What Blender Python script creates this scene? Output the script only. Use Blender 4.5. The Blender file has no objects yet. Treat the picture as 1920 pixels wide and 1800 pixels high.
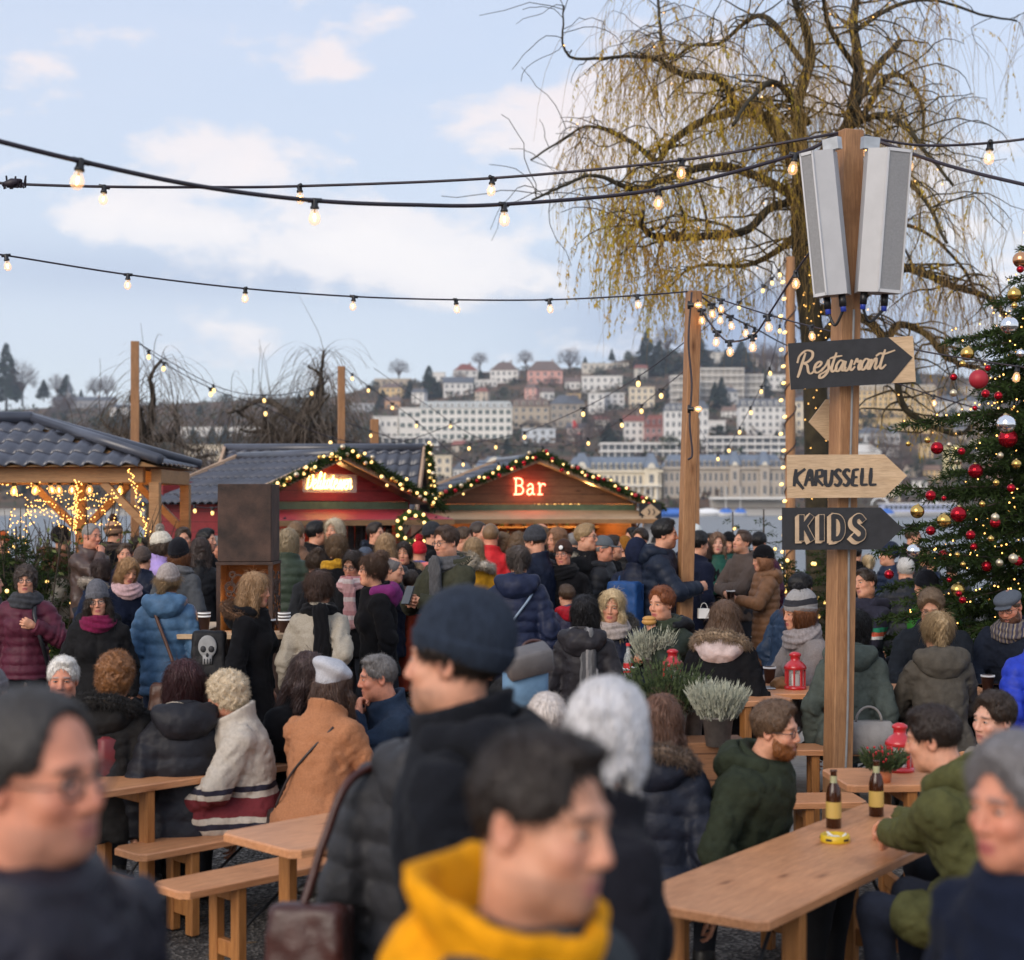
import bpy, math, random
import numpy as np
from mathutils import Vector, Matrix
# ------------------------------------------------------------------ camera, sky, sun, exposure
F, HOR, CAMH = 2900.0, 950.0, 2.1          # focal length in photo pixels, horizon row, eye height
SC = bpy.context.scene
COL = SC.collection
cam_d = bpy.data.cameras.new('camera')
cam = bpy.data.objects.new('camera', cam_d)
COL.objects.link(cam)
SC.camera = cam
cam.location = (0, 0, CAMH)
cam.rotation_euler = (math.radians(90), 0, 0)
cam_d.sensor_fit = 'HORIZONTAL'
cam_d.sensor_width = 36.0
cam_d.lens = 36.0 * F / 1920.0
cam_d.shift_y = (HOR - 900.0) / 1920.0
cam_d.clip_start = 0.05
cam_d.clip_end = 9000.0
cam_d.dof.use_dof = True
cam_d.dof.focus_distance = 10.5
cam_d.dof.aperture_fstop = 2.3
cam_d.dof.aperture_blades = 9
SUN_EL, SUN_ROT = math.radians(24), math.radians(215)
W = bpy.data.worlds.new('World')
SC.world = W
W.use_nodes = True
def build_world():
 nt = W.node_tree
 n, l = nt.nodes, nt.links
 n.clear()
 out = n.new('ShaderNodeOutputWorld')
 bg = n.new('ShaderNodeBackground')
 sky = n.new('ShaderNodeTexSky')
 sky.sky_type = 'NISHITA'
 sky.sun_disc = False
 sky.sun_elevation = SUN_EL
 sky.sun_rotation = SUN_ROT
 sky.air_density = 1.0
 sky.dust_density = 1.0
 sky.ozone_density = 1.5
 bg.inputs['Strength'].default_value = 0.15
 tc = n.new('ShaderNodeTexCoord')
 sep = n.new('ShaderNodeSeparateXYZ')
 l.new(tc.outputs['Generated'], sep.inputs[0])
 def math_(op, a, b=None):
  m = n.new('ShaderNodeMath')
  m.operation = op
  for i, v in enumerate((a, b)):
   if v is None:
    continue
   if isinstance(v, (int, float)):
    m.inputs[i].default_value = v
   else:
    l.new(v, m.inputs[i])
  return m.outputs[0]
 def noise(scale, vec, detail=6, rough=0.55, dist=0.0):
  t = n.new('ShaderNodeTexNoise')
  t.inputs['Scale'].default_value = scale
  t.inputs['Detail'].default_value = detail
  t.inputs['Roughness'].default_value = rough
  t.inputs['Distortion'].default_value = dist
  l.new(vec, t.inputs['Vector'])
  return t.outputs[0]
 def ramp(f, p0, p1, c0=(0, 0, 0, 1), c1=(1, 1, 1, 1)):
  r = n.new('ShaderNodeValToRGB')
  r.color_ramp.elements[0].position = p0
  r.color_ramp.elements[1].position = p1
  r.color_ramp.elements[0].color = c0
  r.color_ramp.elements[1].color = c1
  l.new(f, r.inputs[0])
  return r.outputs[0]
 def mapped(sc, loc=(0, 0, 0)):
  m = n.new('ShaderNodeMapping')
  m.inputs['Scale'].default_value = sc
  m.inputs['Location'].default_value = loc
  l.new(tc.outputs['Generated'], m.inputs[0])
  return m.outputs[0]
 def mix(fac, a, b):
  m = n.new('ShaderNodeMix')
  m.data_type = 'RGBA'
  if isinstance(fac, float):
   m.inputs[0].default_value = fac
  else:
   l.new(fac, m.inputs[0])
  for i, v in ((6, a), (7, b)):
   if isinstance(v, tuple):
    m.inputs[i].default_value = v
   else:
    l.new(v, m.inputs[i])
  return m.outputs[2]
 sp_ = {}
 for ax in 'XZ':
  sp_[ax] = sep.outputs[ax]
 def blob(x0, z0, sx, sz, k):
  a = math_('DIVIDE', math_('SUBTRACT', sp_['X'], x0), sx)
  b_ = math_('DIVIDE', math_('SUBTRACT', sp_['Z'], z0), sz)
  r2 = math_('ADD', math_('MULTIPLY', a, a), math_('MULTIPLY', b_, b_))
  return math_('MULTIPLY', math_('POWER', 2.718, math_('MULTIPLY', r2, -1.0)), k)
 base = ramp(sep.outputs['Z'], 0.04, 0.34, (3.95, 4.3, 4.75, 1), (3.3, 3.8, 4.8, 1))
 c = mix(0.86, sky.outputs[0], base)
 veil = ramp(noise(2.6, mapped((1, 1, 3.0), (3, 1, 0)), 5, 0.6, 0.4), 0.34, 0.74)
 c = mix(math_('MULTIPLY', veil, 0.6), c, (3.7, 4.05, 4.85, 1))
 low = math_('ADD', blob(.16, .115, .13, .035, .9), blob(-.20, .145, .25, .018, .35))
 c = mix(low, c, (1.9, 2.4, 3.5, 1))
 bias = blob(-.07, .160, .105, .030, .26)
 for a in ((-.235, .174, .055, .016, .20), (.08, .235, .12, .045, .17), (-.107, .270, .035, .013, .17), (-.072, .300, .035, .010, .14), (-.19, .222, .06, .014, .12), (-.33, .30, .06, .02, .07), (.30, .2, .1, .04, .1)):
  bias = math_('ADD', bias, blob(*a))
 cum = math_('ADD', noise(9.0, mapped((1.0, 1.0, 2.0), (0.35, 0.9, 0.22)), 9, 0.58, 0.15), bias)
 cm = ramp(cum, 0.56, 0.66)
 warm = ramp(sep.outputs['Z'], 0.17, 0.27)
 tone = mix(warm, (5.3, 5.15, 5.2, 1), (5.1, 4.55, 4.6, 1))
 tone = mix(ramp(cum, 0.60, 0.80), mix(0.5, tone, (4.3, 4.4, 4.8, 1)), tone)
 c = mix(math_('MULTIPLY', cm, 0.96), c, tone)
 l.new(c, bg.inputs[0])
 l.new(bg.outputs[0], out.inputs[0])
build_world()
sun_d = bpy.data.lights.new('sun', 'SUN')
sun_d.energy = 1.8
sun_d.angle = math.radians(40)
sun_d.color = (1.0, 0.87, 0.74)
sun = bpy.data.objects.new('sun', sun_d)
COL.objects.link(sun)
sun.rotation_euler = (math.radians(66), 0, math.radians(-35))
SC.view_settings.view_transform = 'Standard'
SC.view_settings.look = 'None'
SC.view_settings.exposure = 0.40
SC.view_settings.gamma = 1.0
SC.cycles.max_bounces = 6
SC.cycles.diffuse_bounces = 3
SC.cycles.glossy_bounces = 3
SC.cycles.transparent_max_bounces = 8
SC.cycles.sample_clamp_indirect = 3.0
SC.cycles.sample_clamp_direct = 12.0
SC.cycles.use_denoising = True
SC.cycles.caustics_reflective = False
SC.cycles.caustics_refractive = False
RNG = np.random.RandomState(7)
# ------------------------------------------------------------------ helpers
def P(px, py, s):
 return Vector(((px - 960.0) / s, F / s, CAMH + (HOR - py) / s))
def link(o, parent=None):
 COL.objects.link(o)
 if parent is not None:
  o.parent = parent
 return o
def tag(o, label=None, cat=None, group=None, kind=None):
 if label: o['label'] = label
 if cat: o['category'] = cat
 if group: o['group'] = group
 if kind: o['kind'] = kind
 return o
def empty(name, loc, rz=0.0, label=None, cat=None, group=None):
 o = bpy.data.objects.new(name, None)
 o.location = loc
 o.rotation_euler = (0, 0, rz)
 o.empty_display_size = 0.1
 link(o)
 return tag(o, label, cat, group)
def clone(o, parent=None):
 c = o.copy()
 COL.objects.link(c)
 c.parent = parent
 for ch in list(o.children):
  clone(ch, c)
 return c
def make_mesh(name, V, Q=None, T=None, qm=None, tm=None, mats=(), smooth=False, col=None):
 me = bpy.data.meshes.new(name)
 V = np.asarray(V, np.float32).reshape(-1, 3)
 Q = np.zeros((0, 4), np.int32) if Q is None else np.asarray(Q, np.int32).reshape(-1, 4)
 T = np.zeros((0, 3), np.int32) if T is None else np.asarray(T, np.int32).reshape(-1, 3)
 me.vertices.add(len(V))
 me.vertices.foreach_set('co', V.ravel())
 nl = Q.size + T.size
 me.loops.add(nl)
 me.loops.foreach_set('vertex_index', np.concatenate([Q.ravel(), T.ravel()]).astype(np.int32))
 nf = len(Q) + len(T)
 me.polygons.add(nf)
 st = np.concatenate([np.arange(len(Q)) * 4, Q.size + np.arange(len(T)) * 3]).astype(np.int32)
 me.polygons.foreach_set('loop_start', st)
 mi = np.concatenate([np.zeros(len(Q), np.int32) if qm is None else np.asarray(qm, np.int32),
      np.zeros(len(T), np.int32) if tm is None else np.asarray(tm, np.int32)])
 me.polygons.foreach_set('material_index', mi.astype(np.int32))
 me.polygons.foreach_set('use_smooth', np.full(nf, bool(smooth)))
 for m in mats:
  me.materials.append(m)
 if col is not None:
  a = me.color_attributes.new('Col', 'FLOAT_COLOR', 'POINT')
  c = np.ones((len(V), 4), np.float32)
  c[:, :3] = col
  a.data.foreach_set('color', c.ravel())
 me.update(calc_edges=True)
 return me
def obj(name, me, parent=None, color=None, loc=None):
 o = bpy.data.objects.new(name, me)
 if color is not None:
  o.color = (color[0], color[1], color[2], 1.0)
 if loc is not None:
  o.location = loc
 return link(o, parent)
class MB:
 def __init__(s):
  s.v, s.q, s.t, s.qm, s.tm, s.c, s.n = [], [], [], [], [], [], 0
 def add(s, V, Q=None, T=None, m=0, col=None):
  V = np.asarray(V, np.float32).reshape(-1, 3)
  if Q is not None and len(Q):
   Q = np.asarray(Q, np.int32).reshape(-1, 4) + s.n
   s.q.append(Q); s.qm.append(np.full(len(Q), m, np.int32))
  if T is not None and len(T):
   T = np.asarray(T, np.int32).reshape(-1, 3) + s.n
   s.t.append(T); s.tm.append(np.full(len(T), m, np.int32))
  s.v.append(V)
  s.c.append(np.tile(np.asarray(col if col is not None else (1, 1, 1), np.float32), (len(V), 1)) if np.ndim(col) < 2 else np.asarray(col, np.float32))
  s.n += len(V)
  return s
 def box(s, c, d, rz=0.0, m=0, R=None, col=None):
  x, y, z = d[0] / 2, d[1] / 2, d[2] / 2
  V = np.array([(-x, -y, -z), (x, -y, -z), (x, y, -z), (-x, y, -z), (-x, -y, z), (x, -y, z), (x, y, z), (-x, y, z)], np.float32)
  if R is None and rz:
   R = np.array(Matrix.Rotation(rz, 3, 'Z'))
  if R is not None:
   V = V @ np.asarray(R, np.float32).T
  return s.add(V + np.asarray(c, np.float32), [(0, 3, 2, 1), (4, 5, 6, 7), (0, 1, 5, 4), (1, 2, 6, 5), (2, 3, 7, 6), (3, 0, 4, 7)], m=m, col=col)
 def bbox(s, c, d, b=0.01, R=None, m=0):
  x, y, z = d[0] / 2, d[1] / 2, d[2] / 2
  b = min(b, x * .9, y * .9, z * .9)
  V = []
  for zz, k in ((-z, 1), (-z + b, 0), (z - b, 0), (z, 1)):
   xx, yy = x - k * b, y - k * b
   V += [(-xx + b * (1 - k), -yy, zz), (xx - b * (1 - k), -yy, zz), (xx, -yy + b * (1 - k), zz), (xx, yy - b * (1 - k), zz),
     (xx - b * (1 - k), yy, zz), (-xx + b * (1 - k), yy, zz), (-xx, yy - b * (1 - k), zz), (-xx, -yy + b * (1 - k), zz)] if k == 0 else \
     [(-xx, -yy, zz), (xx, -yy, zz), (xx, -yy, zz), (xx, yy, zz), (xx, yy, zz), (-xx, yy, zz), (-xx, yy, zz), (-xx, -yy, zz)]
  V = np.array(V, np.float32)
  if R is not None:
   V = V @ np.asarray(R, np.float32).T
  Q = []
  for r in range(3):
   for i in range(8):
    j = (i + 1) % 8
    Q.append((r * 8 + i, r * 8 + j, r * 8 + 8 + j, r * 8 + 8 + i))
  Q += [(1 - 1, 7 - 1, 4, 2), (24, 26, 28, 30)]
  Q[-2] = (0, 6, 4, 2)
  return s.add(V + np.asarray(c, np.float32), Q, m=m)
 def tube(s, pts, r, k=8, m=0, cap=True, col=None):
  pts = np.asarray(pts, np.float32)
  n = len(pts)
  r = np.broadcast_to(np.asarray(r, np.float32), (n,))
  d = np.gradient(pts, axis=0)
  d /= np.linalg.norm(d, axis=1, keepdims=True) + 1e-9
  ref = np.array((0, 0, 1.0)) if abs(d[0][2]) < .9 else np.array((1.0, 0, 0))
  U = np.zeros_like(pts)
  u = ref - d[0] * (ref @ d[0])
  for i in range(n):
   u = u - d[i] * (u @ d[i])
   u = u / (np.linalg.norm(u) + 1e-9)
   U[i] = u
  Wv = np.cross(d, U)
  a = np.arange(k) * 2 * math.pi / k
  V = pts[:, None, :] + r[:, None, None] * (np.cos(a)[None, :, None] * U[:, None, :] + np.sin(a)[None, :, None] * Wv[:, None, :])
  i = np.arange(n - 1)[:, None] * k
  j = np.arange(k)[None, :]
  jn = (j + 1) % k
  Q = np.stack([i + j, i + jn, i + k + jn, i + k + j], -1).reshape(-1, 4)
  V = V.reshape(-1, 3)
  T = []
  if cap:
   V = np.concatenate([V, pts[:1], pts[-1:]])
   b = n * k
   for q in range(k):
    T.append((b, (q + 1) % k, q))
    T.append((b + 1, b - k + q, b - k + (q + 1) % k))
  return s.add(V, Q, T, m=m, col=col)
 def sphere(s, c, r, nu=12, nv=8, m=0, R=None, col=None):
  r = np.broadcast_to(np.asarray(r, np.float32), (3,))
  V = [(0, 0, -1)]
  for i in range(1, nv):
   t = -math.pi / 2 + math.pi * i / nv
   for j in range(nu):
    p = 2 * math.pi * j / nu
    V.append((math.cos(t) * math.cos(p), math.cos(t) * math.sin(p), math.sin(t)))
  V.append((0, 0, 1))
  V = np.array(V, np.float32) * r
  if R is not None:
   V = V @ np.asarray(R, np.float32).T
  Q, T = [], []
  for i in range(nv - 2):
   for j in range(nu):
    a = 1 + i * nu
    Q.append((a + j, a + (j + 1) % nu, a + nu + (j + 1) % nu, a + nu + j))
  e = 1 + (nv - 2) * nu
  for j in range(nu):
   T.append((0, 1 + (j + 1) % nu, 1 + j))
   T.append((len(V) - 1, e + j, e + (j + 1) % nu))
  return s.add(V + np.asarray(c, np.float32), Q, T, m=m, col=col)
 def lathe(s, c, prof, k=20, m=0, R=None):
  a = np.arange(k) * 2 * math.pi / k
  V = np.array([[(r * math.cos(t), r * math.sin(t), z) for t in a] for r, z in prof], np.float32).reshape(-1, 3)
  if R is not None:
   V = V @ np.asarray(R, np.float32).T
  Q = []
  for i in range(len(prof) - 1):
   for j in range(k):
    Q.append((i * k + j, i * k + (j + 1) % k, i * k + k + (j + 1) % k, i * k + k + j))
  return s.add(V + np.asarray(c, np.float32), Q, m=m)
 def prism(s, poly, y0, y1, m=0, M=None):
  k = len(poly)
  V = [(x, y0, z) for x, z in poly] + [(x, y1, z) for x, z in poly]
  Q = [(i, (i + 1) % k, k + (i + 1) % k, k + i) for i in range(k)]
  T = [(0, i, i + 1) for i in range(1, k - 1)] + [(k, k + i + 1, k + i) for i in range(1, k - 1)]
  V = np.array(V, np.float32)
  if M is not None:
   M = np.array(M, np.float32)
   V = V @ M[:3, :3].T + M[:3, 3]
  return s.add(V, Q, T, m=m)
 def mesh(s, name, mats=(), smooth=False, usecol=False):
  cat = lambda L, k: np.concatenate(L) if L else np.zeros((0, k), np.int32)
  return make_mesh(name, np.concatenate(s.v), cat(s.q, 4), cat(s.t, 3),
      np.concatenate(s.qm) if s.qm else None, np.concatenate(s.tm) if s.tm else None,
      mats, smooth, np.concatenate(s.c) if usecol else None)
 def build(s, name, mats=(), parent=None, smooth=False, color=None, usecol=False, loc=None):
  if not isinstance(mats, (list, tuple)):
   mats = (mats,)
  return obj(name, s.mesh(name, mats, smooth, usecol), parent, color, loc)
# ------------------------------------------------------------------ materials
def new_mat(name):
 m = bpy.data.materials.new(name)
 m.use_nodes = True
 nt = m.node_tree
 b = nt.nodes['Principled BSDF']
 return m, nt, b
def nd(nt, t, **kw):
 n = nt.nodes.new(t)
 for k, v in kw.items():
  if k.startswith('_'):
   setattr(n, k[1:], v)
  else:
   n.inputs[k.replace('9', ' ')].default_value = v
 return n
def coords(nt, scale=(1, 1, 1), kind='Object', rot=(0, 0, 0)):
 tc = nt.nodes.new('ShaderNodeTexCoord')
 mp = nt.nodes.new('ShaderNodeMapping')
 mp.inputs['Scale'].default_value = scale
 mp.inputs['Rotation'].default_value = rot
 nt.links.new(tc.outputs[kind], mp.inputs[0])
 return mp.outputs[0]
def ramp_(nt, f, stops):
 r = nt.nodes.new('ShaderNodeValToRGB')
 e = r.color_ramp.elements
 while len(e) > 1:
  e.remove(e[0])
 e[0].position, e[0].color = stops[0][0], (*stops[0][1], 1)
 for p, c in stops[1:]:
  x = e.new(p)
  x.color = (*c, 1)
 nt.links.new(f, r.inputs[0])
 return r.outputs[0]
def mixc(nt, fac, a, b, blend='MIX'):
 m = nt.nodes.new('ShaderNodeMix')
 m.data_type = 'RGBA'
 m.blend_type = blend
 for i, v in ((0, fac), (6, a), (7, b)):
  if isinstance(v, (int, float)):
   m.inputs[i].default_value = v
  elif isinstance(v, tuple):
   m.inputs[i].default_value = (*v[:3], 1)
  else:
   nt.links.new(v, m.inputs[i])
 return m.outputs[2]
def bump(nt, b, h, strength=0.3, dist=0.01):
 n = nd(nt, 'ShaderNodeBump', Strength=strength, Distance=dist)
 nt.links.new(h, n.inputs['Height'])
 nt.links.new(n.outputs[0], b.inputs['Normal'])
def noise_(nt, vec, scale, detail=4, rough=0.5, dist=0.0):
 n = nd(nt, 'ShaderNodeTexNoise', Scale=scale, Detail=detail, Roughness=rough, Distortion=dist)
 nt.links.new(vec, n.inputs['Vector'])
 return n.outputs[0]
def mat_plain(name, c, rough=0.6, metal=0.0, var=0.25, nscale=8.0, bumps=0.0, bscale=60.0, spec=0.5, coat=0.0):
 m, nt, b = new_mat(name)
 v = coords(nt)
 f = noise_(nt, v, nscale, 5, 0.6)
 d = tuple(x * (1 - var) for x in c)
 u = tuple(min(1, x * (1 + var)) for x in c)
 nt.links.new(ramp_(nt, f, [(0.3, d), (0.7, u)]), b.inputs['Base Color'])
 b.inputs['Roughness'].default_value = rough
 b.inputs['Metallic'].default_value = metal
 b.inputs['Specular IOR Level'].default_value = spec
 b.inputs['Coat Weight'].default_value = coat
 if bumps:
  bump(nt, b, noise_(nt, v, bscale, 3), bumps, 0.005)
 return m
def mat_objcol(name, rough=0.85, var=0.35, nscale=30.0, stretch=(1, 1, 1), bumps=0.4, bscale=150.0, sheen=0.0, spec=0.3, bdist=0.004, detail=4):
 m, nt, b = new_mat(name)
 oi = nt.nodes.new('ShaderNodeObjectInfo')
 v = coords(nt, stretch)
 f = noise_(nt, v, nscale, detail, 0.65)
 k = ramp_(nt, f, [(0.25, (1 - var,) * 3), (0.75, (1 + var,) * 3)])
 if name in ('hair', 'fur'):
  ge = nt.nodes.new('ShaderNodeNewGeometry')
  k = mixc(nt, 1.0, k, ramp_(nt, ge.outputs['Random Per Island'], [(0, (.80, .80, .81)), (1, (1.35, 1.33, 1.3))]), 'MULTIPLY')
 nt.links.new(mixc(nt, 1.0, oi.outputs['Color'], k, 'MULTIPLY'), b.inputs['Base Color'])
 b.inputs['Roughness'].default_value = rough
 b.inputs['Specular IOR Level'].default_value = spec
 b.inputs['Sheen Weight'].default_value = sheen
 b.inputs['Sheen Roughness'].default_value = 0.5
 if bumps:
  bump(nt, b, noise_(nt, v, bscale, 3, 0.6), bumps, bdist)
 return m
def mat_emit(name, c, s, base=None):
 m, nt, b = new_mat(name)
 b.inputs['Base Color'].default_value = (*(base or c), 1)
 b.inputs['Emission Color'].default_value = (*c, 1)
 b.inputs['Emission Strength'].default_value = s
 return m
def mat_wood(name, c0, c1, axis=0, scale=1.0, rough=0.55, knots=True, plank=0.0, planka=2, spec=0.4):
 m, nt, b = new_mat(name)
 st = [9.0 * scale] * 3
 st[axis] = 0.7 * scale
 v = coords(nt, tuple(st))
 f = noise_(nt, v, 2.2, 8, 0.62, 1.4)
 g = noise_(nt, v, 14.0, 4, 0.6, 0.3)
 c = ramp_(nt, f, [(0.28, c0), (0.50, tuple((a + bb) / 2 for a, bb in zip(c0, c1))), (0.72, c1)])
 c = mixc(nt, 0.35, c, ramp_(nt, g, [(0.35, tuple(x * 0.6 for x in c0)), (0.65, c1)]))
 big = noise_(nt, coords(nt), 1.7, 6, 0.62)
 c = mixc(nt, 1.0, c, ramp_(nt, big, [(0.28, (0.62, 0.60, 0.58)), (0.42, (0.92, 0.92, 0.92)), (0.7, (1.14, 1.12, 1.08))]), 'MULTIPLY')
 if knots:
  st2 = [5.0 * scale] * 3
  st2[axis] = 1.6 * scale
  vo = nd(nt, 'ShaderNodeTexVoronoi', Scale=1.1)
  nt.links.new(coords(nt, tuple(st2)), vo.inputs['Vector'])
  c = mixc(nt, 1.0, c, ramp_(nt, vo.outputs['Distance'], [(0.02, (0.35, 0.28, 0.22)), (0.10, (0.85, 0.8, 0.75)), (0.16, (1, 1, 1))]), 'MULTIPLY')
 if plank:
  sep = nt.nodes.new('ShaderNodeSeparateXYZ')
  nt.links.new(coords(nt), sep.inputs[0])
  md = nd(nt, 'ShaderNodeMath', _operation='PINGPONG')
  md.inputs[1].default_value = plank / 2
  nt.links.new(sep.outputs[planka], md.inputs[0])
  c = mixc(nt, 1.0, c, ramp_(nt, md.outputs[0], [(0.0, (0.25, 0.2, 0.17)), (0.008, (1, 1, 1))]), 'MULTIPLY')
 nt.links.new(c, b.inputs['Base Color'])
 b.inputs['Roughness'].default_value = rough
 b.inputs['Specular IOR Level'].default_value = spec
 bump(nt, b, g, 0.25, 0.003)
 return m
M = {}
# ------------------------------------------------------------------ people: bodies, hair and clothes grown from distance fields
def mat_skin():
 m, nt, b = new_mat('skin')
 a = nd(nt, 'ShaderNodeVertexColor', _layer_name='Col')
 v = coords(nt)
 f = noise_(nt, v, 45.0, 5, 0.6)
 nt.links.new(mixc(nt, 1.0, a.outputs[0], ramp_(nt, f, [(0.3, (0.86, 0.82, 0.80)), (0.7, (1.1, 1.08, 1.06))]), 'MULTIPLY'), b.inputs['Base Color'])
 b.inputs['Roughness'].default_value = 0.52
 b.inputs['Specular IOR Level'].default_value = 0.4
 b.inputs['Subsurface Weight'].default_value = 0.12
 b.inputs['Subsurface Radius'].default_value = (0.012, 0.005, 0.003)
 b.inputs['Subsurface Scale'].default_value = 1.0
 bump(nt, b, noise_(nt, v, 160.0, 2), 0.12, 0.002)
 return m
def mat_stripes(name, axis, stops, period=None):
 m, nt, b = new_mat(name)
 sep = nt.nodes.new('ShaderNodeSeparateXYZ')
 v = coords(nt)
 nz = noise_(nt, v, 9.0, 2)
 nt.links.new(v, sep.inputs[0])
 ad = nd(nt, 'ShaderNodeMath', _operation='MULTIPLY_ADD')
 ad.inputs[1].default_value = 0.03
 nt.links.new(nz, ad.inputs[0])
 nt.links.new(sep.outputs[axis], ad.inputs[2])
 src = ad.outputs[0]
 if period:
  md = nd(nt, 'ShaderNodeMath', _operation='FLOORED_MODULO')
  md.inputs[1].default_value = period
  nt.links.new(src, md.inputs[0])
  dv = nd(nt, 'ShaderNodeMath', _operation='DIVIDE')
  dv.inputs[1].default_value = period
  nt.links.new(md.outputs[0], dv.inputs[0])
  src = dv.outputs[0]
 r = nt.nodes.new('ShaderNodeValToRGB')
 r.color_ramp.interpolation = 'CONSTANT'
 e = r.color_ramp.elements
 while len(e) > 1:
  e.remove(e[0])
 e[0].position, e[0].color = stops[0][0], (*stops[0][1], 1)
 for p, c in stops[1:]:
  x = e.new(p); x.color = (*c, 1)
 nt.links.new(src, r.inputs[0])
 k = ramp_(nt, noise_(nt, v, 60.0, 4), [(0.25, (.86,) * 3), (0.75, (1.12,) * 3)])
 nt.links.new(mixc(nt, 1.0, r.outputs[0], k, 'MULTIPLY'), b.inputs['Base Color'])
 b.inputs['Roughness'].default_value = 0.9
 bump(nt, b, noise_(nt, v, 140.0, 3), 0.5, 0.004)
 return m
M['skin'] = mat_skin()
M['eye_white'] = mat_plain('eye_white', (0.55, 0.52, 0.50), 0.25, var=0.05)
M['iris'] = mat_plain('iris', (0.035, 0.025, 0.02), 0.12, var=0.2)
M['hair'] = mat_objcol('hair', 0.42, 0.45, 55.0, (3.0, 3.0, 0.30), 0.8, 80.0, spec=0.4, bdist=0.004, detail=5)
M['wool'] = mat_objcol('wool', 0.95, 0.20, 110.0, bumps=0.7, bscale=230.0, sheen=0.03, spec=.12)
M['knit'] = mat_objcol('knit', 0.95, 0.35, 55.0, (1, 1, 0.5), 0.8, 170.0, sheen=0.06, spec=.12)
M['nylon'] = mat_objcol('nylon', 0.52, 0.30, 14.0, bumps=0.35, bscale=35.0, spec=0.20, bdist=0.008)
M['canvas'] = mat_objcol('canvas', 0.85, 0.30, 18.0, bumps=0.5, bscale=45.0, spec=0.15, bdist=0.007)
M['leather'] = mat_objcol('leather', 0.42, 0.35, 12.0, bumps=0.4, bscale=70.0, spec=0.5)
M['fur'] = mat_objcol('fur', 0.95, 0.6, 45.0, bumps=0.9, bscale=120.0, sheen=0.1, bdist=0.01, spec=.12)
M['denim'] = mat_objcol('denim', 0.85, 0.3, 20.0, bumps=0.5, bscale=220.0)
M['frame'] = mat_plain('spectacle_frame', (0.02, 0.018, 0.018), 0.3)
m, nt, b = new_mat('spectacle_lens')
b.inputs['Base Color'].default_value = (0.9, 0.95, 0.97, 1)
b.inputs['Roughness'].default_value = 0.03
b.inputs['Alpha'].default_value = 0.05
M['lens'] = m
def f32(*a):
 return np.array(a, np.float32)
def ell(p, c, r):
 x, y, z = (p[0] - c[0]) / r[0], (p[1] - c[1]) / r[1], (p[2] - c[2]) / r[2]
 k0 = np.sqrt(x * x + y * y + z * z)
 x, y, z = x / r[0], y / r[1], z / r[2]
 return k0 * (k0 - 1) / (np.sqrt(x * x + y * y + z * z) + 1e-6)
def cap(p, a, b, ra, rb, want_h=False):
 bx, by, bz = b[0] - a[0], b[1] - a[1], b[2] - a[2]
 x, y, z = p[0] - a[0], p[1] - a[1], p[2] - a[2]
 h = np.clip((x * bx + y * by + z * bz) / (bx * bx + by * by + bz * bz + 1e-9), 0, 1)
 d = np.sqrt((x - bx * h) ** 2 + (y - by * h) ** 2 + (z - bz * h) ** 2) - (ra + (rb - ra) * h)
 return (d, h) if want_h else d
def smin(a, b, k):
 h = np.clip(0.5 + 0.5 * (b - a) / k, 0, 1)
 return b + (a - b) * h - k * h * (1 - h)
def smax(a, b, k):
 return -smin(-a, -b, k)
def nz(p, f, seed=0.0):
 x, y, z = p[0] * f, p[1] * f, p[2] * f
 a = np.sin(x * 1.0 + 1.7 * np.sin(y * 0.9 + seed) + seed) * np.sin(z * 1.1 + 1.3 * np.sin(x * 0.8 + 2 * seed))
 return 0.6 * a + 0.4 * np.sin(y * 1.7 + 1.9 * np.sin(z * 1.3 + seed * 3) + 1.1 * np.sin(x * 1.9))
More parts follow.
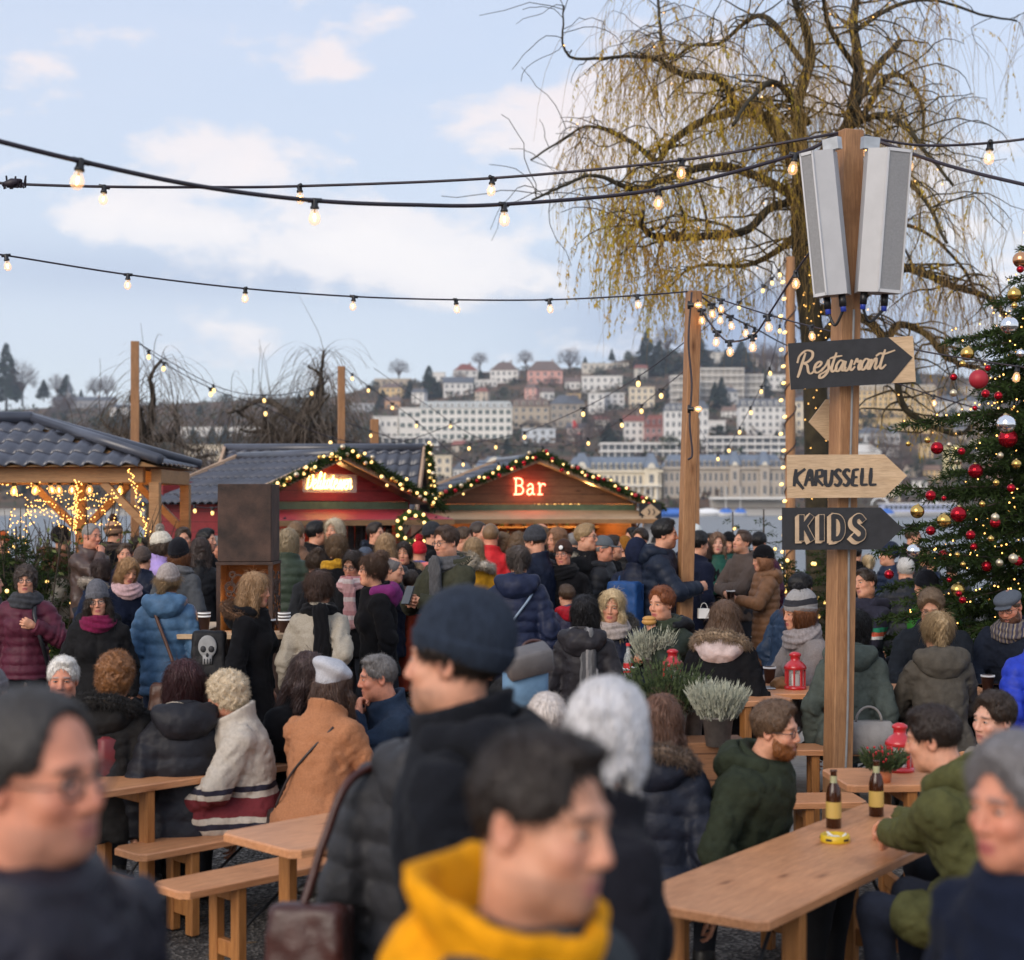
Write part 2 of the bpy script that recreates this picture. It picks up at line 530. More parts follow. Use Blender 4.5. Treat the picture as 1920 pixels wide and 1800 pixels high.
def snets(Fv, xs, ys, zs):
 s = Fv < 0
 c = [s[i:s.shape[0] - 1 + i, j:s.shape[1] - 1 + j, k:s.shape[2] - 1 + k] for i in (0, 1) for j in (0, 1) for k in (0, 1)]
 cnt = sum(x.astype(np.int8) for x in c)
 act = (cnt > 0) & (cnt < 8)
 I, J, K = np.nonzero(act)
 if len(I) == 0:
  return np.zeros((0, 3), np.float32), np.zeros((0, 4), np.int32)
 acc = np.zeros((len(I), 3), np.float32)
 num = np.zeros(len(I), np.float32)
 off = [(i, j, k) for i in (0, 1) for j in (0, 1) for k in (0, 1)]
 fv = {o: Fv[I + o[0], J + o[1], K + o[2]] for o in off}
 for o in off:
  for ax in range(3):
   if o[ax] == 0:
    q = list(o); q[ax] = 1; q = tuple(q)
    a, b_ = fv[o], fv[q]
    m_ = (a < 0) != (b_ < 0)
    t = np.where(m_, a / np.where(m_, a - b_, 1), 0)
    pos = np.tile(np.array(o, np.float32), (len(I), 1))
    pos[:, ax] = t
    acc += pos * m_[:, None]
    num += m_
 acc /= num[:, None]
 V = np.empty_like(acc)
 for ax, (g, ii) in enumerate(((xs, I), (ys, J), (zs, K))):
  V[:, ax] = g[ii] + (g[ii + 1] - g[ii]) * acc[:, ax]
 idx = np.full(act.shape, -1, np.int32)
 idx[I, J, K] = np.arange(len(I))
 Q = []
 n0, n1, n2 = Fv.shape
 e = s[:-1, 1:-1, 1:-1] != s[1:, 1:-1, 1:-1]
 i, j, k = np.nonzero(e); j += 1; k += 1
 q = np.stack([idx[i, j - 1, k - 1], idx[i, j, k - 1], idx[i, j, k], idx[i, j - 1, k]], 1)
 fl = ~s[i, j, k]; q[fl] = q[fl][:, ::-1]; Q.append(q)
 e = s[1:-1, :-1, 1:-1] != s[1:-1, 1:, 1:-1]
 i, j, k = np.nonzero(e); i += 1; k += 1
 q = np.stack([idx[i - 1, j, k - 1], idx[i - 1, j, k], idx[i, j, k], idx[i, j, k - 1]], 1)
 fl = ~s[i, j, k]; q[fl] = q[fl][:, ::-1]; Q.append(q)
 e = s[1:-1, 1:-1, :-1] != s[1:-1, 1:-1, 1:]
 i, j, k = np.nonzero(e); i += 1; j += 1
 q = np.stack([idx[i - 1, j - 1, k], idx[i, j - 1, k], idx[i, j, k], idx[i - 1, j, k]], 1)
 fl = ~s[i, j, k]; q[fl] = q[fl][:, ::-1]; Q.append(q)
 return V, np.concatenate(Q)
def axis(lo, hi, h, flo=None, fhi=None, fine=None):
 if fine is None:
  return np.arange(lo, hi + h, h, dtype=np.float32)
 a = np.arange(flo, fhi + fine, fine)
 left, st, x = [], fine, flo
 while x > lo:
  st = min(h, st * 1.35); x -= st; left.append(x)
 right, st, x = [], fine, a[-1]
 while x < hi:
  st = min(h, st * 1.35); x += st; right.append(x)
 return np.concatenate([left[::-1], a, right]).astype(np.float32)
def grid(xs, ys, zs):
 return np.meshgrid(xs, ys, zs, indexing='ij')
class Frame:
 def __init__(s, o, R, k=1.0):
  s.o, s.R = np.asarray(o, np.float32), np.asarray(R, np.float32) * np.float32(k)
  s.k = k
  s.M4 = Matrix.Translation(Vector(s.o.tolist())) @ Matrix(s.R.tolist()).to_4x4()
 def inv(s, p):
  x, y, z = p[0] - s.o[0], p[1] - s.o[1], p[2] - s.o[2]
  R = s.R / (s.k * s.k)
  return (x * R[0, 0] + y * R[1, 0] + z * R[2, 0], x * R[0, 1] + y * R[1, 1] + z * R[2, 1], x * R[0, 2] + y * R[1, 2] + z * R[2, 2])
 def fwd(s, v):
  return np.asarray(v, np.float32) @ s.R.T + s.o
def rot(x=0, y=0, z=0):
 r = math.radians
 return np.array(Matrix.Rotation(r(z), 3, 'Z') @ Matrix.Rotation(r(x), 3, 'X') @ Matrix.Rotation(r(y), 3, 'Y'), np.float32)
def head_field(p, ft):
 w, jaw, nose = ft.get('w', 1.0), ft.get('jaw', 1.0), ft.get('nose', 1.0)
 d = ell(p, (0, .016, .032), (.076 * w, .096, .092))
 d = smin(d, ell(p, (0, -.032, -.045), (.060 * w, .058, .078)), .035)
 d = smin(d, ell(p, (0, -.058, -.098), (.030 * w * jaw, .026, .022)), .035)
 for sx in (-1, 1):
  d = smin(d, ell(p, (sx * .050 * w * jaw, -.008, -.075), (.016, .040, .028)), .03)
  d = smin(d, ell(p, (sx * .041 * w, -.060, -.026), (.022, .022, .020)), .02)
 d = smin(d, ell(p, (0, -.074, .026), (.050, .018, .012)), .016)
 for sx in (-1, 1):
  q = (p[0] - sx * .031, p[1], p[2])
  d = smax(d, -ell(q, (0, -.098, .006), (.019, .018, .012)), .012)
  d = smin(d, ell(q, (0, -.0705, .005), (.0165, .014, .0125)), .006)
 n1 = cap(p, (0, -.084, .020), (0, -.103 * (.97 + .03 * nose), -.030), .0075, .0115 * nose)
 d = smin(d, n1, .012)
 for sx in (-1, 1):
  d = smin(d, ell(p, (sx * .0125 * nose, -.094, -.035), (.008, .010, .007)), .007)
 d = smin(d, ell(p, (0, -.083, -.063), (.023, .013, .0065)), .006)
 d = smin(d, ell(p, (0, -.082, -.076), (.019, .012, .0075)), .006)
 d = smax(d, -ell(p, (0, -.100, -.0695), (.024, .012, .0022)), .004)
 for sx in (-1, 1):
  q = (p[0] - sx * .076 * w, p[1] - .014 - .25 * (np.abs(p[0]) - .07), p[2] + .004)
  e = ell(q, (0, 0, 0), (.009, .020, .031))
  e = smax(e, -ell(q, (sx * .008, -.004, .002), (.007, .011, .019)), .004)
  d = smin(d, e, .006)
 return d
def head_colors(v, skin, ft, lips, beard, brow):
 x, y, z = v[:, 0], v[:, 1], v[:, 2]
 c = np.tile(np.array(skin, np.float32), (len(v), 1))
 g = lambda cx, cy, cz, r: np.exp(-(((np.abs(x) - cx) ** 2 + (y - cy) ** 2 + (z - cz) ** 2) / (r * r)))
 red = 0.55 * g(.042, -.075, -.03, .026) + 0.5 * g(0, -.108, -.03, .018) + 0.5 * g(.078, .014, -.005, .03)
 c *= 1 - red[:, None] * np.array((0.03, 0.26, 0.24), np.float32)
 lp = np.clip(1.4 * np.exp(-((x / .022) ** 4 + ((y + .092) / .016) ** 4 + ((z + .0695) / .0125) ** 4)), 0, 1)[:, None]
 c = c * (1 - lp) + np.array(lips, np.float32) * lp
 if beard is not None:
  st = np.clip(np.exp(-((y + .065) / .07) ** 4) * np.clip((-.052 - z) / .012, 0, 1) * np.clip((z + .15) / .03, 0, 1) * (1 - lp[:, 0]), 0, 1)[:, None] * beard[3]
  c = c * (1 - st) + np.array(beard[:3], np.float32) * st
 bw = np.exp(-(((np.abs(x) - .032) / .020) ** 4 + ((y + .088) / .022) ** 4 + ((z - .0275 + .12 * (np.abs(x) - .03)) / .0055) ** 4))[:, None] * .85
 c = c * (1 - bw) + np.array(brow, np.float32) * bw
 return c
HANDS = {}
def hand_mesh(kind):
 if kind in HANDS:
  return HANDS[kind]
 xs, ys, zs = axis(-.05, .085, .0052), axis(-.085, .07, .0052), axis(-.20, .045, .0052)
 p = grid(xs, ys, zs)
 d = ell(p, (0, 0, -.052), (.0165, .041, .052))
 d = smin(d, cap(p, (0, 0, .05), (0, 0, -.02), .026, .026), .02)
 curl = {'relaxed': (22, 30, 22), 'grip': (62, 72, 45), 'open': (8, 10, 8)}[kind]
 for i, (y, L, z0) in enumerate(((-.030, .083, -.088), (-.010, .092, -.094), (.011, .086, -.091), (.030, .066, -.082))):
  a = np.array((0., y, z0)); ang = 0; seg = (L * .45, L * .31, L * .25)
  for s_, c_, r0, r1 in zip(seg, curl, (.0098, .0088, .0078), (.0088, .0078, .0066)):
   ang += c_ + (i - 1) * 4
   b_ = a + s_ * np.array((math.sin(math.radians(ang)), (i - 1.5) * .06, -math.cos(math.radians(ang))))
   d = smin(d, cap(p, a, b_, r0, r1), .004)
   a = b_
 t0 = np.array((.006, -.030, -.028)); k = {'relaxed': (.022, -.066, -.066), 'grip': (.048, -.050, -.070), 'open': (.012, -.078, -.052)}[kind]
 t2 = {'relaxed': (.036, -.068, -.096), 'grip': (.060, -.022, -.086), 'open': (.018, -.104, -.078)}[kind]
 d = smin(d, cap(p, t0, k, .015, .0105), .008)
 d = smin(d, cap(p, k, t2, .0105, .008), .004)
 HANDS[kind] = snets(d, xs, ys, zs)
 return HANDS[kind]
def aim(direction, palm):
 zc = -np.asarray(direction, np.float64); zc /= np.linalg.norm(zc)
 xc = np.asarray(palm, np.float64); xc = xc - zc * (xc @ zc)
 xc /= np.linalg.norm(xc) + 1e-9
 yc = np.cross(zc, xc)
 return np.stack([xc, yc, zc], 1).astype(np.float32)
ARMS = {  # wrist target in torso coordinates for the left (+x) arm, elbow hint, hand kind, palm direction
 'down': ((.25, -.03, -.06), (.6, .9, 0), 'relaxed', (-1, 0, 0)),
 'pocket': ((.17, -.12, .02), (1, .7, -.2), 'relaxed', (-1, 0, 0)),
 'front': ((.04, -.26, .22), (1, .2, -.7), 'grip', (-.6, .6, 0)),
 'hold': ((.05, -.32, .28), (1, .1, -.9), 'grip', (-1, 0, 0)),
 'face': ((.03, -.16, .53), (.8, -.5, -1), 'grip', (-.3, 1, 0)),
 'table': ((.10, -.36, .14), (1, .3, -.5), 'relaxed', (-.3, .2, -1)),
 'crossed': ((-.07, -.20, .22), (1, -.4, -.8), 'relaxed', (0, 1, 0)),
 'crossed2': ((-.05, -.25, .17), (1, -.3, -.8), 'relaxed', (0, 1, 0)),
 'strap': ((.11, -.19, .33), (1, .2, -1), 'grip', (-.5, 1, 0)),
 'point': ((.10, -.52, .36), (1, 0, -1), 'grip', (0, 0, -1)),
 'side': ((.55, -.12, .30), (.4, .3, -1), 'grip', (0, -1, 0)),
 'back': ((.05, .17, .08), (1, .8, 0), 'relaxed', (0, 1, 0)),
}
def ik(sh, wr, hint, l1, l2):
 sh, wr = np.asarray(sh, float), np.asarray(wr, float)
 v = wr - sh
 d = min(np.linalg.norm(v), (l1 + l2) * .985)
 u = v / (np.linalg.norm(v) + 1e-9)
 wr = sh + u * d
 a = (l1 * l1 - l2 * l2 + d * d) / (2 * d)
 h = math.sqrt(max(l1 * l1 - a * a, 0))
 e = np.asarray(hint, float)
 e = e - u * (e @ u)
 e /= np.linalg.norm(e) + 1e-9
 return sh + u * a + e * h, wr
def strands(mb, pts, nrm, length, n, seed, down=0.5, width=.0014, comb=(0, 0, -1.0)):
 rg = np.random.RandomState(seed)
 i = rg.randint(0, len(pts), n)
 p0 = pts[i] - nrm[i] * .004
 gv = np.array(comb)
 g = gv - nrm[i] * (nrm[i] @ gv)[:, None]
 t = nrm[i] * (1 - down) * .8 + g * down + rg.normal(0, .30 - .2 * down, (n, 3))
 t /= np.linalg.norm(t, axis=1, keepdims=True) + 1e-9
 L = length * rg.uniform(.5, 1.2, (n, 1))
 mid = p0 + t * L * .5 + nrm[i] * L * .08
 tip = p0 + t * L + np.array((0, 0, -1.0)) * L * .15 * (down > 0)
 u = np.cross(t, rg.normal(0, 1, (n, 3)))
 u /= np.linalg.norm(u, axis=1, keepdims=True) + 1e-9
 w = np.cross(t, u)
 rs = [p0 + width * u, p0 - width * .5 * u + width * .87 * w, p0 - width * .5 * u - width * .87 * w]
 rm = [mid + width * .8 * u, mid - width * .4 * u + width * .7 * w, mid - width * .4 * u - width * .7 * w]
 V = np.stack(rs + rm + [tip], 1).reshape(-1, 3)
 b0 = (np.arange(n) * 7)[:, None]
 Q = np.concatenate([b0 + np.array((0, 1, 4, 3)), b0 + np.array((1, 2, 5, 4)), b0 + np.array((2, 0, 3, 5))])
 T = np.concatenate([b0 + np.array((3, 4, 6)), b0 + np.array((4, 5, 6)), b0 + np.array((5, 3, 6))])
 mb.add(V, Q, T)
def vnormals(V, Q):
 n = np.cross(V[Q[:, 2]] - V[Q[:, 0]], V[Q[:, 3]] - V[Q[:, 1]])
 N = np.zeros_like(V)
 for k in range(4):
  np.add.at(N, Q[:, k], n)
 return N / (np.linalg.norm(N, axis=1, keepdims=True) + 1e-12)
SKINS = {'pale': (.66, .37, .265), 'fair': (.63, .315, .20), 'ruddy': (.63, .275, .175), 'tan': (.42, .21, .135), 'child': (.66, .38, .28)}
def hair_field(p, kind, th, seed):
 capd = lambda t, dz=0.0: ell(p, (0, .016, .034 + dz), (.076 + t, .096 + t, .092 + t))
 face = ell(p, (0, -.104, -.030), (.072, .078, .118))
 ang = np.arctan2(p[0], p[1] - .01)
 groove = .0028 * np.sin(ang * 46 + 5 * np.sin(p[2] * 30 + seed) + seed) + .0020 * np.sin(ang * 91 + 9 * np.sin(p[2] * 17 + ang * 3))
 if kind == 'short':
  fade = np.clip(face / .030, 0, 1)
  d = capd(.0015) - (.0115 + th) * fade * (.35 + .65 * np.clip((p[2] + .035) / .085, 0, 1))
  d = smin(d, ell(p, (.010, -.022, .108), (.055, .052, .024 + th)) + .012 * (1 - fade), .025)
  d = smax(d, -face, .006)
  d = smax(d, -(p[2] + .055 - .25 * (p[1] - .05) * (p[1] > .05)), .012)
  d = smax(d, -(p[2] - .010 + np.maximum(0, p[1] + .01) * 1.6), .012)
  return d + groove * .8 + .002 * nz(p, 60, seed)
 if kind == 'buzz':
  d = capd(.001) - (.006 + th) * np.clip(face / .03, 0, 1)
  d = smax(d, -ell(p, (0, -.104, -.030), (.074, .080, .137)), .006)
  d = smax(d, -(p[2] - .005 + np.maximum(0, p[1] + .01) * 1.4), .012)
  return smax(d, -(p[2] + .055), .01)
 if kind == 'receding':
  d = capd(.001) - (.009 + th) * np.clip(face / .04, 0, 1)
  d = smax(d, -ell(p, (0, -.110, -.020), (.076, .100, .150)), .01)
  d = smax(d, -(p[2] - .020 + np.maximum(0, p[1] + .015) * 1.6), .010)
  return smax(d, -(p[2] + .05 - .25 * (p[1] - .05) * (p[1] > .05)), .01) + groove * .6
 if kind == 'balding':
  d = smax(capd(.007), ell(p, (0, -.02, .13), (.055, .075, .06)) * -1, .02)
  d = smax(d, -face, .012)
  return smax(d, -(p[2] + .05), .01) + groove * .6
 if kind in ('bob', 'long', 'parted', 'shortbob'):
  d = capd(.018 + th)
  z1 = {'bob': -.125, 'shortbob': -.085}.get(kind, -.30)
  sd = ell(p, (0, .022, -.045), (.100 + th, .100, .115))
  d = smin(d, sd, .03)
  if kind in ('long', 'parted'):
   d = smin(d, ell(p, (0, .075, -.16), (.105 + th, .058, .185)), .04)
   for sx in (-1, 1):
    d = smin(d, cap(p, (sx * .085, -.02, -.06), (sx * .092, -.045, -.25), .030, .018), .03)
  d = smax(d, -ell(p, (.010, -.100, -.045), (.063, .090, .134)), .012)
  d = smax(d, -ell(p, (0, -.01, -.22), (.062, .085, .125)), .02)
  d = smax(d, -(p[2] - z1 - .02 * np.sin(ang * 7 + seed)), .015)
  return d + groove * 1.5 + .004 * nz(p, 38, seed)
 if kind in ('bun', 'highbun', 'pony'):
  d = capd(.011 + th)
  d = smax(d, -face, .012)
  d = smax(d, -(p[2] + .075 - .3 * (p[1] - .03)), .015)
  if kind == 'bun':
   b = ell(p, (0, .108, -.025), (.048, .040, .042))
  elif kind == 'highbun':
   b = ell(p, (0, .075, .128), (.046, .044, .040))
  else:
   b = smin(ell(p, (0, .118, .065), (.030, .034, .030)), cap(p, (0, .125, .06), (0, .150, -.13), .036, .016), .02)
  d = smin(d, b + .005 * nz(p, 75, seed + 2) + .004 * np.sin(p[2] * 130 + 8 * np.sin(ang * 3)), .012)
  return d + groove
 if kind == 'curly':
  d = capd(.026 + th)
  d = smin(d, ell(p, (0, .03, -.03), (.095 + th, .085 + th, .075)), .03)
  d = smax(d, -ell(p, (0, -.100, -.060), (.060, .072, .108)), .015)
  return d + .010 * nz(p, 62, seed) + .006 * nz(p, 120, seed + 1)
 return capd(.01)
def hat_field(p, kind, th):
 ang = np.arctan2(p[0], p[1] - .016)
 if kind in ('beanie', 'slouch'):
  dz, ex = (0.012, 0.0) if kind == 'beanie' else (0.030, .014)
  d = ell(p, (0, .020 + ex, .036 + dz), (.087 + th, .108 + th + ex, .103 + th + ex))
  rim = p[2] - .026 + .22 * (p[1] + .09)
  band = np.clip((.058 - rim) / .006, 0, 1) * (rim > 0)
  d = d - .0065 * band - .0022 * np.sin(ang * 54)
  inner = ell(p, (0, .018, .030), (.076, .097, .094))
  d = smax(d, -inner, .004)
  return smax(d, -rim, .006)
 if kind == 'cap':
  d = ell(p, (0, .018, .040), (.088, .110, .098))
  d = smax(d, -(p[2] - .030), .006)
  d = smax(d, -ell(p, (0, .018, .03), (.078, .1, .09)), .004)
  br = ell(p, (0, -.105, .030), (.072, .072, .007))
  return smin(d, smax(br, p[1] + .06, .01), .006)
 if kind == 'flatcap':
  d = ell(p, (0, -.002, .072), (.098, .128, .052))
  d = smax(d, -(p[2] - .036 - .14 * (p[1])), .006)
  br = ell(p, (0, -.108, .036), (.068, .050, .008))
  return smin(d, br, .015)
 if kind == 'beret':
  q = (p[0] * .96 + p[2] * .28, p[1], p[2] * .96 - p[0] * .28)
  q = (q[0], q[1] * .94 + q[2] * .34, q[2] * .94 - q[1] * .34)
  d = ell(q, (.020, .052, .074), (.112, .120, .050))
  d = smax(smin(d, ell(p, (0, .018, .040), (.083, .103, .098)), .03), -(p[2] - .035 + .35 * p[1]), .012)
  return d + .004 * nz(p, 30, 1)
 if kind == 'headband':
  d = ell(p, (0, .016, .034), (.092, .112, .106))
  rim = p[2] - .048 + .30 * (p[1] + .06)
  return smax(smax(d, np.abs(rim) - .034, .012), -ell(p, (0, .016, .034), (.08, .1, .1)), .004) - .0018 * np.sin(rim * 300)
 if kind == 'hoodup':
  d = ell(p, (0, .035, .010), (.118, .135, .150))
  d = smax(d, -ell(p, (0, -.06, -.01), (.088, .125, .125)), .015)
  return d + .004 * nz(p, 28, 3)
def person(label, px, top, s, yaw, coat, hair, skin='fair', sit=False, hgt=None, hat=None, scarf=None, hood=None, fur=None,
   collar=.03, glasses=False, beard=None, arms=('down', 'down'), lean=None, hy=0, hp=0, hr=0, legs=(.02, .022, .03),
   female=False, w=1.0, coatlen=.12, lips=None, child=False, brow=None, jaw=1.0, nose=1.0, ground=None, seat=None, name='person',
   shoe=(.02, .018, .016), hoodk=None):
 """coat=(kind, colour); hair=(kind, colour[, extra thickness]); hat=(kind, colour[, pompom colour])
 arms=(screen-independent left, right) keys of ARMS or (wrist, hint, hand, palm) tuples"""
 seed = (px * 13.7 + top * 3.1) % 97
 sd = int(seed * 1000) % 100000
 X, Y = (px - 960.0) / s, F / s
 gz = gh(X, Y) if ground is None else ground
 ztop = CAMH + (HOR - top) / s
 hatadd = (.028 if hat and hat[0] in ('beanie', 'slouch') else .018 if hat else .012)
 base = (1.305 if sit else 1.73) + hatadd
 k = (ztop - gz) / base
 if child:
  k0 = k
 seat_off = 0.0
 if sit:
  k = 1.0 if hgt is None else hgt
  seat_off = ztop - base * k          # the seat's own height takes up the rest
  gz = seat_off
 h = .0048 if s > 330 else (.0058 if s > 225 else .0072)
 hc = .012 if s > 330 else (.0135 if s > 225 else .016)
 hipz = .50 if sit else .92
 rg0 = np.random.RandomState(sd)
 j = rg0.uniform(-1, 1, 5)
 lean = (8 if sit else 2) + 3 * j[0] if lean is None else lean
 hr, hp, hy, w = hr + 5 * j[1], hp + 5 * j[2], hy + 6 * j[3], w * (1 + .05 * j[4])
 T = Frame((0, 0, hipz), rot(x=lean))
 shw = (.152 if female else .176) * w
 sh = {1: np.array((shw, .012, .448)), -1: np.array((-shw, .012, .448))}
 neck = T.fwd((0, .012, .555))
 hc0 = T.fwd((0, -.012, .692))
 HF = Frame(hc0, rot(x=lean * .35 + hp, y=hr, z=hy), .945)
 ft = {'w': .95 if female else 1.0, 'jaw': (.86 if female else 1.0) * jaw, 'nose': (.85 if female else 1.05) * nose}
 skinc = SKINS[skin]
 joints = {}
 ry = math.radians(yaw)
 rl = np.array((X, Y, gz)) - np.array(Matrix.Rotation(ry, 3, 'Z')) @ np.array((HF.o[0], HF.o[1], 0)) * k
 for sx, a in ((1, arms[0]), (-1, arms[1])):
  f_ = np.array((sx, 1, 1))
  if a[0] == 'world':
   wr = np.array(T.inv(np.array(Matrix.Rotation(-ry, 3, 'Z')) @ (np.array(a[1]) - rl) / k)) * f_
   hint, hk, palm = a[2:]
  else:
   wr, hint, hk, palm = ARMS[a] if isinstance(a, str) else a
  el, wr = ik(sh[sx], np.array(wr) * f_, np.array(hint) * f_, .285, .255)
  joints[sx] = (T.fwd(sh[sx]), T.fwd(el), T.fwd(wr), hk, T.R @ (np.array(palm) * f_))
 hv = HF.o
 xs = axis(-.42, .42, .045, hv[0] - .10, hv[0] + .10, h)
 ys = axis(hv[1] - .42, hv[1] + .32, .045, hv[1] - .125, hv[1] + .125, h)
 zs = axis(hipz - .1, hv[2] + .14, .05, hv[2] - .135, hv[2] + .13, h)
 p = grid(xs, ys, zs)
 hq = HF.inv(p)
 tq = T.inv(p)
 d = head_field(hq, ft) * .945
 nr = .047 if female else .056
 nb = HF.fwd((0, .022, -.06))
 d = smin(d, cap(p, nb, neck, nr, nr * 1.12), .03)
 tor = smin(ell(tq, (0, .012, .34), (.145 * w, .095, .20)), ell(tq, (0, .01, .08), (.15 * w, .10, .16)), .08)
 tor = smin(tor, cap(tq, sh[-1] * (.85, 1, 1), sh[1] * (.85, 1, 1), .05, .05), .06)
 d = smin(d, tor, .05)
 for sx in (1, -1):
  a, e, wv, hk, pl = joints[sx]
  d = smin(d, smin(cap(p, a, e, .044, .034), cap(p, e, e + (wv - e) * .9, .034, .026), .02), .03)
 V, Q = snets(d, xs, ys, zs)
 hl = HF.inv(V.T)
 hl = np.stack(hl, 1)
 brow = brow or tuple(min(.25, c * .6 + .01) for c in hair[1])
 lips = lips or ((.42, .12, .11) if female else (.42, .17, .14))
 st = None
 if beard:
  st = (*beard[1], .75 if beard[0] != 'stubble' else .42)
 cols = head_colors(hl, skinc, ft, lips, st, brow)
 mb = MB()
 mb.add(V, Q, m=0, col=cols)
 for sx in (1, -1):
  a, e, wv, hk, pl = joints[sx]
  hvv, hq_ = hand_mesh(hk)
  hvv = hvv.copy()
  if sx == -1:
   hvv[:, 1] *= -1
   hq_ = hq_[:, ::-1]
  if female:
   hvv = hvv * .92
  R = aim(wv - e, pl)
  hw = hvv @ R.T + wv
  dk = np.exp(-np.clip((-hvv[:, 2] - .10) / .03, 0, 9))[:, None]
  mb.add(hw, hq_, m=0, col=np.array(skinc) * (1 - (1 - dk) * np.array((.02, .14, .12))))
 for sx in (-1, 1):
  ev = HF.fwd((sx * .031, -.0775, .0045))
  mb.sphere(ev, (.0128, .0098, .0050), 14, 8, m=1, R=HF.R, col=(1, 1, 1))
  mb.sphere(HF.fwd((sx * .031, -.0866, .0050)), (.0060, .0022, .0046), 10, 6, m=2, R=HF.R, col=(1, 1, 1))
  mb.tube(HF.fwd([(sx * (.031 + u), -.0868 + 22 * u * u, .0098 - 24 * u * u) for u in (-.013, -.0065, 0, .0065, .013)]), .0011, 5, m=2)
 root = mb.build(name, (M['skin'], M['eye_white'], M['iris']), None, True, usecol=True)
 tag(root, label, 'person')
 root.location = (X, Y, gz)
 root.rotation_euler = (0, 0, math.radians(yaw))
 root.scale = (k, k, k)
 ox, oy = hv[0] * math.cos(ry) - hv[1] * math.sin(ry), hv[0] * math.sin(ry) + hv[1] * math.cos(ry)
 root.location.x -= ox * k
 root.location.y -= oy * k
 kind, ccol = coat[0], coat[1]
 puff = kind in ('puffer', 'softpuffer')
 cm = {'puffer': 'nylon', 'softpuffer': 'nylon', 'wool': 'wool', 'parka': 'canvas', 'canvas': 'canvas', 'fleece': 'fur', 'leather': 'leather', 'knit': 'knit', 'nylon': 'nylon'}[kind]
 th = {'puffer': .030, 'softpuffer': .026, 'wool': .022, 'parka': .032, 'canvas': .022, 'fleece': .034, 'leather': .022, 'knit': .016, 'nylon': .022}[kind]
 if child: th *= .8
 hem = min(coatlen, .16) if sit else coatlen
 lo, hi = (hipz - hem - .12 if not sit else hipz - .19), T.fwd((0, 0, .66))[2]
 pts = np.array([j for sx in (1, -1) for j in joints[sx][:3]] + [T.fwd((0, 0, 0)), T.fwd((0, 0, .5)), (0, -.30 if sit else 0, hipz)])
 x0, y0 = pts.min(0)[:2] - .22; x1, y1 = pts.max(0)[:2] + .22
 z0, z1 = min(lo, pts[:, 2].min() - .1), max(hi, pts[:, 2].max() + .1)
 xs, ys, zs = axis(x0, x1, hc), axis(y0, y1, hc), axis(z0, z1, hc)
 p = grid(xs, ys, zs)
 tq = T.inv(p)
 zt = np.clip(tq[2], -.8, .7)
 if female:
  A = np.interp(zt, (-.6, -.2, 0, .15, .30, .42, .50, .56, .61), (.215, .185, .172, .145, .158, .165, .125, .070, .058))
  B = np.interp(zt, (-.6, -.2, 0, .15, .30, .42, .50, .56, .61), (.17, .145, .128, .110, .128, .118, .095, .068, .058))
 else:
  A = np.interp(zt, (-.6, -.2, 0, .15, .30, .42, .50, .56, .61), (.20, .18, .168, .165, .182, .188, .140, .078, .064))
  B = np.interp(zt, (-.6, -.2, 0, .15, .30, .42, .50, .56, .61), (.16, .14, .122, .118, .132, .124, .100, .072, .064))
 A = A * w + th; B = B * (0.35 + .65 * w) + th
 yy = tq[1] - .012
 r = np.sqrt((tq[0] / A) ** 2 + (yy / B) ** 2)
 d = (r - 1) * np.minimum(A, B)
 if puff:
  pit = .078 if kind == 'puffer' else .105
  d = d - .016 * (np.sqrt(np.abs(np.sin(math.pi * tq[2] / pit))) - .6)
 if female:
  for sx in (-1, 1):
   d = smin(d, ell(tq, (sx * .07, -.085, .31), (.065 + th * .5, .055 + th * .5, .065 + th * .5)), .05)
 d = smin(d, smax(cap(tq, sh[-1] * (.9, 1, .985), sh[1] * (.9, 1, .985), .05 + th, .05 + th), tq[2] - .57, .02), .05)
 if sit:
  for sx in (-1, 1):
   c_ = cap(p, (sx * .10 * w, .02, hipz), (sx * .13 * w, -.26 if hem > .1 else -.12, hipz + .015), .098 + th * .7, .085 + th * .7)
   d = smin(d, c_, .06)
  d = smax(d, -(p[2] - (hipz - .125)), .02)
 else:
  d = smax(d, -(tq[2] + hem), .02)
 d = smax(d, tq[2] - .575, .02)
 ac = np.full_like(d, 9)
 for sx in (1, -1):
  a, e, wv, hk, pl = joints[sx]
  u, hu = cap(p, a, e, .055 + th, .046 + th, True)
  v_, hv_ = cap(p, e, wv, .046 + th, .036 + th * .8, True)
  if puff:
   u = u - .013 * (np.sqrt(np.abs(np.sin(math.pi * hu * .285 / .075))) - .6)
   v_ = v_ - .011 * (np.sqrt(np.abs(np.sin(math.pi * hv_ * .255 / .075))) - .6)
  v_ = smax(v_, ((p[0] - wv[0]) * (wv - e)[0] + (p[1] - wv[1]) * (wv - e)[1] + (p[2] - wv[2]) * (wv - e)[2]) / .255, .008)
  ln = smin(u, v_, .03) - .007 * np.sin(hv_ * 26 + 3 * np.sin(p[0] * 30)) * np.exp(-((hv_ - .12) / .25) ** 2)
  ac = np.minimum(ac, ln)
 d = smin(d, ac, .028)
 am = .0085 if not puff else .0045
 d = d + am * nz((tq[0], tq[1], tq[2] * .55), 21, seed) + am * .5 * nz((tq[0] + tq[2] * .6, tq[1], tq[2]), 47, seed + 1) + am * .3 * nz(p, 95, seed + 2)
 cr = nz((tq[0] * 1.2 + .5 * tq[2], tq[1], tq[2]), 15, seed + 9)
 d = d + am * .9 * (1 - np.abs(cr)) ** 5 + am * .6 * (1 - np.abs(nz((tq[0], tq[1], tq[2] * 1.6 + .4 * tq[0]), 26, seed + 7))) ** 6
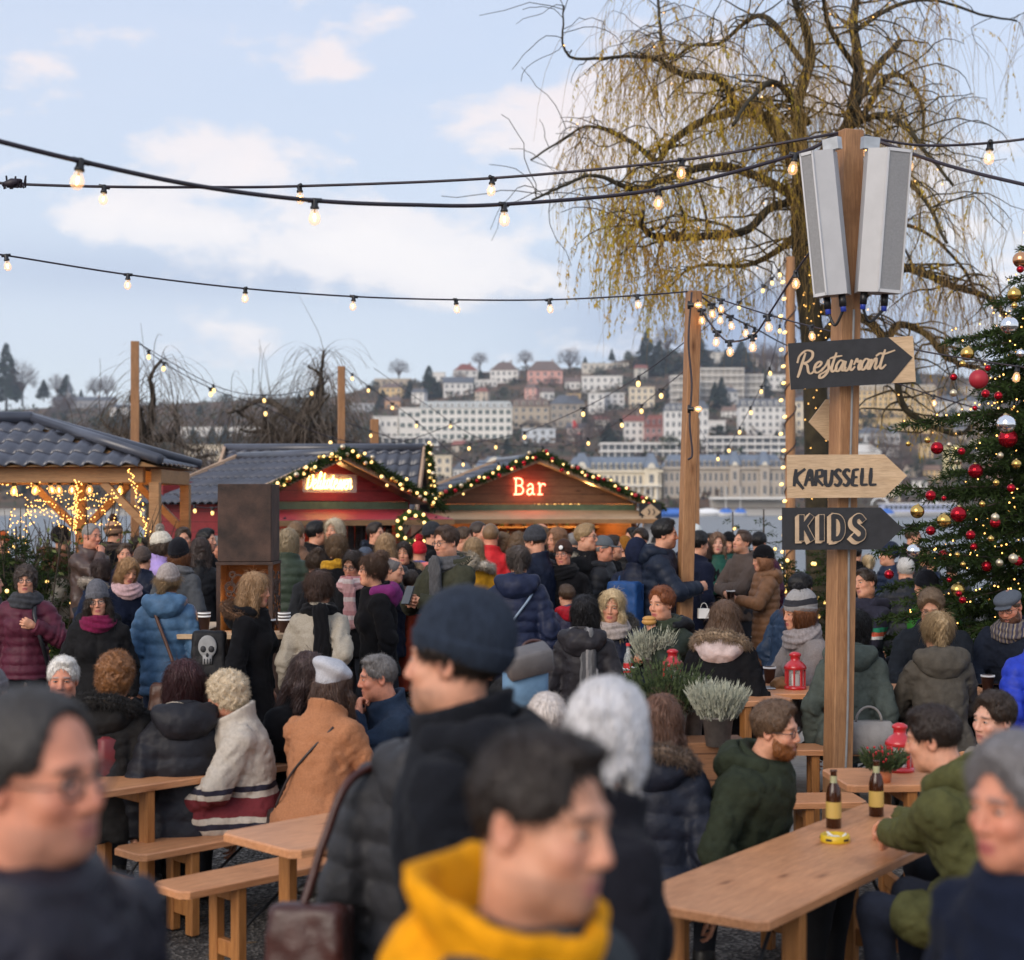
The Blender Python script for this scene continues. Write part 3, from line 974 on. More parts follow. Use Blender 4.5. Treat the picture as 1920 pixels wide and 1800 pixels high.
 if kind in ('parka', 'canvas', 'wool', 'nylon', 'leather'):
  bk = tq[1] > .02
  d = d + .0045 * bk * (np.exp(-((tq[2] - .385) / .006) ** 2) + np.exp(-(tq[0] / .005) ** 2) * (tq[2] < .385)) - .003 * bk * np.exp(-((tq[2] - .372) / .007) ** 2)
  d = d + .005 * np.exp(-((np.abs(tq[0]) - sh[1][0] + .005) / .006) ** 2) * (np.abs(tq[2] - .38) < .14)
 if kind != 'fleece':
  d = d + .006 * np.exp(-(tq[0] / .006) ** 2) * (tq[1] < 0)
 if collar:
  rn = np.sqrt((tq[0] / 1.0) ** 2 + ((tq[1] - .005) / 1.08) ** 2)
  rr = .072 + th * .45 + .15 * np.clip(tq[2] - .53, 0, .2)
  cl = np.maximum(np.abs(rn - rr) - (.010 + th * .25), np.abs(tq[2] - .530 - .28 * tq[1] - collar * .35) - (.016 + collar * .75))
  d = smin(d, smax(cl, -.012 * np.ones_like(cl), .001), .022)
 V, Q = snets(d, xs, ys, zs)
 cmat = M[cm] if len(coat) < 3 else coat[2]
 if kind == 'fleece':
  mbj = MB(); mbj.add(V, Q)
  N = vnormals(V, Q)
  strands(mbj, V, N, .011, 14000, sd, down=.3, width=.0009)
  jk = mbj.build('coat', cmat, root, True, ccol)
 else:
  jk = obj('coat' if hem > .2 else 'jacket', make_mesh('coat', V, Q, mats=(cmat,), smooth=True), root, ccol)
 kn = {}
 if sit:
  for sx in (-1, 1):
   kn[sx] = (np.array((sx * .095 * w, .02, hipz - .01)), np.array((sx * .14, -.43, hipz + .01)), np.array((sx * .13, -.38, .09)))
 else:
  for sx in (-1, 1):
   kn[sx] = (np.array((sx * .095 * w, .01, .90)), np.array((sx * .105, -.02 + .02 * sx, .50)), np.array((sx * .11, .03 + .03 * sx, .09)))
 if s > 600:
  zlo = .6
 xs, ys, zs = axis(-.27, .27, .02), axis(-.58 if sit else -.18, .20, .02), axis(.05, hipz + .10, .02)
 p = grid(xs, ys, zs)
 d = ell(p, (0, .012, hipz - .01), (.165 * w, .115, .11))
 for sx in (-1, 1):
  a, e, wv = kn[sx]
  d = smin(d, smin(cap(p, a, e, .092, .066), cap(p, e, wv, .064, .050), .03), .03)
 d = smax(d, -(p[2] - .085), .005) + .005 * nz((p[0], p[1], p[2] * .7), 26, seed + 4)
 V, Q = snets(d, xs, ys, zs)
 obj('trousers', make_mesh('trousers', V, Q, mats=(M['denim'],), smooth=True), root, legs)
 for sx in (-1, 1):
  e = kn[sx][2]
  xs, ys, zs = axis(e[0] - .08, e[0] + .08, .014), axis(e[1] - .22, e[1] + .10, .014), axis(-.015, .16, .014)
  p = grid(xs, ys, zs)
  d = smin(ell(p, (e[0], e[1] - .06, .045), (.046, .135, .05)), cap(p, (e[0], e[1], .13), (e[0], e[1] + .01, .05), .052, .05), .03)
  d = smax(d, -(p[2] - .002), .004)
  V, Q = snets(d, xs, ys, zs)
  obj('shoe', make_mesh('shoe', V, Q, mats=(M['leather'],), smooth=True), root, shoe)
 if hair[0] != 'none':
  hh = h if s > 225 else .0068
  big = hair[0] in ('long', 'parted')
  xs, ys, zs = axis(-.145, .145, hh), axis(-.135, .20, hh), axis(-.33 if big else -.17, .20, hh)
  q = grid(xs, ys, zs)
  d = hair_field(q, hair[0], hair[2] if len(hair) > 2 else 0.0, seed)
  if hat and hat[0] not in ('headband', 'hoodup'):
   lim = (.055 - .3 * q[1] if hat[0] == 'beret' else .05 - .22 * (q[1] + .09))
   d = smax(d, q[2] - lim, .01)
  V, Q = snets(d, xs, ys, zs)
  if len(V):
   mh = MB(); mh.add(V, Q)
   N = vnormals(V, Q)
   nst = int({'buzz': 1500, 'receding': 2200, 'shortbob': 1500, 'balding': 400, 'short': 2600, 'curly': 2200}.get(hair[0], 2800) * (1 if s < 240 else 1.8))
   if nst:
    strands(mh, V, N, {'buzz': .009, 'receding': .016, 'shortbob': .03, 'short': .026, 'curly': .022, 'balding': .012}.get(hair[0], .08), nst, sd + 1,
      down={'short': .80, 'curly': .2, 'balding': .6}.get(hair[0], .93), width=.0007 if hair[0] == 'short' else .0009,
      comb=(.3, -.35, -.9) if hair[0] == 'short' else (0, 0, -1.0))
   me = mh.mesh('hair', (M['hair'],), True)
   o = obj('hair', me, root, hair[1])
   o.matrix_local = HF.M4
 if beard and beard[0] == 'full':
  xs, ys, zs = axis(-.09, .09, h), axis(-.13, .04, h), axis(-.16, .02, h)
  q = grid(xs, ys, zs)
  d = head_field(q, ft) - .0055
  d = smax(d, -(-.056 - q[2] + .5 * np.maximum(0, np.abs(q[0]) - .03) + .9 * np.maximum(0, q[1] + .04)), .008)
  d = smax(d, -ell(q, (0, -.095, -.070), (.019, .03, .010)), .006)
  d = smax(d, q[1] + .006, .012) + .003 * nz(q, 120, seed)
  V, Q = snets(d, xs, ys, zs)
  if len(V):
   mh = MB(); mh.add(V, Q); strands(mh, V, vnormals(V, Q), .014, 900, sd + 3, down=.6, width=.0009)
   o = obj('beard', mh.mesh('beard', (M['hair'],), True), root, beard[1])
   o.matrix_local = HF.M4
 if hat:
  xs, ys, zs = axis(-.16, .16, h), axis(-.20, .19, h), axis(-.16 if hat[0] == 'hoodup' else -.06, .21, h)
  q = grid(xs, ys, zs)
  V, Q = snets(hat_field(q, hat[0], .004 if hair[0] in ('long', 'bob', 'curly') else 0.0), xs, ys, zs)
  hm = hat[3] if len(hat) > 3 and hat[3] is not None else M['knit' if hat[0] in ('beanie', 'slouch', 'headband') else 'canvas' if hat[0] == 'hoodup' else 'wool']
  nm = {'slouch': 'beanie', 'flatcap': 'flat_cap', 'hoodup': 'hood'}.get(hat[0], hat[0])
  o = obj(nm, make_mesh(nm, V, Q, mats=(hm,), smooth=True), root, hat[1])
  o.matrix_local = HF.M4
  if len(hat) > 2 and hat[2]:
   mp_ = MB()
   mp_.sphere((0, .03, .172), .038, 14, 10)
   pv = mp_.v[0]
   nn = (pv - f32(0, .03, .172)) / .038
   strands(mp_, pv, nn, .026, 500, sd + 5, down=0, width=.003)
   mp_.build('pompom', M['fur'], o, True, hat[2])
 if scarf:
  sm = M['knit'] if len(scarf) < 3 or scarf[2] is None else scarf[2]
  xs, ys, zs = axis(-.21, .21, .0095), axis(-.26, .21, .0095), axis(.14 if scarf[1] else .40, .70, .0095)
  q = grid(xs, ys, zs)
  ang = np.arctan2(q[0], q[1])
  d = np.full_like(q[0], 9)
  for (zc, tl, R1, R2, tr) in ((.532, .20, .098, .100, .042), (.552, .02, .084, .090, .036)):
   rr = np.sqrt((q[0] / R1) ** 2 + ((q[1] + .005) / R2) ** 2)
   t = np.sqrt(((rr - 1) * R1) ** 2 + ((q[2] - zc - tl * q[1]) * .85) ** 2) - tr
   t = t - .006 * np.sin(np.arctan2(q[2] - zc - tl * q[1], (rr - 1) * R1) * 5 + 2.2 * np.sin(ang * 2 + seed))
   d = smin(d, t, .012)
  if scarf[1]:
   x_ = .05 if scarf[1] > 0 else -.05
   yb = -.175 if abs(scarf[1]) == 1 else .165
   L = cap((q[0], (q[1] - yb * .93 + .0) * 1.9 + 0, q[2]), (x_, 0, .55), (x_ * 1.2, 0, .20), .058, .064)
   d = smin(d, L + .006 * np.sin(q[0] * 160 + 2 * np.sin(q[2] * 20)), .02)
  d = d + .004 * nz(q, 45, seed)
  V, Q = snets(d, xs, ys, zs)
  o = obj('scarf', make_mesh('scarf', V, Q, mats=(sm,), smooth=True), root, scarf[0])
  o.matrix_local = T.M4
 if hood is not None:
  xs, ys, zs = axis(-.24, .24, .0115), axis(-.20, .30, .0115), axis(.28, .74, .0115)
  q = grid(xs, ys, zs)
  d = ell(q, (0, .105 + th * .6, .50), (.150, .090, .105))
  d = smin(d, cap(q, (-.105, -.02, .535), (-.13, .09, .545), .040, .045), .05)
  d = smin(d, cap(q, (.105, -.02, .535), (.13, .09, .545), .040, .045), .05)
  d = smax(d, -ell(q, (0, .035, .60), (.088, .108, .082)), .02)
  d = d + .010 * nz((q[0], q[1], q[2]), 24, seed + 6) * .8 + .004 * nz(q, 52, seed)
  V, Q = snets(d, xs, ys, zs)
  if hoodk == 'funnel':
   rn = np.sqrt(q[0] ** 2 + (q[1] - .025) ** 2) + .006 * np.sin(5 * np.arctan2(q[0], q[1]) + 1.0)
   zt_ = .588 + .26 * q[1]
   d = smax(smax(np.abs(rn - .086 - .33 * (q[2] - .47)) - .013, q[2] - zt_, .012), .44 - q[2], .01)
   d = smin(d, np.sqrt((rn - .118) ** 2 + ((q[2] - .465 - .1 * q[1]) * 1.2) ** 2) - .038, .035)
   d = smin(d, ell(q, (0, .14, .465), (.12, .065, .10)), .04)
   d = smax(d, -cap(q, (0, -.30, .50), (0, -.09, .60), .05, .03), .02)
   d = d + .007 * nz(q, 30, 2) + .004 * nz(q, 62, 5)
   V, Q = snets(d, xs, ys, zs)
  elif hoodk:
   c0 = f32(0, .03, .50); V = (V - c0) * f32(*hoodk[:3]) + c0 + f32(0, 0, hoodk[3])
  o = obj('hood', make_mesh('hood', V, Q, mats=(cmat,), smooth=True), root, hood)
  o.matrix_local = T.M4
 if fur is not None:
  tt = np.linspace(-1, 1, 40)
  path = np.stack([.155 * np.sin(tt * 2.35), .075 - .0 + .115 * np.cos(tt * 2.35) * 1.05, .545 + .05 * np.cos(tt * 2.35) - .02], 1)
  mf = MB()
  mf.tube(path, .030 + .006 * np.sin(tt * 23), 10)
  pv = mf.v[0][:-2]
  cen = np.repeat(path, 10, 0)
  nn = (pv - cen) / (np.linalg.norm(pv - cen, axis=1, keepdims=True) + 1e-9)
  strands(mf, pv, nn, .036, 6000 if s > 225 else 3000, sd + 8, down=.2, width=.0013)
  o = mf.build('fur_trim', M['fur'], root, True, fur)
  o.matrix_local = T.M4
 if glasses:
  mg = MB()
  a = np.linspace(0, 2 * math.pi, 19)
  for sx in (-1, 1):
   ring = np.stack([sx * .0325 + .0235 * np.cos(a), -.0930 + 0 * a + .06 * np.abs(.0235 * np.cos(a)) * 0, .002 + .0185 * np.sin(a)], 1)
   mg.tube(ring, .0021, 6, cap=False)
   mg.tube([(sx * .056, -.0930, .008), (sx * .074, -.075, .008), (sx * .080, .0, .006), (sx * .079, .022, -.008)], .0019, 6)
   V = np.concatenate([[(sx * .0325, -.0930, .002)], ring[:-1]])
   mg.add(V, T=[(0, i + 1, (i + 1) % 18 + 1) for i in range(18)], m=1)
  mg.tube([(-.0095, -.0930, .006), (0, -.101, .008), (.0095, -.0930, .006)], .0019, 6)
  o = mg.build('glasses', (M['frame'], M['lens']), root, True)
  o.matrix_local = HF.M4
 root['_k'] = k
 for key in list(root.keys()):
  if key == '_k':
   del root[key]
 return dict(root=root, T=T, HF=HF, J=joints, k=k)
def gh(x, y):
 t = min(max((y - 8.5) / 3.5, 0), 1)
 e = min(max((y - 30) / 6.0, 0), 1)
 return .15 * t * t * (3 - 2 * t) - 1.3 * e * e * (3 - 2 * e)
# ------------------------------------------------------------------ ground, lake, hill
def mat_ground():
 m, nt, b = new_mat('gravel')
 v = coords(nt)
 vo = nd(nt, 'ShaderNodeTexVoronoi', Scale=55.0)
 nt.links.new(v, vo.inputs['Vector'])
 st = ramp_(nt, vo.outputs['Color'], [(0.2, (.032, .027, .023)), (0.55, (.090, .080, .068)), (0.9, (.25, .23, .205))])
 big = ramp_(nt, noise_(nt, v, 0.9, 6, 0.6), [(0.35, (.45, .42, .40)), (0.62, (1.15, 1.15, 1.15))])
 c = mixc(nt, 1.0, st, big, 'MULTIPLY')
 leaf = ramp_(nt, noise_(nt, v, 9.0, 2, 0.5), [(0.70, (0, 0, 0)), (0.74, (1, 1, 1))])
 c = mixc(nt, leaf, c, (.13, .075, .03))
 nt.links.new(c, b.inputs['Base Color'])
 b.inputs['Roughness'].default_value = 0.85
 mx = nd(nt, 'ShaderNodeMath', _operation='ADD')
 nt.links.new(vo.outputs['Distance'], mx.inputs[0])
 nt.links.new(noise_(nt, v, 6.0, 5), mx.inputs[1])
 bump(nt, b, mx.outputs[0], 0.8, 0.02)
 return m
M['gravel'] = mat_ground()
xs = np.concatenate([np.linspace(-40, -12, 8), np.linspace(-10, 10, 41), np.linspace(12, 40, 8)])
ys = np.concatenate([np.linspace(-6, 14, 61), np.linspace(14.5, 37, 46)])
mb = MB()
V = np.array([[(x, y, gh(x, y) + .012 * math.sin(x * 2.1 + y) * math.sin(y * 1.7 - x * .6)) for y in ys] for x in xs], np.float32)
i, j = np.meshgrid(np.arange(len(xs) - 1), np.arange(len(ys) - 1), indexing='ij')
n_ = len(ys)
mb.add(V.reshape(-1, 3), np.stack([i * n_ + j, (i + 1) * n_ + j, (i + 1) * n_ + j + 1, i * n_ + j + 1], -1).reshape(-1, 4))
tag(mb.build('ground', M['gravel'], None, True), kind='structure')
m, nt, b = new_mat('lake_water')
v = coords(nt, (1.0, 0.55, 1.0))
b.inputs['Base Color'].default_value = (.10, .11, .115, 1)
b.inputs['Roughness'].default_value = 0.30
n1 = noise_(nt, v, 1.1, 6, 0.6, 0.4)
n2 = noise_(nt, coords(nt, (.25, .06, 1)), 0.35, 4, 0.55)
ad = nd(nt, 'ShaderNodeMath', _operation='ADD')
nt.links.new(n1, ad.inputs[0]); nt.links.new(n2, ad.inputs[1])
bump(nt, b, ad.outputs[0], 0.9, 0.35)
LAKE = -0.9
mb = MB()
mb.add([(-700, 33, LAKE), (700, 33, LAKE), (700, 560, LAKE), (-700, 560, LAKE)], [(0, 1, 2, 3)])
tag(mb.build('lake', m), kind='structure')
SKY = [(-900, 780), (-200, 772), (0, 770), (130, 762), (300, 758), (480, 748), (640, 742), (700, 722), (800, 716), (900, 698), (1000, 692), (1100, 690),
  (1200, 668), (1300, 658), (1400, 662), (1500, 672), (1650, 690), (1800, 708), (2100, 720), (2900, 730)]
SHORE, ZR = 966.0, 640.0
def ysky(px):
 return float(np.interp(px, [a for a, _ in SKY], [b_ for _, b_ in SKY]))
def terr_Z(px, y):
 t = max(0.0, (SHORE - y) / (SHORE - ysky(px))) ** (1 / .75)
 return 520 + ZR * min(t, 1.0)
def terr_y(px, Z):
 t = min(max((Z - 520) / ZR, 0), 1)
 return SHORE - (SHORE - ysky(px)) * t ** .75
def pz(px, py, Z):
 return Vector(((px - 960) * Z / F, Z, CAMH + (HOR - py) * Z / F))
def mat_hill():
 m, nt, b = new_mat('hillside')
 v = coords(nt)
 f = noise_(nt, v, 0.03, 6, 0.65)
 c = ramp_(nt, f, [(0.30, (.045, .050, .028)), (0.45, (.085, .070, .045)), (0.58, (.15, .085, .055)), (0.70, (.07, .09, .035))])
 nt.links.new(c, b.inputs['Base Color'])
 b.inputs['Roughness'].default_value = 1.0
 b.inputs['Specular IOR Level'].default_value = 0.1
 return m
mb = MB()
pxs = np.linspace(-900, 2900, 96)
ts = np.concatenate([[-.004], np.linspace(0, 1, 34) ** 1.4, [1.15, 1.5]])
V = []
for px in pxs:
 for t in ts:
  Z = 520 + ZR * t
  if t < 0:
   V.append(((px - 960) * Z / F, Z, LAKE - 2))
  else:
   yy = SHORE - (SHORE - ysky(px)) * (min(t, 1)) ** .75
   p_ = pz(px, yy, min(Z, 520 + ZR))
   V.append((p_.x, Z, max(p_.z - (30 * (t - 1) if t > 1 else 0), LAKE + .05)))
n_ = len(ts)
i, j = np.meshgrid(np.arange(len(pxs) - 1), np.arange(n_ - 1), indexing='ij')
mb.add(V, np.stack([i * n_ + j, (i + 1) * n_ + j, (i + 1) * n_ + j + 1, i * n_ + j + 1], -1).reshape(-1, 4))
tag(mb.build('hill', mat_hill(), None, True), kind='structure')
# ------------------------------------------------------------------ houses on the far shore
M['pane'] = mat_plain('window_pane', (.085, .095, .105), 0.2, var=.4, nscale=.3)
M['shutter'] = mat_plain('green_shutter', (.035, .11, .085), 0.6)
M['far_white'] = mat_plain('render_white', (.78, .76, .72), .85, var=.08, nscale=.15)
M['far_grey'] = mat_plain('slate', (.105, .115, .135), .6, var=.25, nscale=.6)
def wallmat(c, cache={}):
 k = tuple(c)
 if k not in cache:
  cache[k] = mat_plain('render', c, .88, var=.10, nscale=.12)
 return cache[k]
def win_mesh(kind):
 mb = MB()
 mb.box((0, -.02, .5), (1, .16, 1), m=0)
 mb.box((0, -.06, -.05), (1.25, .22, .07), m=1)
 mb.box((0, -.105, .5), (.07, .03, 1), m=1)
 if kind == 'shutter':
  for sx in (-1, 1):
   mb.box((sx * .78, -.05, .5), (.46, .1, 1.04), m=2)
 return mb.mesh('window', (M['pane'], M['far_white'], M['shutter']))
WIN = {k: win_mesh(k) for k in ('plain', 'shutter')}
NB = [0]
def house(label, p0, p1, yt, yb, wall, roof='flat', rh=0, rc=(.12, .10, .09), rows=2, cols=3, win='plain', rot_=0.0, depth=.7, cat='house', dz=0.0, chim=True, bands=None, name=None):
 pc = (p0 + p1) / 2
 Z = terr_Z(pc, yb) + dz
 base = pz(pc, yb, Z)
 u = Z / F
 w, h, rhm = (p1 - p0) * u, (yb - yt) * u, rh * u
 D = max(6.0, min(w * depth, 16))
 NB[0] += 1
 root = empty(name or ('hotel' if cat == 'hotel' else 'house'), base, math.radians(rot_), label, cat)
 mb = MB()
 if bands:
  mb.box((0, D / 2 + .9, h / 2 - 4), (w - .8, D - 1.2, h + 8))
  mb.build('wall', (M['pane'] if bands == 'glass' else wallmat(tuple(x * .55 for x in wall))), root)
  for r in range(rows + 1):
   q = MB()
   q.box((0, D / 2, h * r / rows - .35), (w, D, .95))
   q.build('floor_slab', wallmat(wall), root)
  for c_ in range(cols + 1):
   q = MB()
   q.box((-w / 2 + .5 + (w - 1) * c_ / cols, .75, h / 2), (.5, .5, h))
   q.build('pillar', wallmat(wall), root)
  return root
 mb.box((0, D / 2, h / 2 - 4), (w, D, h + 8))
 mb.build('wall', wallmat(wall), root)
 rm = wallmat(rc) if rc != 'slate' else M['far_grey']
 q = MB()
 o = .5
 if roof == 'flat':
  q.box((0, D / 2, h + .25), (w + .8, D + .8, .5))
  rf = q.build('roof', wallmat(tuple(min(.8, x * 1.02) for x in wall)), root)
 else:
  ins = {'gable': 0, 'hip': min(w, D) * .42, 'mansard': rhm * .45}[roof]
  x, y0, y1 = w / 2 + o, -o, D + o
  rid = (ins if roof != 'gable' else 0)
  iy = D / 2 + o - .05 if roof in ('gable', 'hip') else ins
  if roof == 'front':
   iy = 0
  V = [(-x, y0, h), (x, y0, h), (x, y1, h), (-x, y1, h), (-x + rid, y0 + iy, h + rhm), (x - rid, y0 + iy, h + rhm), (x - rid, y1 - iy, h + rhm), (-x + rid, y1 - iy, h + rhm)]
  q.add(V, [(0, 3, 2, 1), (4, 5, 6, 7), (0, 1, 5, 4), (1, 2, 6, 5), (2, 3, 7, 6), (3, 0, 4, 7)])
  rf = q.build('roof', rm, root)
  if chim and w > 8:
   c = MB()
   c.box((w * .22, D * .5, h + rhm + .3), (1.1, 1.1, 2.2))
   c.build('chimney', wallmat((.30, .22, .18)), rf)
 for r in range(rows):
  for c_ in range(cols):
   ww = w / cols
   o_ = obj('window', WIN[win], root)
   o_.location = (-w / 2 + ww * (c_ + .5), 0.0, h * (r + .24) / rows)
   wd = min(ww * (.30 if win == 'shutter' else .42), 1.6)
   o_.scale = (wd, 1.4, min(h / rows * .52, 2.2))
 if roof == 'mansard' and cols >= 4:
  for c_ in range(cols):
   q = MB()
   x_ = -w / 2 + w / cols * (c_ + .5)
   q.box((x_, rhm * .2 - .2, h + rhm * .42), (w / cols * .5, rhm * .5, rhm * .5), m=0)
   q.box((x_, rhm * .2 - .22 - rhm * .25, h + rhm * .42), (w / cols * .28, .1, rhm * .38), m=1)
   q.build('dormer', (wallmat(wall), M['pane']), root)
 return root
WH, CR, YE, BE, GY, PK = (.74, .72, .68), (.72, .62, .46), (.70, .50, .24), (.48, .40, .30), (.45, .46, .47), (.66, .36, .30)
BR, RD, SL = (.16, .115, .10), (.24, .085, .065), 'slate'
H_ = [
 ('long white five storey hotel with rows of green shutters', 788, 960, 765, 826, (.80, .77, .71), 'mansard', 13, (.42, .45, .45), 4, 13, 'shutter', 0, .3, 'hotel'),
 ('lower cream wing with green shutters left of the white hotel', 748, 790, 766, 826, WH, 'flat', 0, BR, 3, 3, 'shutter', 0, .5, 'hotel'),
 ('small white block far left of the hotel with grey blinds', 700, 746, 782, 826, WH, 'flat', 0, BR, 2, 4, 'plain', 8, .5),
 ('yellow house with a brown hipped roof at the left end of the hill', 711, 753, 727, 747, YE, 'hip', 9, BR, 2, 4, 'plain', -6, .7),
 ('wide beige flat-roofed house on the left hilltop', 702, 770, 711, 724, BE, 'flat', 0, BR, 1, 6, 'plain', 0, .4),
 ('little orange gabled house beneath the yellow one', 722, 750, 752, 768, (.62, .36, .2), 'gable', 9, BR, 1, 2, 'plain', 0, .8),
 ('small white cube house between two dark conifers', 810, 834, 699, 716, WH, 'flat', 0, BR, 1, 2, 'plain', 0, .8),
 ('white house with steep grey roof and black windows above the hotel', 832, 887, 718, 742, WH, 'gable', 12, SL, 2, 5, 'plain', 5, .6),
 ('white house with a big dark red roof on the hilltop', 855, 896, 694, 714, WH, 'hip', 13, RD, 2, 3, 'plain', 12, .8),
 ('low white bungalow beneath the hilltop villas', 890, 932, 713, 726, WH, 'flat', 0, BR, 1, 5, 'plain', 0, .5),
 ('large white villa with a red brown hipped roof on the ridge', 919, 971, 694, 718, WH, 'hip', 17, BR, 2, 5, 'plain', -5, .8),
 ('pink villa with a grey hipped roof on the ridge', 989, 1055, 695, 719, PK, 'hip', 20, BR, 2, 5, 'plain', 0, .7),
 ('grey stone villa with bay windows beside the hotel', 961, 1030, 762, 803, BE, 'mansard', 14, BR, 3, 5, 'plain', 0, .6),
 ('taller brown stone villa with a slate roof and gables', 1032, 1096, 757, 802, (.36, .31, .25), 'hip', 18, SL, 3, 5, 'plain', 0, .7),
 ('pale blue two storey house with dark windows', 980, 1041, 805, 830, (.60, .64, .68), 'flat', 0, BR, 2, 4, 'plain', 0, .6),
 ('small pale cottage with pointed roof under the pink villa', 1018, 1040, 735, 750, WH, 'gable', 9, BR, 1, 2, 'plain', 20, .8),
 ('small white gabled house right of the pink villa', 1060, 1088, 716, 730, WH, 'gable', 9, BR, 1, 3, 'plain', 0, .8),
 ('long low flat-roofed house on top of the hill', 1092, 1182, 682, 694, (.62, .58, .5), 'flat', 0, BR, 1, 8, 'plain', 0, .4),
 ('white terrace house with balconies below the long flat roof', 1091, 1166, 706, 732, WH, 'flat', 0, BR, 2, 6, 'plain', -5, .5),
 ('narrow bright white block among brown trees', 1104, 1133, 738, 776, WH, 'flat', 0, BR, 3, 2, 'plain', 0, .8),
 ('grey white block right beside the narrow white one', 1135, 1171, 738, 768, (.6, .6, .6), 'flat', 0, BR, 3, 3, 'plain', 0, .7),
 ('cream four storey block with a flat roof on the slope', 1181, 1227, 727, 764, CR, 'flat', 0, BR, 3, 4, 'plain', 0, .6),
 ('white block at the right end of the terraced building', 1428, 1476, 704, 732, WH, 'flat', 0, BR, 2, 4, 'plain', 0, .6),
 ('white hotel with a dark mansard roof and balconies', 1388, 1476, 762, 816, WH, 'mansard', 15, SL, 4, 7, 'plain', 0, .5, 'hotel'),
 ('white house with tall slate roof behind the wooden pole', 1246, 1291, 770, 838, WH, 'mansard', 14, SL, 4, 4, 'plain', 0, .6),
 ('narrow white tower house right of the wooden pole', 1306, 1328, 766, 836, WH, 'hip', 16, SL, 4, 2, 'plain', 0, .9),
 ('small white annex with flat roof right of the tower house', 1330, 1360, 790, 812, WH, 'flat', 0, BR, 1, 3, 'plain', 0, .6),
 ('white gabled house joined to the red roofed one', 1170, 1207, 790, 830, WH, 'gable', 12, RD, 3, 3, 'plain', 0, .7),
 ('house with dark red mansard roof and red walls', 1209, 1253, 800, 830, (.42, .22, .2), 'mansard', 22, RD, 2, 4, 'plain', 0, .6),
 ('pale pink house beside a hanging red flag', 1064, 1096, 803, 826, (.68, .55, .48), 'gable', 10, SL, 2, 3, 'plain', 0, .7),
 ('cream house with balconies left of the bar roof', 802, 846, 856, 905, CR, 'flat', 0, BR, 3, 3, 'plain', 0, .7),
 ('grand yellow hotel front of many window columns', 1606, 1756, 732, 784, YE, 'mansard', 11, (.40, .36, .3), 5, 15, 'plain', 0, .3, 'hotel'),
 ('yellow arcade storey standing at the foot of the yellow hotel', 1604, 1768, 786, 806, YE, 'flat', 0, BR, 1, 14, 'plain', 0, .2, 'hotel', -8),
 ('grey white apartment block right of the yellow hotel', 1752, 1838, 752, 794, (.6, .58, .55), 'hip', 12, SL, 3, 8, 'plain', 0, .5),
 ('cream house between the willow trunk and the spiral pole', 1492, 1526, 752, 818, CR, 'hip', 10, SL, 4, 3, 'plain', 0, .7),
 ('long slate roofed house beneath the yellow arcade', 1612, 1688, 812, 832, (.55, .55, .54), 'hip', 12, SL, 1, 7, 'plain', 0, .5),
 ('white house with a broad white roof behind the carousel sign', 1600, 1652, 848, 880, WH, 'hip', 16, (.62, .6, .56), 1, 3, 'plain', 0, .7),
 ('cream shore house with dark windows behind the sign tip', 1660, 1688, 902, 940, CR, 'flat', 0, BR, 3, 2, 'plain', 0, .7),
 ('pale yellow house partly behind the Christmas tree', 1776, 1800, 838, 900, (.7, .6, .3), 'flat', 0, BR, 4, 2, 'plain', 0, .8),
 ('cream arcaded hall half hidden by bare willow branches', 346, 476, 836, 878, CR, 'flat', 0, BR, 2, 14, 'plain', 0, .2),
 ('white hall roof with long windows above the arcaded hall', 340, 490, 802, 818, WH, 'flat', 0, BR, 1, 16, 'plain', 0, .2),
 ('small white house left of the first bare willow', 206, 240, 764, 780, WH, 'gable', 6, SL, 1, 4, 'plain', 0, .5),
 ('low grey building beside the church spire', 98, 214, 751, 766, (.30, .30, .31), 'gable', 8, SL, 1, 12, 'plain', 0, .2),
 ('grey slate roofed house right of the tall white hotel', 1340, 1384, 735, 758, (.6, .6, .58), 'hip', 10, SL, 2, 4, 'plain', 0, .6),
 ('white shore house with blue slate roof left of the palace', 850, 884, 880, 915, WH, 'hip', 14, SL, 2, 4, 'plain', 0, .5),
]
for r in H_:
 a = dict(zip(('label', 'p0', 'p1', 'yt', 'yb', 'wall', 'roof', 'rh', 'rc', 'rows', 'cols', 'win', 'rot_', 'depth', 'cat', 'dz'), r))
 house(**a)
house('broad white terraced building with long balconies on the hill', 1312, 1396, 690, 752, (.66, .62, .56), rows=5, cols=7, bands='dark', cat='apartments', name='terrace_building')
house('stepped right half of the white terraced building', 1396, 1432, 702, 752, (.62, .59, .54), rows=4, cols=3, bands='dark', cat='apartments', name='terrace_building')
house('stepped left part of the white terraced building behind the pole', 1258, 1311, 704, 758, (.68, .64, .58), rows=4, cols=4, bands='dark', cat='apartments', name='terrace_building')
house('long white glass fronted building above the palace roof', 1126, 1284, 830, 858, WH, rows=2, cols=12, bands='glass', cat='building', name='glass_building')
house('white layered terraces with green planting above the grand hotel', 1324, 1478, 818, 856, WH, rows=3, cols=10, bands='glass', cat='building', name='glass_building')
house('white curved terrace building in front of the white hotel', 716, 822, 818, 848, WH, rows=2, cols=8, bands='glass', cat='building', name='glass_building')
rg = np.random.RandomState(23)
PALS = [WH, WH, CR, BE, GY, YE, PK, (.62, .58, .50), (.70, .66, .58), (.55, .47, .38)]
ROOFS = [BR, RD, SL, (.20, .13, .10), (.10, .085, .08)]
taken = [(r[1], r[2], r[3] - 6, r[4]) for r in H_] + [(1258, 1432, 685, 760), (716, 822, 810, 850), (1120, 1480, 812, 940), (880, 1245, 845, 940)]
k = 0
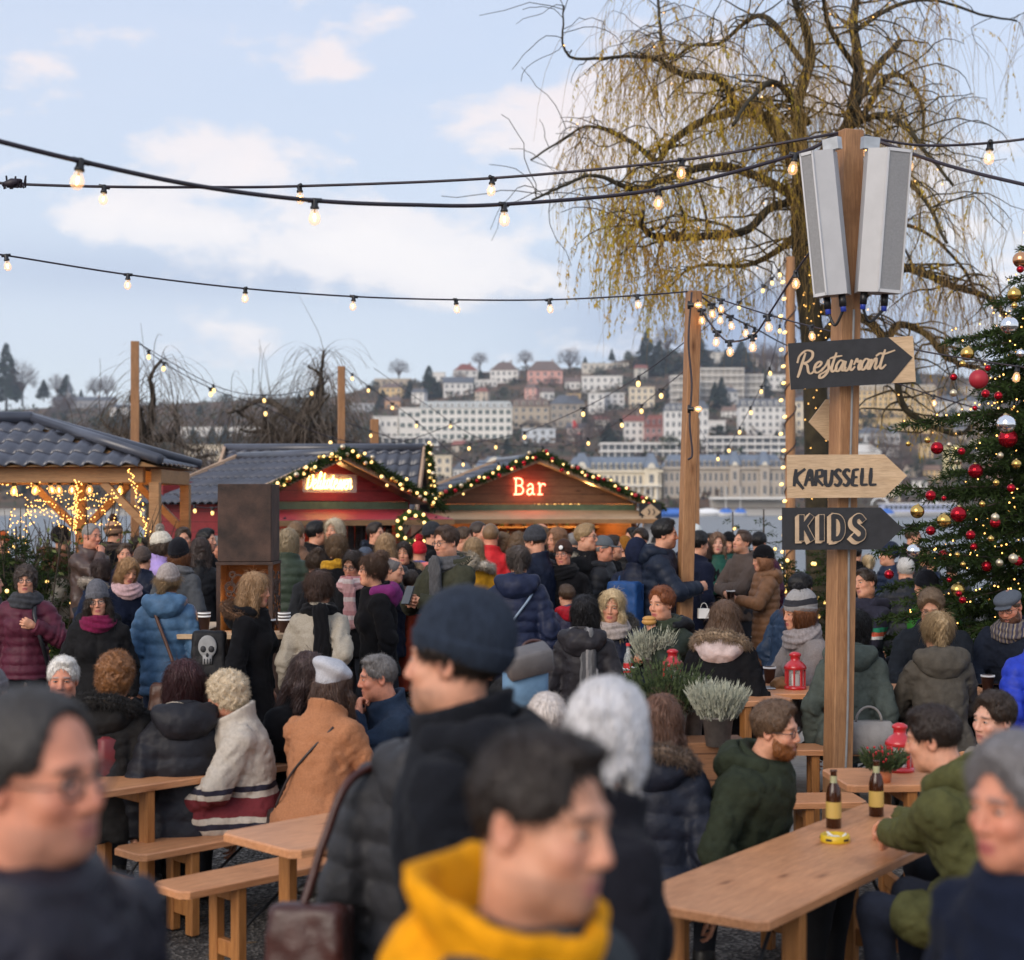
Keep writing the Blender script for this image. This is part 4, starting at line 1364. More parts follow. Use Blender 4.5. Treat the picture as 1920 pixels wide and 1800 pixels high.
while k < 80:
 p0 = rg.uniform(650, 1850); wd_ = rg.uniform(18, 46); hh = rg.uniform(11, 26)
 yb = rg.uniform(ysky(p0) + 22, 925); yt = yb - hh
 if any(p0 < b_ + 2 and p0 + wd_ > a - 2 and yt - 8 < d and yb > c + 2 for a, b_, c, d in taken):
  k += .06
  continue
 taken.append((p0, p0 + wd_, yt, yb)); k += 1
 rt = ('hip', 'gable', 'flat', 'mansard')[rg.randint(4)]
 o = house('small house squeezed between trees and hotels on the far hillside', p0, p0 + wd_, yt, yb, PALS[rg.randint(10)], rt, rg.uniform(5, 11), ROOFS[rg.randint(5)], 2 if hh < 18 else 3, max(2, int(wd_ / 9)), 'plain' if k % 3 else 'shutter', rg.uniform(-25, 25), rg.uniform(.5, 1))
 o['group'] = 'small houses on the far hillside'
def palace(label, p0, p1, yt, yb, rh, wall, ncol, pav, colonnade, cat):
 pc = (p0 + p1) / 2
 Z = terr_Z(pc, yb)
 u = Z / F
 base = pz(pc, yb, Z)
 w, h, r = (p1 - p0) * u, (yb - yt) * u, rh * u
 root = empty('palace_hotel', base, 0, label, cat)
 D = 14
 q = MB(); q.box((0, D / 2, h / 2 - 2), (w, D, h + 4)); q.build('wall', wallmat(wall), root)
 q = MB(); q.box((0, -.3, h + .1), (w + 1, 1.2, .8)); q.build('cornice', wallmat(tuple(min(.8, x * 1.1) for x in wall)), root)
 q = MB(); x, i_ = w / 2, r * .55
 V = [(-x, 0, h + .52), (x, 0, h + .52), (x, D, h + .52), (-x, D, h + .52), (-x + i_, i_, h + r), (x - i_, i_, h + r), (x - i_, D - i_, h + r), (-x + i_, D - i_, h + r)]
 q.add(V, [(0, 3, 2, 1), (4, 5, 6, 7), (0, 1, 5, 4), (1, 2, 6, 5), (2, 3, 7, 6), (3, 0, 4, 7)])
 rf = q.build('roof', M['far_blue'], root)
 n = ncol
 for k in range(n):
  x_ = -w / 2 + w * (k + .5) / n
  d_ = MB(); d_.box((x_, r * .14, h + r * .36), (w / n * .42, r * .5, r * .42), m=0); d_.box((x_, r * .14 - r * .25 - .04, h + r * .36), (w / n * .26, .1, r * .3), m=1)
  d_.build('dormer', (wallmat(wall), M['pane']), rf)
  for rr in range(2 if not colonnade else 1):
   o_ = obj('window', WIN['plain'], root)
   o_.location = (x_, 0, h * ((.12 + .45 * rr) if not colonnade else .58))
   o_.scale = (min(1.6, w / n * .42), 1.4, h * .27)
  if colonnade:
   c = MB()
   c.lathe((-w / 2 + w * k / n + .4, -1.6, 0), [(.5, 0), (.45, h * .06), (.36, h * .1), (.32, h * .44), (.5, h * .48)], 10)
   c.build('column', wallmat((.76, .72, .64)), root, True)
 if colonnade:
  c = MB(); c.box((0, -1.4, h * .50), (w, 2.4, h * .05)); c.build('balcony', wallmat((.76, .72, .64)), root)
 for (a0, a1) in pav:
  xa, xb = ((a0 - pc) * u, (a1 - pc) * u)
  xm, pw = (xa + xb) / 2, xb - xa
  c = MB(); c.box((xm, 1.0, h / 2 + r * .12), (pw, 4.2, h + r * .24)); c.build('pavilion', wallmat(tuple(min(.8, x * 1.05) for x in wall)), root)
  c = MB()
  hh = h + r * .24
  V = [(xa - .5, -1.5, hh), (xb + .5, -1.5, hh), (xb + .5, 5, hh), (xa - .5, 5, hh), (xm - pw * .2, .6, hh + r), (xm + pw * .2, .6, hh + r), (xm + pw * .2, 3, hh + r), (xm - pw * .2, 3, hh + r)]
  c.add(V, [(0, 3, 2, 1), (4, 5, 6, 7), (0, 1, 5, 4), (1, 2, 6, 5), (2, 3, 7, 6), (3, 0, 4, 7)])
  c.build('pavilion_roof', M['far_blue'], root)
  c = MB()
  a = np.linspace(0, math.pi, 9)
  c.prism([(xm + pw * .28 * math.cos(t), hh - .3 + pw * .42 * math.sin(t)) for t in a], -1.75, .8); c.build('gable', wallmat((.74, .68, .56)), root)
  for rr in range(2):
   o_ = obj('window', WIN['plain'], root)
   o_.location = (xm, -1.12, h * (.14 + .47 * rr)); o_.scale = (pw * .3, 1.4, h * .28)
 return root
M['far_blue'] = mat_plain('blue_slate', (.15, .185, .24), .55, var=.2, nscale=.4)
palace('cream lakeside palace with blue mansard roof and colonnade', 1062, 1240, 884, 938, 28, (.72, .63, .47), 16, ((1076, 1106), (1208, 1234)), True, 'palace')
palace('left wing of the palace with a blue domed roof behind the bar', 884, 1060, 888, 938, 26, (.70, .62, .48), 14, ((896, 958),), False, 'palace')
palace('grey beige grand hotel with pilasters right of the wooden pole', 1244, 1472, 878, 934, 26, (.44, .38, .31), 22, ((1368, 1386), (1424, 1442)), False, 'hotel')
q = MB(); b_ = pz(128, 766, terr_Z(128, 766)); u = b_.y / F
root = empty('church_tower', b_, 0, 'slim grey church tower with a needle spire', 'church')
q.box((0, 2, 10 * u * 1.2), (7 * u, 7 * u, 40 * u)); q.build('wall', wallmat((.34, .34, .35)), root)
q = MB(); q.lathe((0, 2, 30 * u), [(5 * u, 0), (2.2 * u, 12 * u), (.2, 36 * u)], 8); q.build('spire', M['far_grey'], root)
fb = pz(1073, 826, terr_Z(1080, 826)); u = fb.y / F
root = empty('flag_pole', fb, 0, 'red flag hanging from a tall pole by the pink house', 'flag')
q = MB(); q.tube([(0, 0, -2), (0, 0, 42 * u)], .18, 8); q.build('pole', M['far_white'], root)
q = MB(); a = np.linspace(0, 1, 10)
V = [(.2 + .5 * k + 2.2 * k * s_, .25 * math.sin(9 * s_ + k), (38 - 26 * s_) * u) for s_ in a for k in (0, 1, 2)]
q.add(V, [(r * 3 + k, r * 3 + k + 1, r * 3 + k + 4, r * 3 + k + 3) for r in range(9) for k in (0, 1)]); q.build('flag', mat_plain('flag_red', (.62, .03, .03), .8), root, True)
b_ = pz(1410, 950, 516); u = b_.y / F
root = empty('lakeside_kiosk', b_, 0, 'long white awning roof on the far quay', 'kiosk')
q = MB(); q.box((0, 4, 16 * u), (150 * u, 9, 4 * u)); q.build('roof', M['far_white'], root)
q = MB(); q.box((0, 6, 6 * u), (146 * u, 5, 16 * u)); q.build('wall', wallmat((.35, .32, .28)), root)
q = MB(); q.box((0, 527, LAKE + .9), (1500, 20, 1.9)); q.box((0, 517, LAKE + 1.95), (1500, .6, .5)); tag(q.build('quay', wallmat((.45, .43, .40))), kind='structure')
def boat(label, px, py, L, W_, hull, cover, z=500, masts=False, kind='cover'):
 b_ = Vector(((px - 960) * z / F, z, LAKE))
 root = empty('boat', b_, 0, label, 'boat', None)
 q = MB(); n = 13
 for s_ in range(n):
  t = -1 + 2 * s_ / (n - 1)
  wd = W_ / 2 * (1 - abs(t) ** 2.6) + .05
  zt = 1.1 + .35 * t * t
  q.v.append(np.array([(t * L / 2, -wd, zt), (t * L / 2 * .93, -wd * .7, -.3), (t * L / 2 * .93, wd * .7, -.3), (t * L / 2, wd, zt)], np.float32)); q.c.append(np.ones((4, 3), np.float32))
 q.n = n * 4
 Q = [(s_ * 4 + k, s_ * 4 + k + 1, s_ * 4 + 5 + k, s_ * 4 + 4 + k) for s_ in range(n - 1) for k in range(3)]
 q.q.append(np.array(Q, np.int32)); q.qm.append(np.zeros(len(Q), np.int32))
 q.build('hull', hull, root, True)
 q = MB()
 if kind == 'cover':
  for s_ in range(n - 1):
   t0, t1 = -1 + 2 * s_ / (n - 1), -1 + 2 * (s_ + 1) / (n - 1)
   f0, f1 = (1 - abs(t0) ** 2.6), (1 - abs(t1) ** 2.6)
   q.add([(t0 * L / 2, -W_ / 2 * f0, 1.1), (t1 * L / 2, -W_ / 2 * f1, 1.1), (t1 * L / 2, 0, 1.2 + 1.3 * f1), (t0 * L / 2, 0, 1.2 + 1.3 * f0), (t0 * L / 2, W_ / 2 * f0, 1.1), (t1 * L / 2, W_ / 2 * f1, 1.1)], [(0, 1, 2, 3), (3, 2, 5, 4)])
  q.build('cover', cover, root)
 else:
  q.box((0, 0, 2.6), (L * .8, W_ * .7, 2.2), m=0); q.box((0, -W_ * .355, 2.8), (L * .78, .08, 1.0), m=1)
  for k in range(16):
   q.box((-L * .38 + L * .76 * k / 15, -W_ * .37, 2.7), (.25, .1, 1.4), m=0)
  q.build('cabin', (cover, M['pane']), root)
  q = MB(); q.box((0, 0, 3.9), (L * .84, W_ * .8, .3)); q.build('cabin_roof', hull, root)
  for sx in (-.42, .12):
   q = MB(); a = np.linspace(0, math.pi, 12); q.tube([(sx * L + 2.4 * math.cos(t), -W_ * .2, 3.4 + 2.2 * math.sin(t)) for t in a], .2, 8); q.build('arch', hull, root, True)
 if masts:
  q = MB(); q.tube([(0, 0, 1), (0, 0, 9)], .09, 6); q.build('mast', M['far_white'], root)
 return root
blue_c = mat_plain('boat_cover', (.05, .16, .52), .6); whi = mat_plain('boat_white', (.8, .8, .8), .4)
boat('blue covered motor boat on the lake behind the bar roof', 1262, 968, 11, 3.4, blue_c, blue_c, 430)
boat('white motor boat moored right of the blue covered boat', 1328, 968, 8.5, 2.8, whi, whi, 470)
boat('small sailing boat with a blue cover and bare mast', 1361, 968, 4.6, 2.2, whi, blue_c, 460, True)
boat('small boat with a blue cover left of the signpost', 1388, 968, 4.2, 2.2, whi, blue_c, 465, True)
boat('white excursion boat with two arches behind the tree', 1720, 968, 26, 6, whi, mat_plain('boat_cabin', (.5, .55, .75), .4), 440, kind='cabin')
boat('small blue pedal boat in front of the excursion boat', 1662, 970, 4.5, 2.4, whi, blue_c, 400)
# ------------------------------------------------------------------ far trees
M['leafy'] = mat_objcol('conifer_green', .9, .5, .35, bumps=0, spec=.15)
M['twig'] = mat_objcol('far_twigs', .95, .35, .35, bumps=0, spec=.1)
M['bark_far'] = mat_plain('bark_far', (.06, .05, .042), .95, nscale=.5)
def conifer_mesh(seed, n=420):
 rg = np.random.RandomState(seed)
 mb = MB()
 t = rg.rand(n) ** .8
 r = (1 - t) * .26 + .015
 a = rg.rand(n) * 2 * math.pi
 rr = r * rg.uniform(.45, 1.1, n)
 c = np.stack([rr * np.cos(a), rr * np.sin(a), .06 + .94 * t], 1)
 L = (.10 * (1 - t) + .035)[:, None]
 d = np.stack([np.cos(a), np.sin(a), -.45 + 0 * a], 1)
 s_ = np.stack([-np.sin(a), np.cos(a), rg.normal(0, .3, n)], 1)
 V = np.stack([c - s_ * L * .55, c + d * L - s_ * L * .25, c + d * L * 1.1 + s_ * L * .25, c + s_ * L * .55 + np.array((0, 0, .02))], 1)
 mb.add(V.reshape(-1, 3), np.arange(n * 4).reshape(-1, 4))
 return mb.mesh('crown', (M['leafy'],))
def bare_mesh(seed, n=520, weep=False):
 rg = np.random.RandomState(seed)
 mb = MB()
 a = rg.rand(n) * 2 * math.pi
 el = np.arccos(rg.uniform(-.35, 1, n))
 R = rg.uniform(.10, 1, n) ** .45
 c0 = np.stack([.36 * R * np.sin(el) * np.cos(a), .36 * R * np.sin(el) * np.sin(a), .50 + .47 * R * np.cos(el)], 1)
 d = c0 - np.array((0, 0, .30))
 d /= np.linalg.norm(d, axis=1, keepdims=True)
 d += rg.normal(0, .28, (n, 3))
 if weep:
  d = np.array((0, 0, -1.0)) + rg.normal(0, .2, (n, 3))
 L = rg.uniform(.06, .17, (n, 1))
 u = np.cross(d, rg.normal(0, 1, (n, 3)))
 u /= np.linalg.norm(u, axis=1, keepdims=True)
 wd = .0055
 V = np.stack([c0 - u * wd, c0 + u * wd, c0 + d * L + u * wd * .4, c0 + d * L - u * wd * .4], 1)
 mb.add(V.reshape(-1, 3), np.arange(n * 4).reshape(-1, 4))
 for k in range(14):
  an = k * 2.4
  e_ = (.28 * math.cos(an), .28 * math.sin(an), .55 + .35 * rg.rand())
  mb.tube([(0, 0, .22), (e_[0] * .4, e_[1] * .4, .45), e_], [.018, .011, .004], 4)
 return mb.mesh('crown', (M['twig'],))
def round_mesh(seed, n=520):
 rg = np.random.RandomState(seed)
 mb = MB()
 cl = rg.normal(0, 1, (13, 3)); cl /= np.linalg.norm(cl, axis=1, keepdims=True)
 cl = cl * np.array((.24, .24, .26)) + np.array((0, 0, .58))
 i_ = rg.randint(0, 13, n)
 d = rg.normal(0, 1, (n, 3)); d /= np.linalg.norm(d, axis=1, keepdims=True)
 c = cl[i_] + d * rg.uniform(.05, .17, (n, 1))
 u = rg.normal(0, 1, (n, 3)); u -= d * (u * d).sum(1, keepdims=True); u /= np.linalg.norm(u, axis=1, keepdims=True)
 w_ = np.cross(d, u)
 L = rg.uniform(.02, .05, (n, 1))
 V = np.stack([c - u * L, c - w_ * L * .7, c + u * L, c + w_ * L * .7], 1)
 mb.add(V.reshape(-1, 3), np.arange(n * 4).reshape(-1, 4))
 return mb.mesh('crown', (M['leafy'],))
q = MB(); q.tube([(0, 0, -.15), (0, 0, .3), (0, 0, .85)], [.028, .020, .006], 6); TRK = q.mesh('trunk', (M['bark_far'],), True)
TREES = {'con': [conifer_mesh(s_) for s_ in (1, 2, 3)], 'bare': [bare_mesh(s_) for s_ in (4, 5, 6)], 'round': [round_mesh(s_) for s_ in (7, 8)]}
NM = {'con': 'conifer', 'bare': 'bare_tree', 'round': 'evergreen_tree'}
TC = {'con': (.030, .048, .036), 'bare': (.125, .092, .082), 'round': (.042, .058, .032)}
LB = {'con': 'dark green conifer standing among the houses on the far hill', 'bare': 'leafless brown tree standing among the houses on the far hill',
  'round': 'round evergreen tree standing among the houses on the far hill'}
ft_n = [0]
def ftree(kind, px, yb, yt, label=None, wide=1.0, colr=None):
 Z = terr_Z(px, yb)
 b_ = pz(px, yb, Z)
 hgt = (yb - yt) * Z / F
 ft_n[0] += 1
 k = ft_n[0]
 o = obj(NM[kind], TRK)
 t = obj('crown', TREES[kind][k % len(TREES[kind])], o, tuple(c * (0.8 + .4 * ((k * 37) % 10) / 10) for c in (colr or TC[kind])))
 o.location = b_; o.scale = (hgt * wide, hgt * wide, hgt); o.rotation_euler = (0, 0, k * 1.3)
 tag(o, label or LB[kind], 'tree', None if label else 'far hill trees: ' + NM[kind])
for a in [('con', 804, 748, 686, 'tall dark conifer rising left above the white hotel', 1.2), ('con', 768, 748, 712), ('con', 823, 746, 714), ('con', 944, 706, 676), ('con', 1213, 700, 620, 'tallest dark spruce on the ridge left of the wooden pole', 1.1),
   ('con', 1236, 704, 640, 'broad dark spruce beside the tallest one on the ridge', 1.3), ('con', 1147, 676, 654, 'small pointed spruce above the flat roofed hilltop house'), ('con', 1097, 690, 668), ('con', 1340, 762, 716), ('con', 1353, 768, 708),
   ('con', 1390, 696, 640, 'wide dark fir on the ridge right of the wooden pole', 1.6), ('con', 1362, 700, 655, None, 1.4), ('con', 1310, 690, 628, 'dark fir behind the top of the wooden pole', 1.5), ('round', 1180, 690, 655, None, 1.3), ('round', 1255, 700, 650, None, 1.2),
   ('bare', 748, 714, 674, 'round leafless tree alone on the left skyline', 1.3), ('bare', 900, 694, 660, None, 1.2), ('bare', 985, 692, 656, None, 1.2), ('bare', 1068, 700, 652, 'large brown tree on the skyline right of the pink villa', 1.3), ('bare', 1250, 672, 612, None, 1.1),
   ('con', 12, 752, 644, 'tall thin conifer at the far left skyline', .9), ('bare', 42, 752, 678, 'tall leafless tree beside the far left conifer'), ('con', 82, 748, 712, 'pointed conifer left of the church spire', 1.3), ('bare', 107, 748, 702), ('con', 124, 748, 702, 'dark conifer right behind the church spire', 1.2),
   ('bare', 178, 752, 708), ('bare', 200, 752, 704), ('con', 152, 750, 730), ('round', 30, 800, 765, None, 1.4), ('round', 110, 800, 770, None, 1.5), ('bare', 1430, 700, 640), ('bare', 1455, 712, 645), ('bare', 1640, 720, 650), ('bare', 1700, 735, 660),
   ('con', 1718, 745, 690), ('round', 1785, 800, 760, None, 1.2), ('round', 1720, 895, 850, None, 1.0), ('bare', 1690, 905, 830), ('bare', 1655, 880, 800), ('bare', 1130, 835, 765, 'large brown leafless tree above the glass fronted building', 1.3),
   ('bare', 1090, 850, 790, None, 1.4), ('round', 1150, 775, 755, None, 1.6), ('round', 1240, 790, 750, None, 1.3), ('round', 965, 840, 810), ('bare', 870, 890, 850), ('round', 1010, 905, 880), ('bare', 1075, 800, 740), ('con', 1188, 765, 735), ('con', 1432, 745, 690), ('con', 1255, 752, 720)]:
 ftree(*a)
rg = np.random.RandomState(11)
for k in range(165):
 px = rg.uniform(60, 1850) if k % 5 else rg.uniform(0, 700)
 yb = rg.uniform(ysky(px) + 6, 930)
 hh = rg.uniform(18, 42) * (1 if yb > 780 else .8)
 ftree(['bare', 'con', 'round', 'con', 'bare', 'round'][k % 6], px, yb + 3, yb - hh, None, rg.uniform(1.0, 1.7))
for k in range(26):     # the row of pollards along the quay
 px = 1180 + k * 26 + rg.uniform(-4, 4)
 ftree('bare', px, 952, 952 - rg.uniform(15, 22), None, 1.0)
n = 5200
pxr = rg.uniform(-500, 2500, n); tt = rg.rand(n) ** .8
yy = np.array([SHORE - (SHORE - ysky(a)) * t_ ** .75 for a, t_ in zip(pxr, tt)])
Zr = 520 + ZR * tt
c = np.stack([(pxr - 960) * Zr / F, Zr, CAMH + (HOR - yy) * Zr / F], 1)
mb = MB()
pal = np.array([(.11, .085, .075), (.12, .09, .07), (.05, .065, .035), (.032, .05, .034), (.15, .10, .055), (.09, .075, .07)])
for k in range(9):
 d = rg.normal(0, 1, (n, 3)); d /= np.linalg.norm(d, axis=1, keepdims=True)
 R_ = rg.uniform(1.6, 3.8, (n, 1))
 cc = c + d * R_ * np.array((1, 1, .8)) + np.array((0, 0, 1.6))
 u = rg.normal(0, 1, (n, 3)); u /= np.linalg.norm(u, axis=1, keepdims=True)
 w_ = np.cross(u, rg.normal(0, 1, (n, 3))); w_ /= np.linalg.norm(w_, axis=1, keepdims=True)
 L = rg.uniform(.5, 1.3, (n, 1))
 V = np.stack([cc - u * L, cc - w_ * L, cc + u * L, cc + w_ * L], 1)
 cols = np.repeat(pal[rg.randint(0, 6, n)] * rg.uniform(.7, 1.3, (n, 1)), 4, 0)
 mb.add(V.reshape(-1, 3), np.arange(n * 4).reshape(-1, 4), col=cols)
m, nt, b = new_mat('far_brush')
a = nd(nt, 'ShaderNodeVertexColor', _layer_name='Col'); nt.links.new(a.outputs[0], b.inputs['Base Color']); b.inputs['Roughness'].default_value = 1; b.inputs['Specular IOR Level'].default_value = .1
M['vcol'] = m
tag(mb.build('hillside_brush', m, usecol=True), kind='stuff')
# ------------------------------------------------------------------ materials of the market
M['post'] = mat_wood('post_wood', (.24, .110, .048), (.46, .245, .115), 2, 1.0, .6)
M['table_top'] = mat_wood('table_top_wood', (.46, .185, .075), (.74, .36, .175), 0, 1.2, .42, spec=.5)
M['table_leg'] = mat_wood('table_leg_wood', (.30, .115, .032), (.50, .22, .068), 2, 1.0, .5)
M['board'] = mat_wood('plain_board', (.42, .28, .16), (.66, .48, .31), 0, 1.4, .6, knots=False)
M['stall_brown'] = mat_wood('stall_planks', (.14, .062, .03), (.30, .145, .07), 0, 1.0, .6, plank=.145)
M['stall_red'] = mat_wood('stall_red_planks', (.20, .016, .020), (.34, .038, .042), 0, 1.0, .55, plank=.145)
M['stall_green'] = mat_plain('stall_green', (.10, .15, .085), .6)
M['fascia'] = mat_wood('fascia_board', (.38, .25, .17), (.58, .42, .30), 0, 1.0, .65, knots=False)
M['pergola'] = mat_wood('pergola_wood', (.24, .12, .05), (.46, .26, .12), 0, 1.0, .6)
M['tile'] = mat_plain('roof_tile', (.060, .066, .088), .30, var=.3, nscale=1.5, spec=.6)
M['rust'] = mat_plain('rusty_steel', (.050, .026, .018), .75, var=.6, nscale=7, bumps=.5, bscale=90)
M['black'] = mat_plain('black_plastic', (.012, .012, .014), .4, var=.2)
M['black_paint'] = mat_plain('black_paint', (.016, .016, .019), .6, var=.3, nscale=14, bumps=.2)
M['cable'] = mat_plain('cable', (.022, .015, .024), .5, var=.2)
M['brass'] = mat_plain('brass', (.55, .40, .18), .3, 1.0)
M['steel'] = mat_plain('steel_bracket', (.5, .5, .5), .4, .8)
M['box_grey'] = mat_plain('speaker_grey', (.44, .44, .45), .5, var=.06)
M['grille'] = mat_plain('speaker_grille', (.27, .27, .275), .6, var=.1, nscale=90, bumps=.6, bscale=600)
M['red_enamel'] = mat_plain('red_enamel', (.50, .018, .025), .3, var=.1, coat=.4)
M['yellow'] = mat_plain('yellow_tin', (.68, .46, .02), .4, var=.12)
M['paper_white'] = mat_plain('white_paper', (.78, .77, .75), .7, var=.05)
M['cup_brown'] = mat_plain('brown_cup', (.075, .035, .026), .6, var=.15)
M['spruce'] = mat_plain('spruce_green', (.028, .048, .012), .85, var=.6, nscale=9, spec=.15)
M['bark'] = mat_plain('bark', (.055, .042, .030), .95, var=.5, nscale=9, bumps=.9, bscale=28)
M['bark_moss'] = mat_plain('mossy_bark', (.036, .028, .014), .95, var=.6, nscale=5, bumps=.9, bscale=26)
M['warm_bulb'] = mat_emit('filament', (1.0, .46, .11), 15.0)
M['fairy'] = mat_emit('fairy_led', (1.0, .50, .12), 3.2)
M['yellow_bulb'] = mat_emit('yellow_bulb', (1.0, .60, .17), 1.6, (.9, .75, .4))
m, nt, b = new_mat('bulb_glass')
b.inputs['Base Color'].default_value = (.95, .80, .58, 1)
b.inputs['Roughness'].default_value = .06
b.inputs['Alpha'].default_value = .30
b.inputs['Emission Color'].default_value = (1, .62, .28, 1)
b.inputs['Emission Strength'].default_value = .20
M['bulb_glass'] = m
m, nt, b = new_mat('clear_glass')
b.inputs['Base Color'].default_value = (.8, .85, .85, 1)
b.inputs['Roughness'].default_value = .05
b.inputs['Alpha'].default_value = .25
M['clear_glass'] = m
def catmull(pts, n=10):
 pts = [np.array(p, float) for p in pts]
 if len(pts) < 3:
  return np.array([pts[0] + (pts[1] - pts[0]) * t for t in np.linspace(0, 1, n + 1)])
 q = [2 * pts[0] - pts[1]] + pts + [2 * pts[-1] - pts[-2]]
 out = []
 for i in range(1, len(q) - 2):
  p0, p1, p2, p3 = q[i - 1:i + 3]
  for t in np.linspace(0, 1, n, endpoint=False):
   out.append(.5 * (2 * p1 + (p2 - p0) * t + (2 * p0 - 5 * p1 + 4 * p2 - p3) * t * t + (3 * p1 - p0 - 3 * p2 + p3) * t ** 3))
 out.append(pts[-1])
 return np.array(out)
def Rz(a):
 return np.array(Matrix.Rotation(a, 3, 'Z'), np.float32)
# ------------------------------------------------------------------ string lights
def bulb_meshes():
 q = MB()
 q.lathe((0, 0, 0), [(.001, -.098), (.012, -.096), (.022, -.088), (.0285, -.074), (.029, -.062), (.024, -.046), (.017, -.030), (.0145, -.018), (.0145, -.010)], 14, m=0)
 q.sphere((0, 0, -.060), (.0075, .0075, .020), 8, 6, m=1)
 q.tube([(0, 0, -.012), (0, 0, -.040)], .004, 6, m=2)
 bulb = q.mesh('bulb', (M['bulb_glass'], M['warm_bulb'], M['brass']), True)
 q = MB()
 q.lathe((0, 0, 0), [(.001, .032), (.012, .032), (.016, .024), (.017, -.006), (.021, -.010), (.021, -.020), (.001, -.020)], 12, m=0)
 q.tube([(-.034, 0, .020), (.034, 0, .020)], .012, 8)
 sock = q.mesh('socket', (M['black'],), True)
 q = MB()
 q.sphere((0, 0, -.052), (.022, .022, .030), 12, 8)
 gb = q.mesh('bulb', (M['yellow_bulb'],), True)
 return bulb, sock, gb
BULB, SOCK, GLOW = bulb_meshes()
def string_lights(label, pts, bulbs, r=.008, far=False, tilt=0.0, size=1.0):
 path = catmull([P(*p) for p in pts], 12)
 q = MB()
 q.tube(path, r, 6)
 root = q.build('string_lights', M['cable'], None, True)
 tag(root, label, 'string lights')
 sx = 960 + path[:, 0] / path[:, 1] * F
 rg = np.random.RandomState(int(abs(pts[0][0] * 7 + pts[-1][1])) % 9999)
 for bx in bulbs:
  if isinstance(bx, tuple):          # nearest to a photo point on a line that turns back
   sy = HOR - (path[:, 2] - CAMH) / path[:, 1] * F
   i = int(np.argmin((sx - bx[0]) ** 2 + (sy - bx[1]) ** 2))
  else:
   i = int(np.argmin(np.abs(sx - bx)))
  o = obj('bulb', GLOW if far else BULB, root)
  o.location = path[i] - np.array((0, 0, .020 * size))
  o.rotation_euler = (rg.normal(0, .10), rg.normal(0, .10) + tilt, rg.rand() * 6)
  o.scale = (size,) * 3
  obj('socket', SOCK, o)
 return root
S0 = 312.0
string_lights('thick dark bulb string nearest the camera sagging from upper left to the signpost',
    [(-60, 250, 470), (150, 302, 445), (380, 350, 405), (590, 376, 375), (770, 384, 350), (945, 383, 335), (1235, 355, 318), (1490, 290, 312), (1560, 256, S0), (1578, 250, S0)],
    [150, 588, 942, 1235, 1487], r=.011, size=1.05)
string_lights('middle bulb string running nearly level from the left edge to the signpost',
    [(-60, 338, 300), (30, 345, 300), (195, 350, 298), (380, 351, 294), (562, 349, 290), (923, 334, 294), (1278, 300, 302), (1500, 262, S0), (1580, 248, S0)],
    [195, 562, 923, 1278], r=.009)
string_lights('lower thin bulb string across the sky to the middle wooden pole',
    [(-60, 470, 255), (12, 479, 250), (240, 515, 240), (460, 541, 232), (663, 556, 226), (855, 562, 221), (1030, 562, 217), (1195, 554, 215), (1297, 546, 214)],
    [12, 241, 460, 663, 855, 1030, 1195], r=.007)
string_lights('short bulb string falling right from the signpost top past the speaker',
    [(1604, 250, S0), (1640, 262, S0), (1720, 292, 318), (1820, 322, 330), (1990, 362, 350)], [1628, 1707], r=.011)
string_lights('thin bulb string running right from the signpost top to the frame edge',
    [(1606, 252, S0), (1720, 272, 312), (1856, 268, 312), (2000, 250, 320)], [1856], r=.008, size=1.12)
string_lights('purple bulb string hanging in a deep loop behind the left speaker',
    [(1520, 470, 250), (1492, 510, 245), (1440, 592, 240), (1411, 630, 236), (1368, 640, 226), (1344, 622, 220), (1316, 582, 216), (1303, 548, 214)],
    [(1492, 510), (1438, 594), (1410, 631), (1368, 640), (1343, 621), (1315, 582)], r=.008, size=1.1)
string_lights('thin bulb string from the middle pole down behind the restaurant board',
    [(1304, 546, 214), (1352, 562, 216), (1440, 590, 225), (1521, 612, 235), (1620, 636, 244), (1760, 664, 250), (1960, 695, 258)], [1352, 1521, 1910], r=.006)
string_lights('double black cable string with bulbs crossing down to the spiral pole',
    [(1310, 552, 212), (1360, 588, 200), (1420, 618, 185), (1482, 650, 160), (1600, 688, 160), (1750, 742, 160), (1960, 800, 160)], [1336, 1353, 1371, 1398, 1417, 1748], r=.009, size=1.1)
string_lights('small far bulb string rising from the pole to the spiral pole top',
    [(1290, 640, 150), (1380, 570, 145), (1440, 528, 142), (1480, 482, 141)], [1384, 1430, 1446, 1460], r=.006, far=True)
string_lights('long far bulb string sweeping from the middle pole down over the bar roof',
    [(1286, 640, 190), (1197, 706, 165), (1093, 765, 140), (960, 816, 118), (800, 836, 108), (640, 790, 110)], [1197, 1093, 980, 878, 770, 700], r=.006, far=True, size=1.15)
string_lights('far bulb string dropping from the pole across the glass building',
    [(1290, 690, 170), (1240, 730, 150), (1165, 787, 130), (1103, 822, 115), (1018, 838, 105), (900, 822, 102), (790, 752, 104), (701, 690, 100)], [1240, 1205, 1165, 1103, 1018, 930, 842], r=.006, far=True, size=1.15)
string_lights('far bulb string from the tall left pole over the willows to the stalls',
    [(262, 643, 125), (307, 680, 122), (395, 728, 120), (498, 765, 117), (620, 820, 115), (740, 830, 114), (865, 790, 120)], [280, 305, 392, 500, 620, 742], r=.007, far=True, size=1.3)
string_lights('second far bulb string from the tall left pole to the short pole',
    [(262, 645, 125), (400, 722, 120), (495, 741, 117), (584, 728, 114), (640, 692, 112)], [399, 496, 584], r=.006, far=True, size=1.2)
string_lights('far bulb string falling from the short pole to the bar garland',
    [(648, 692, 112), (720, 745, 110), (781, 790, 108), (862, 860, 106), (935, 868, 105)], [660, 690, 735, 781, 866, 936], r=.006, far=True, size=1.1)
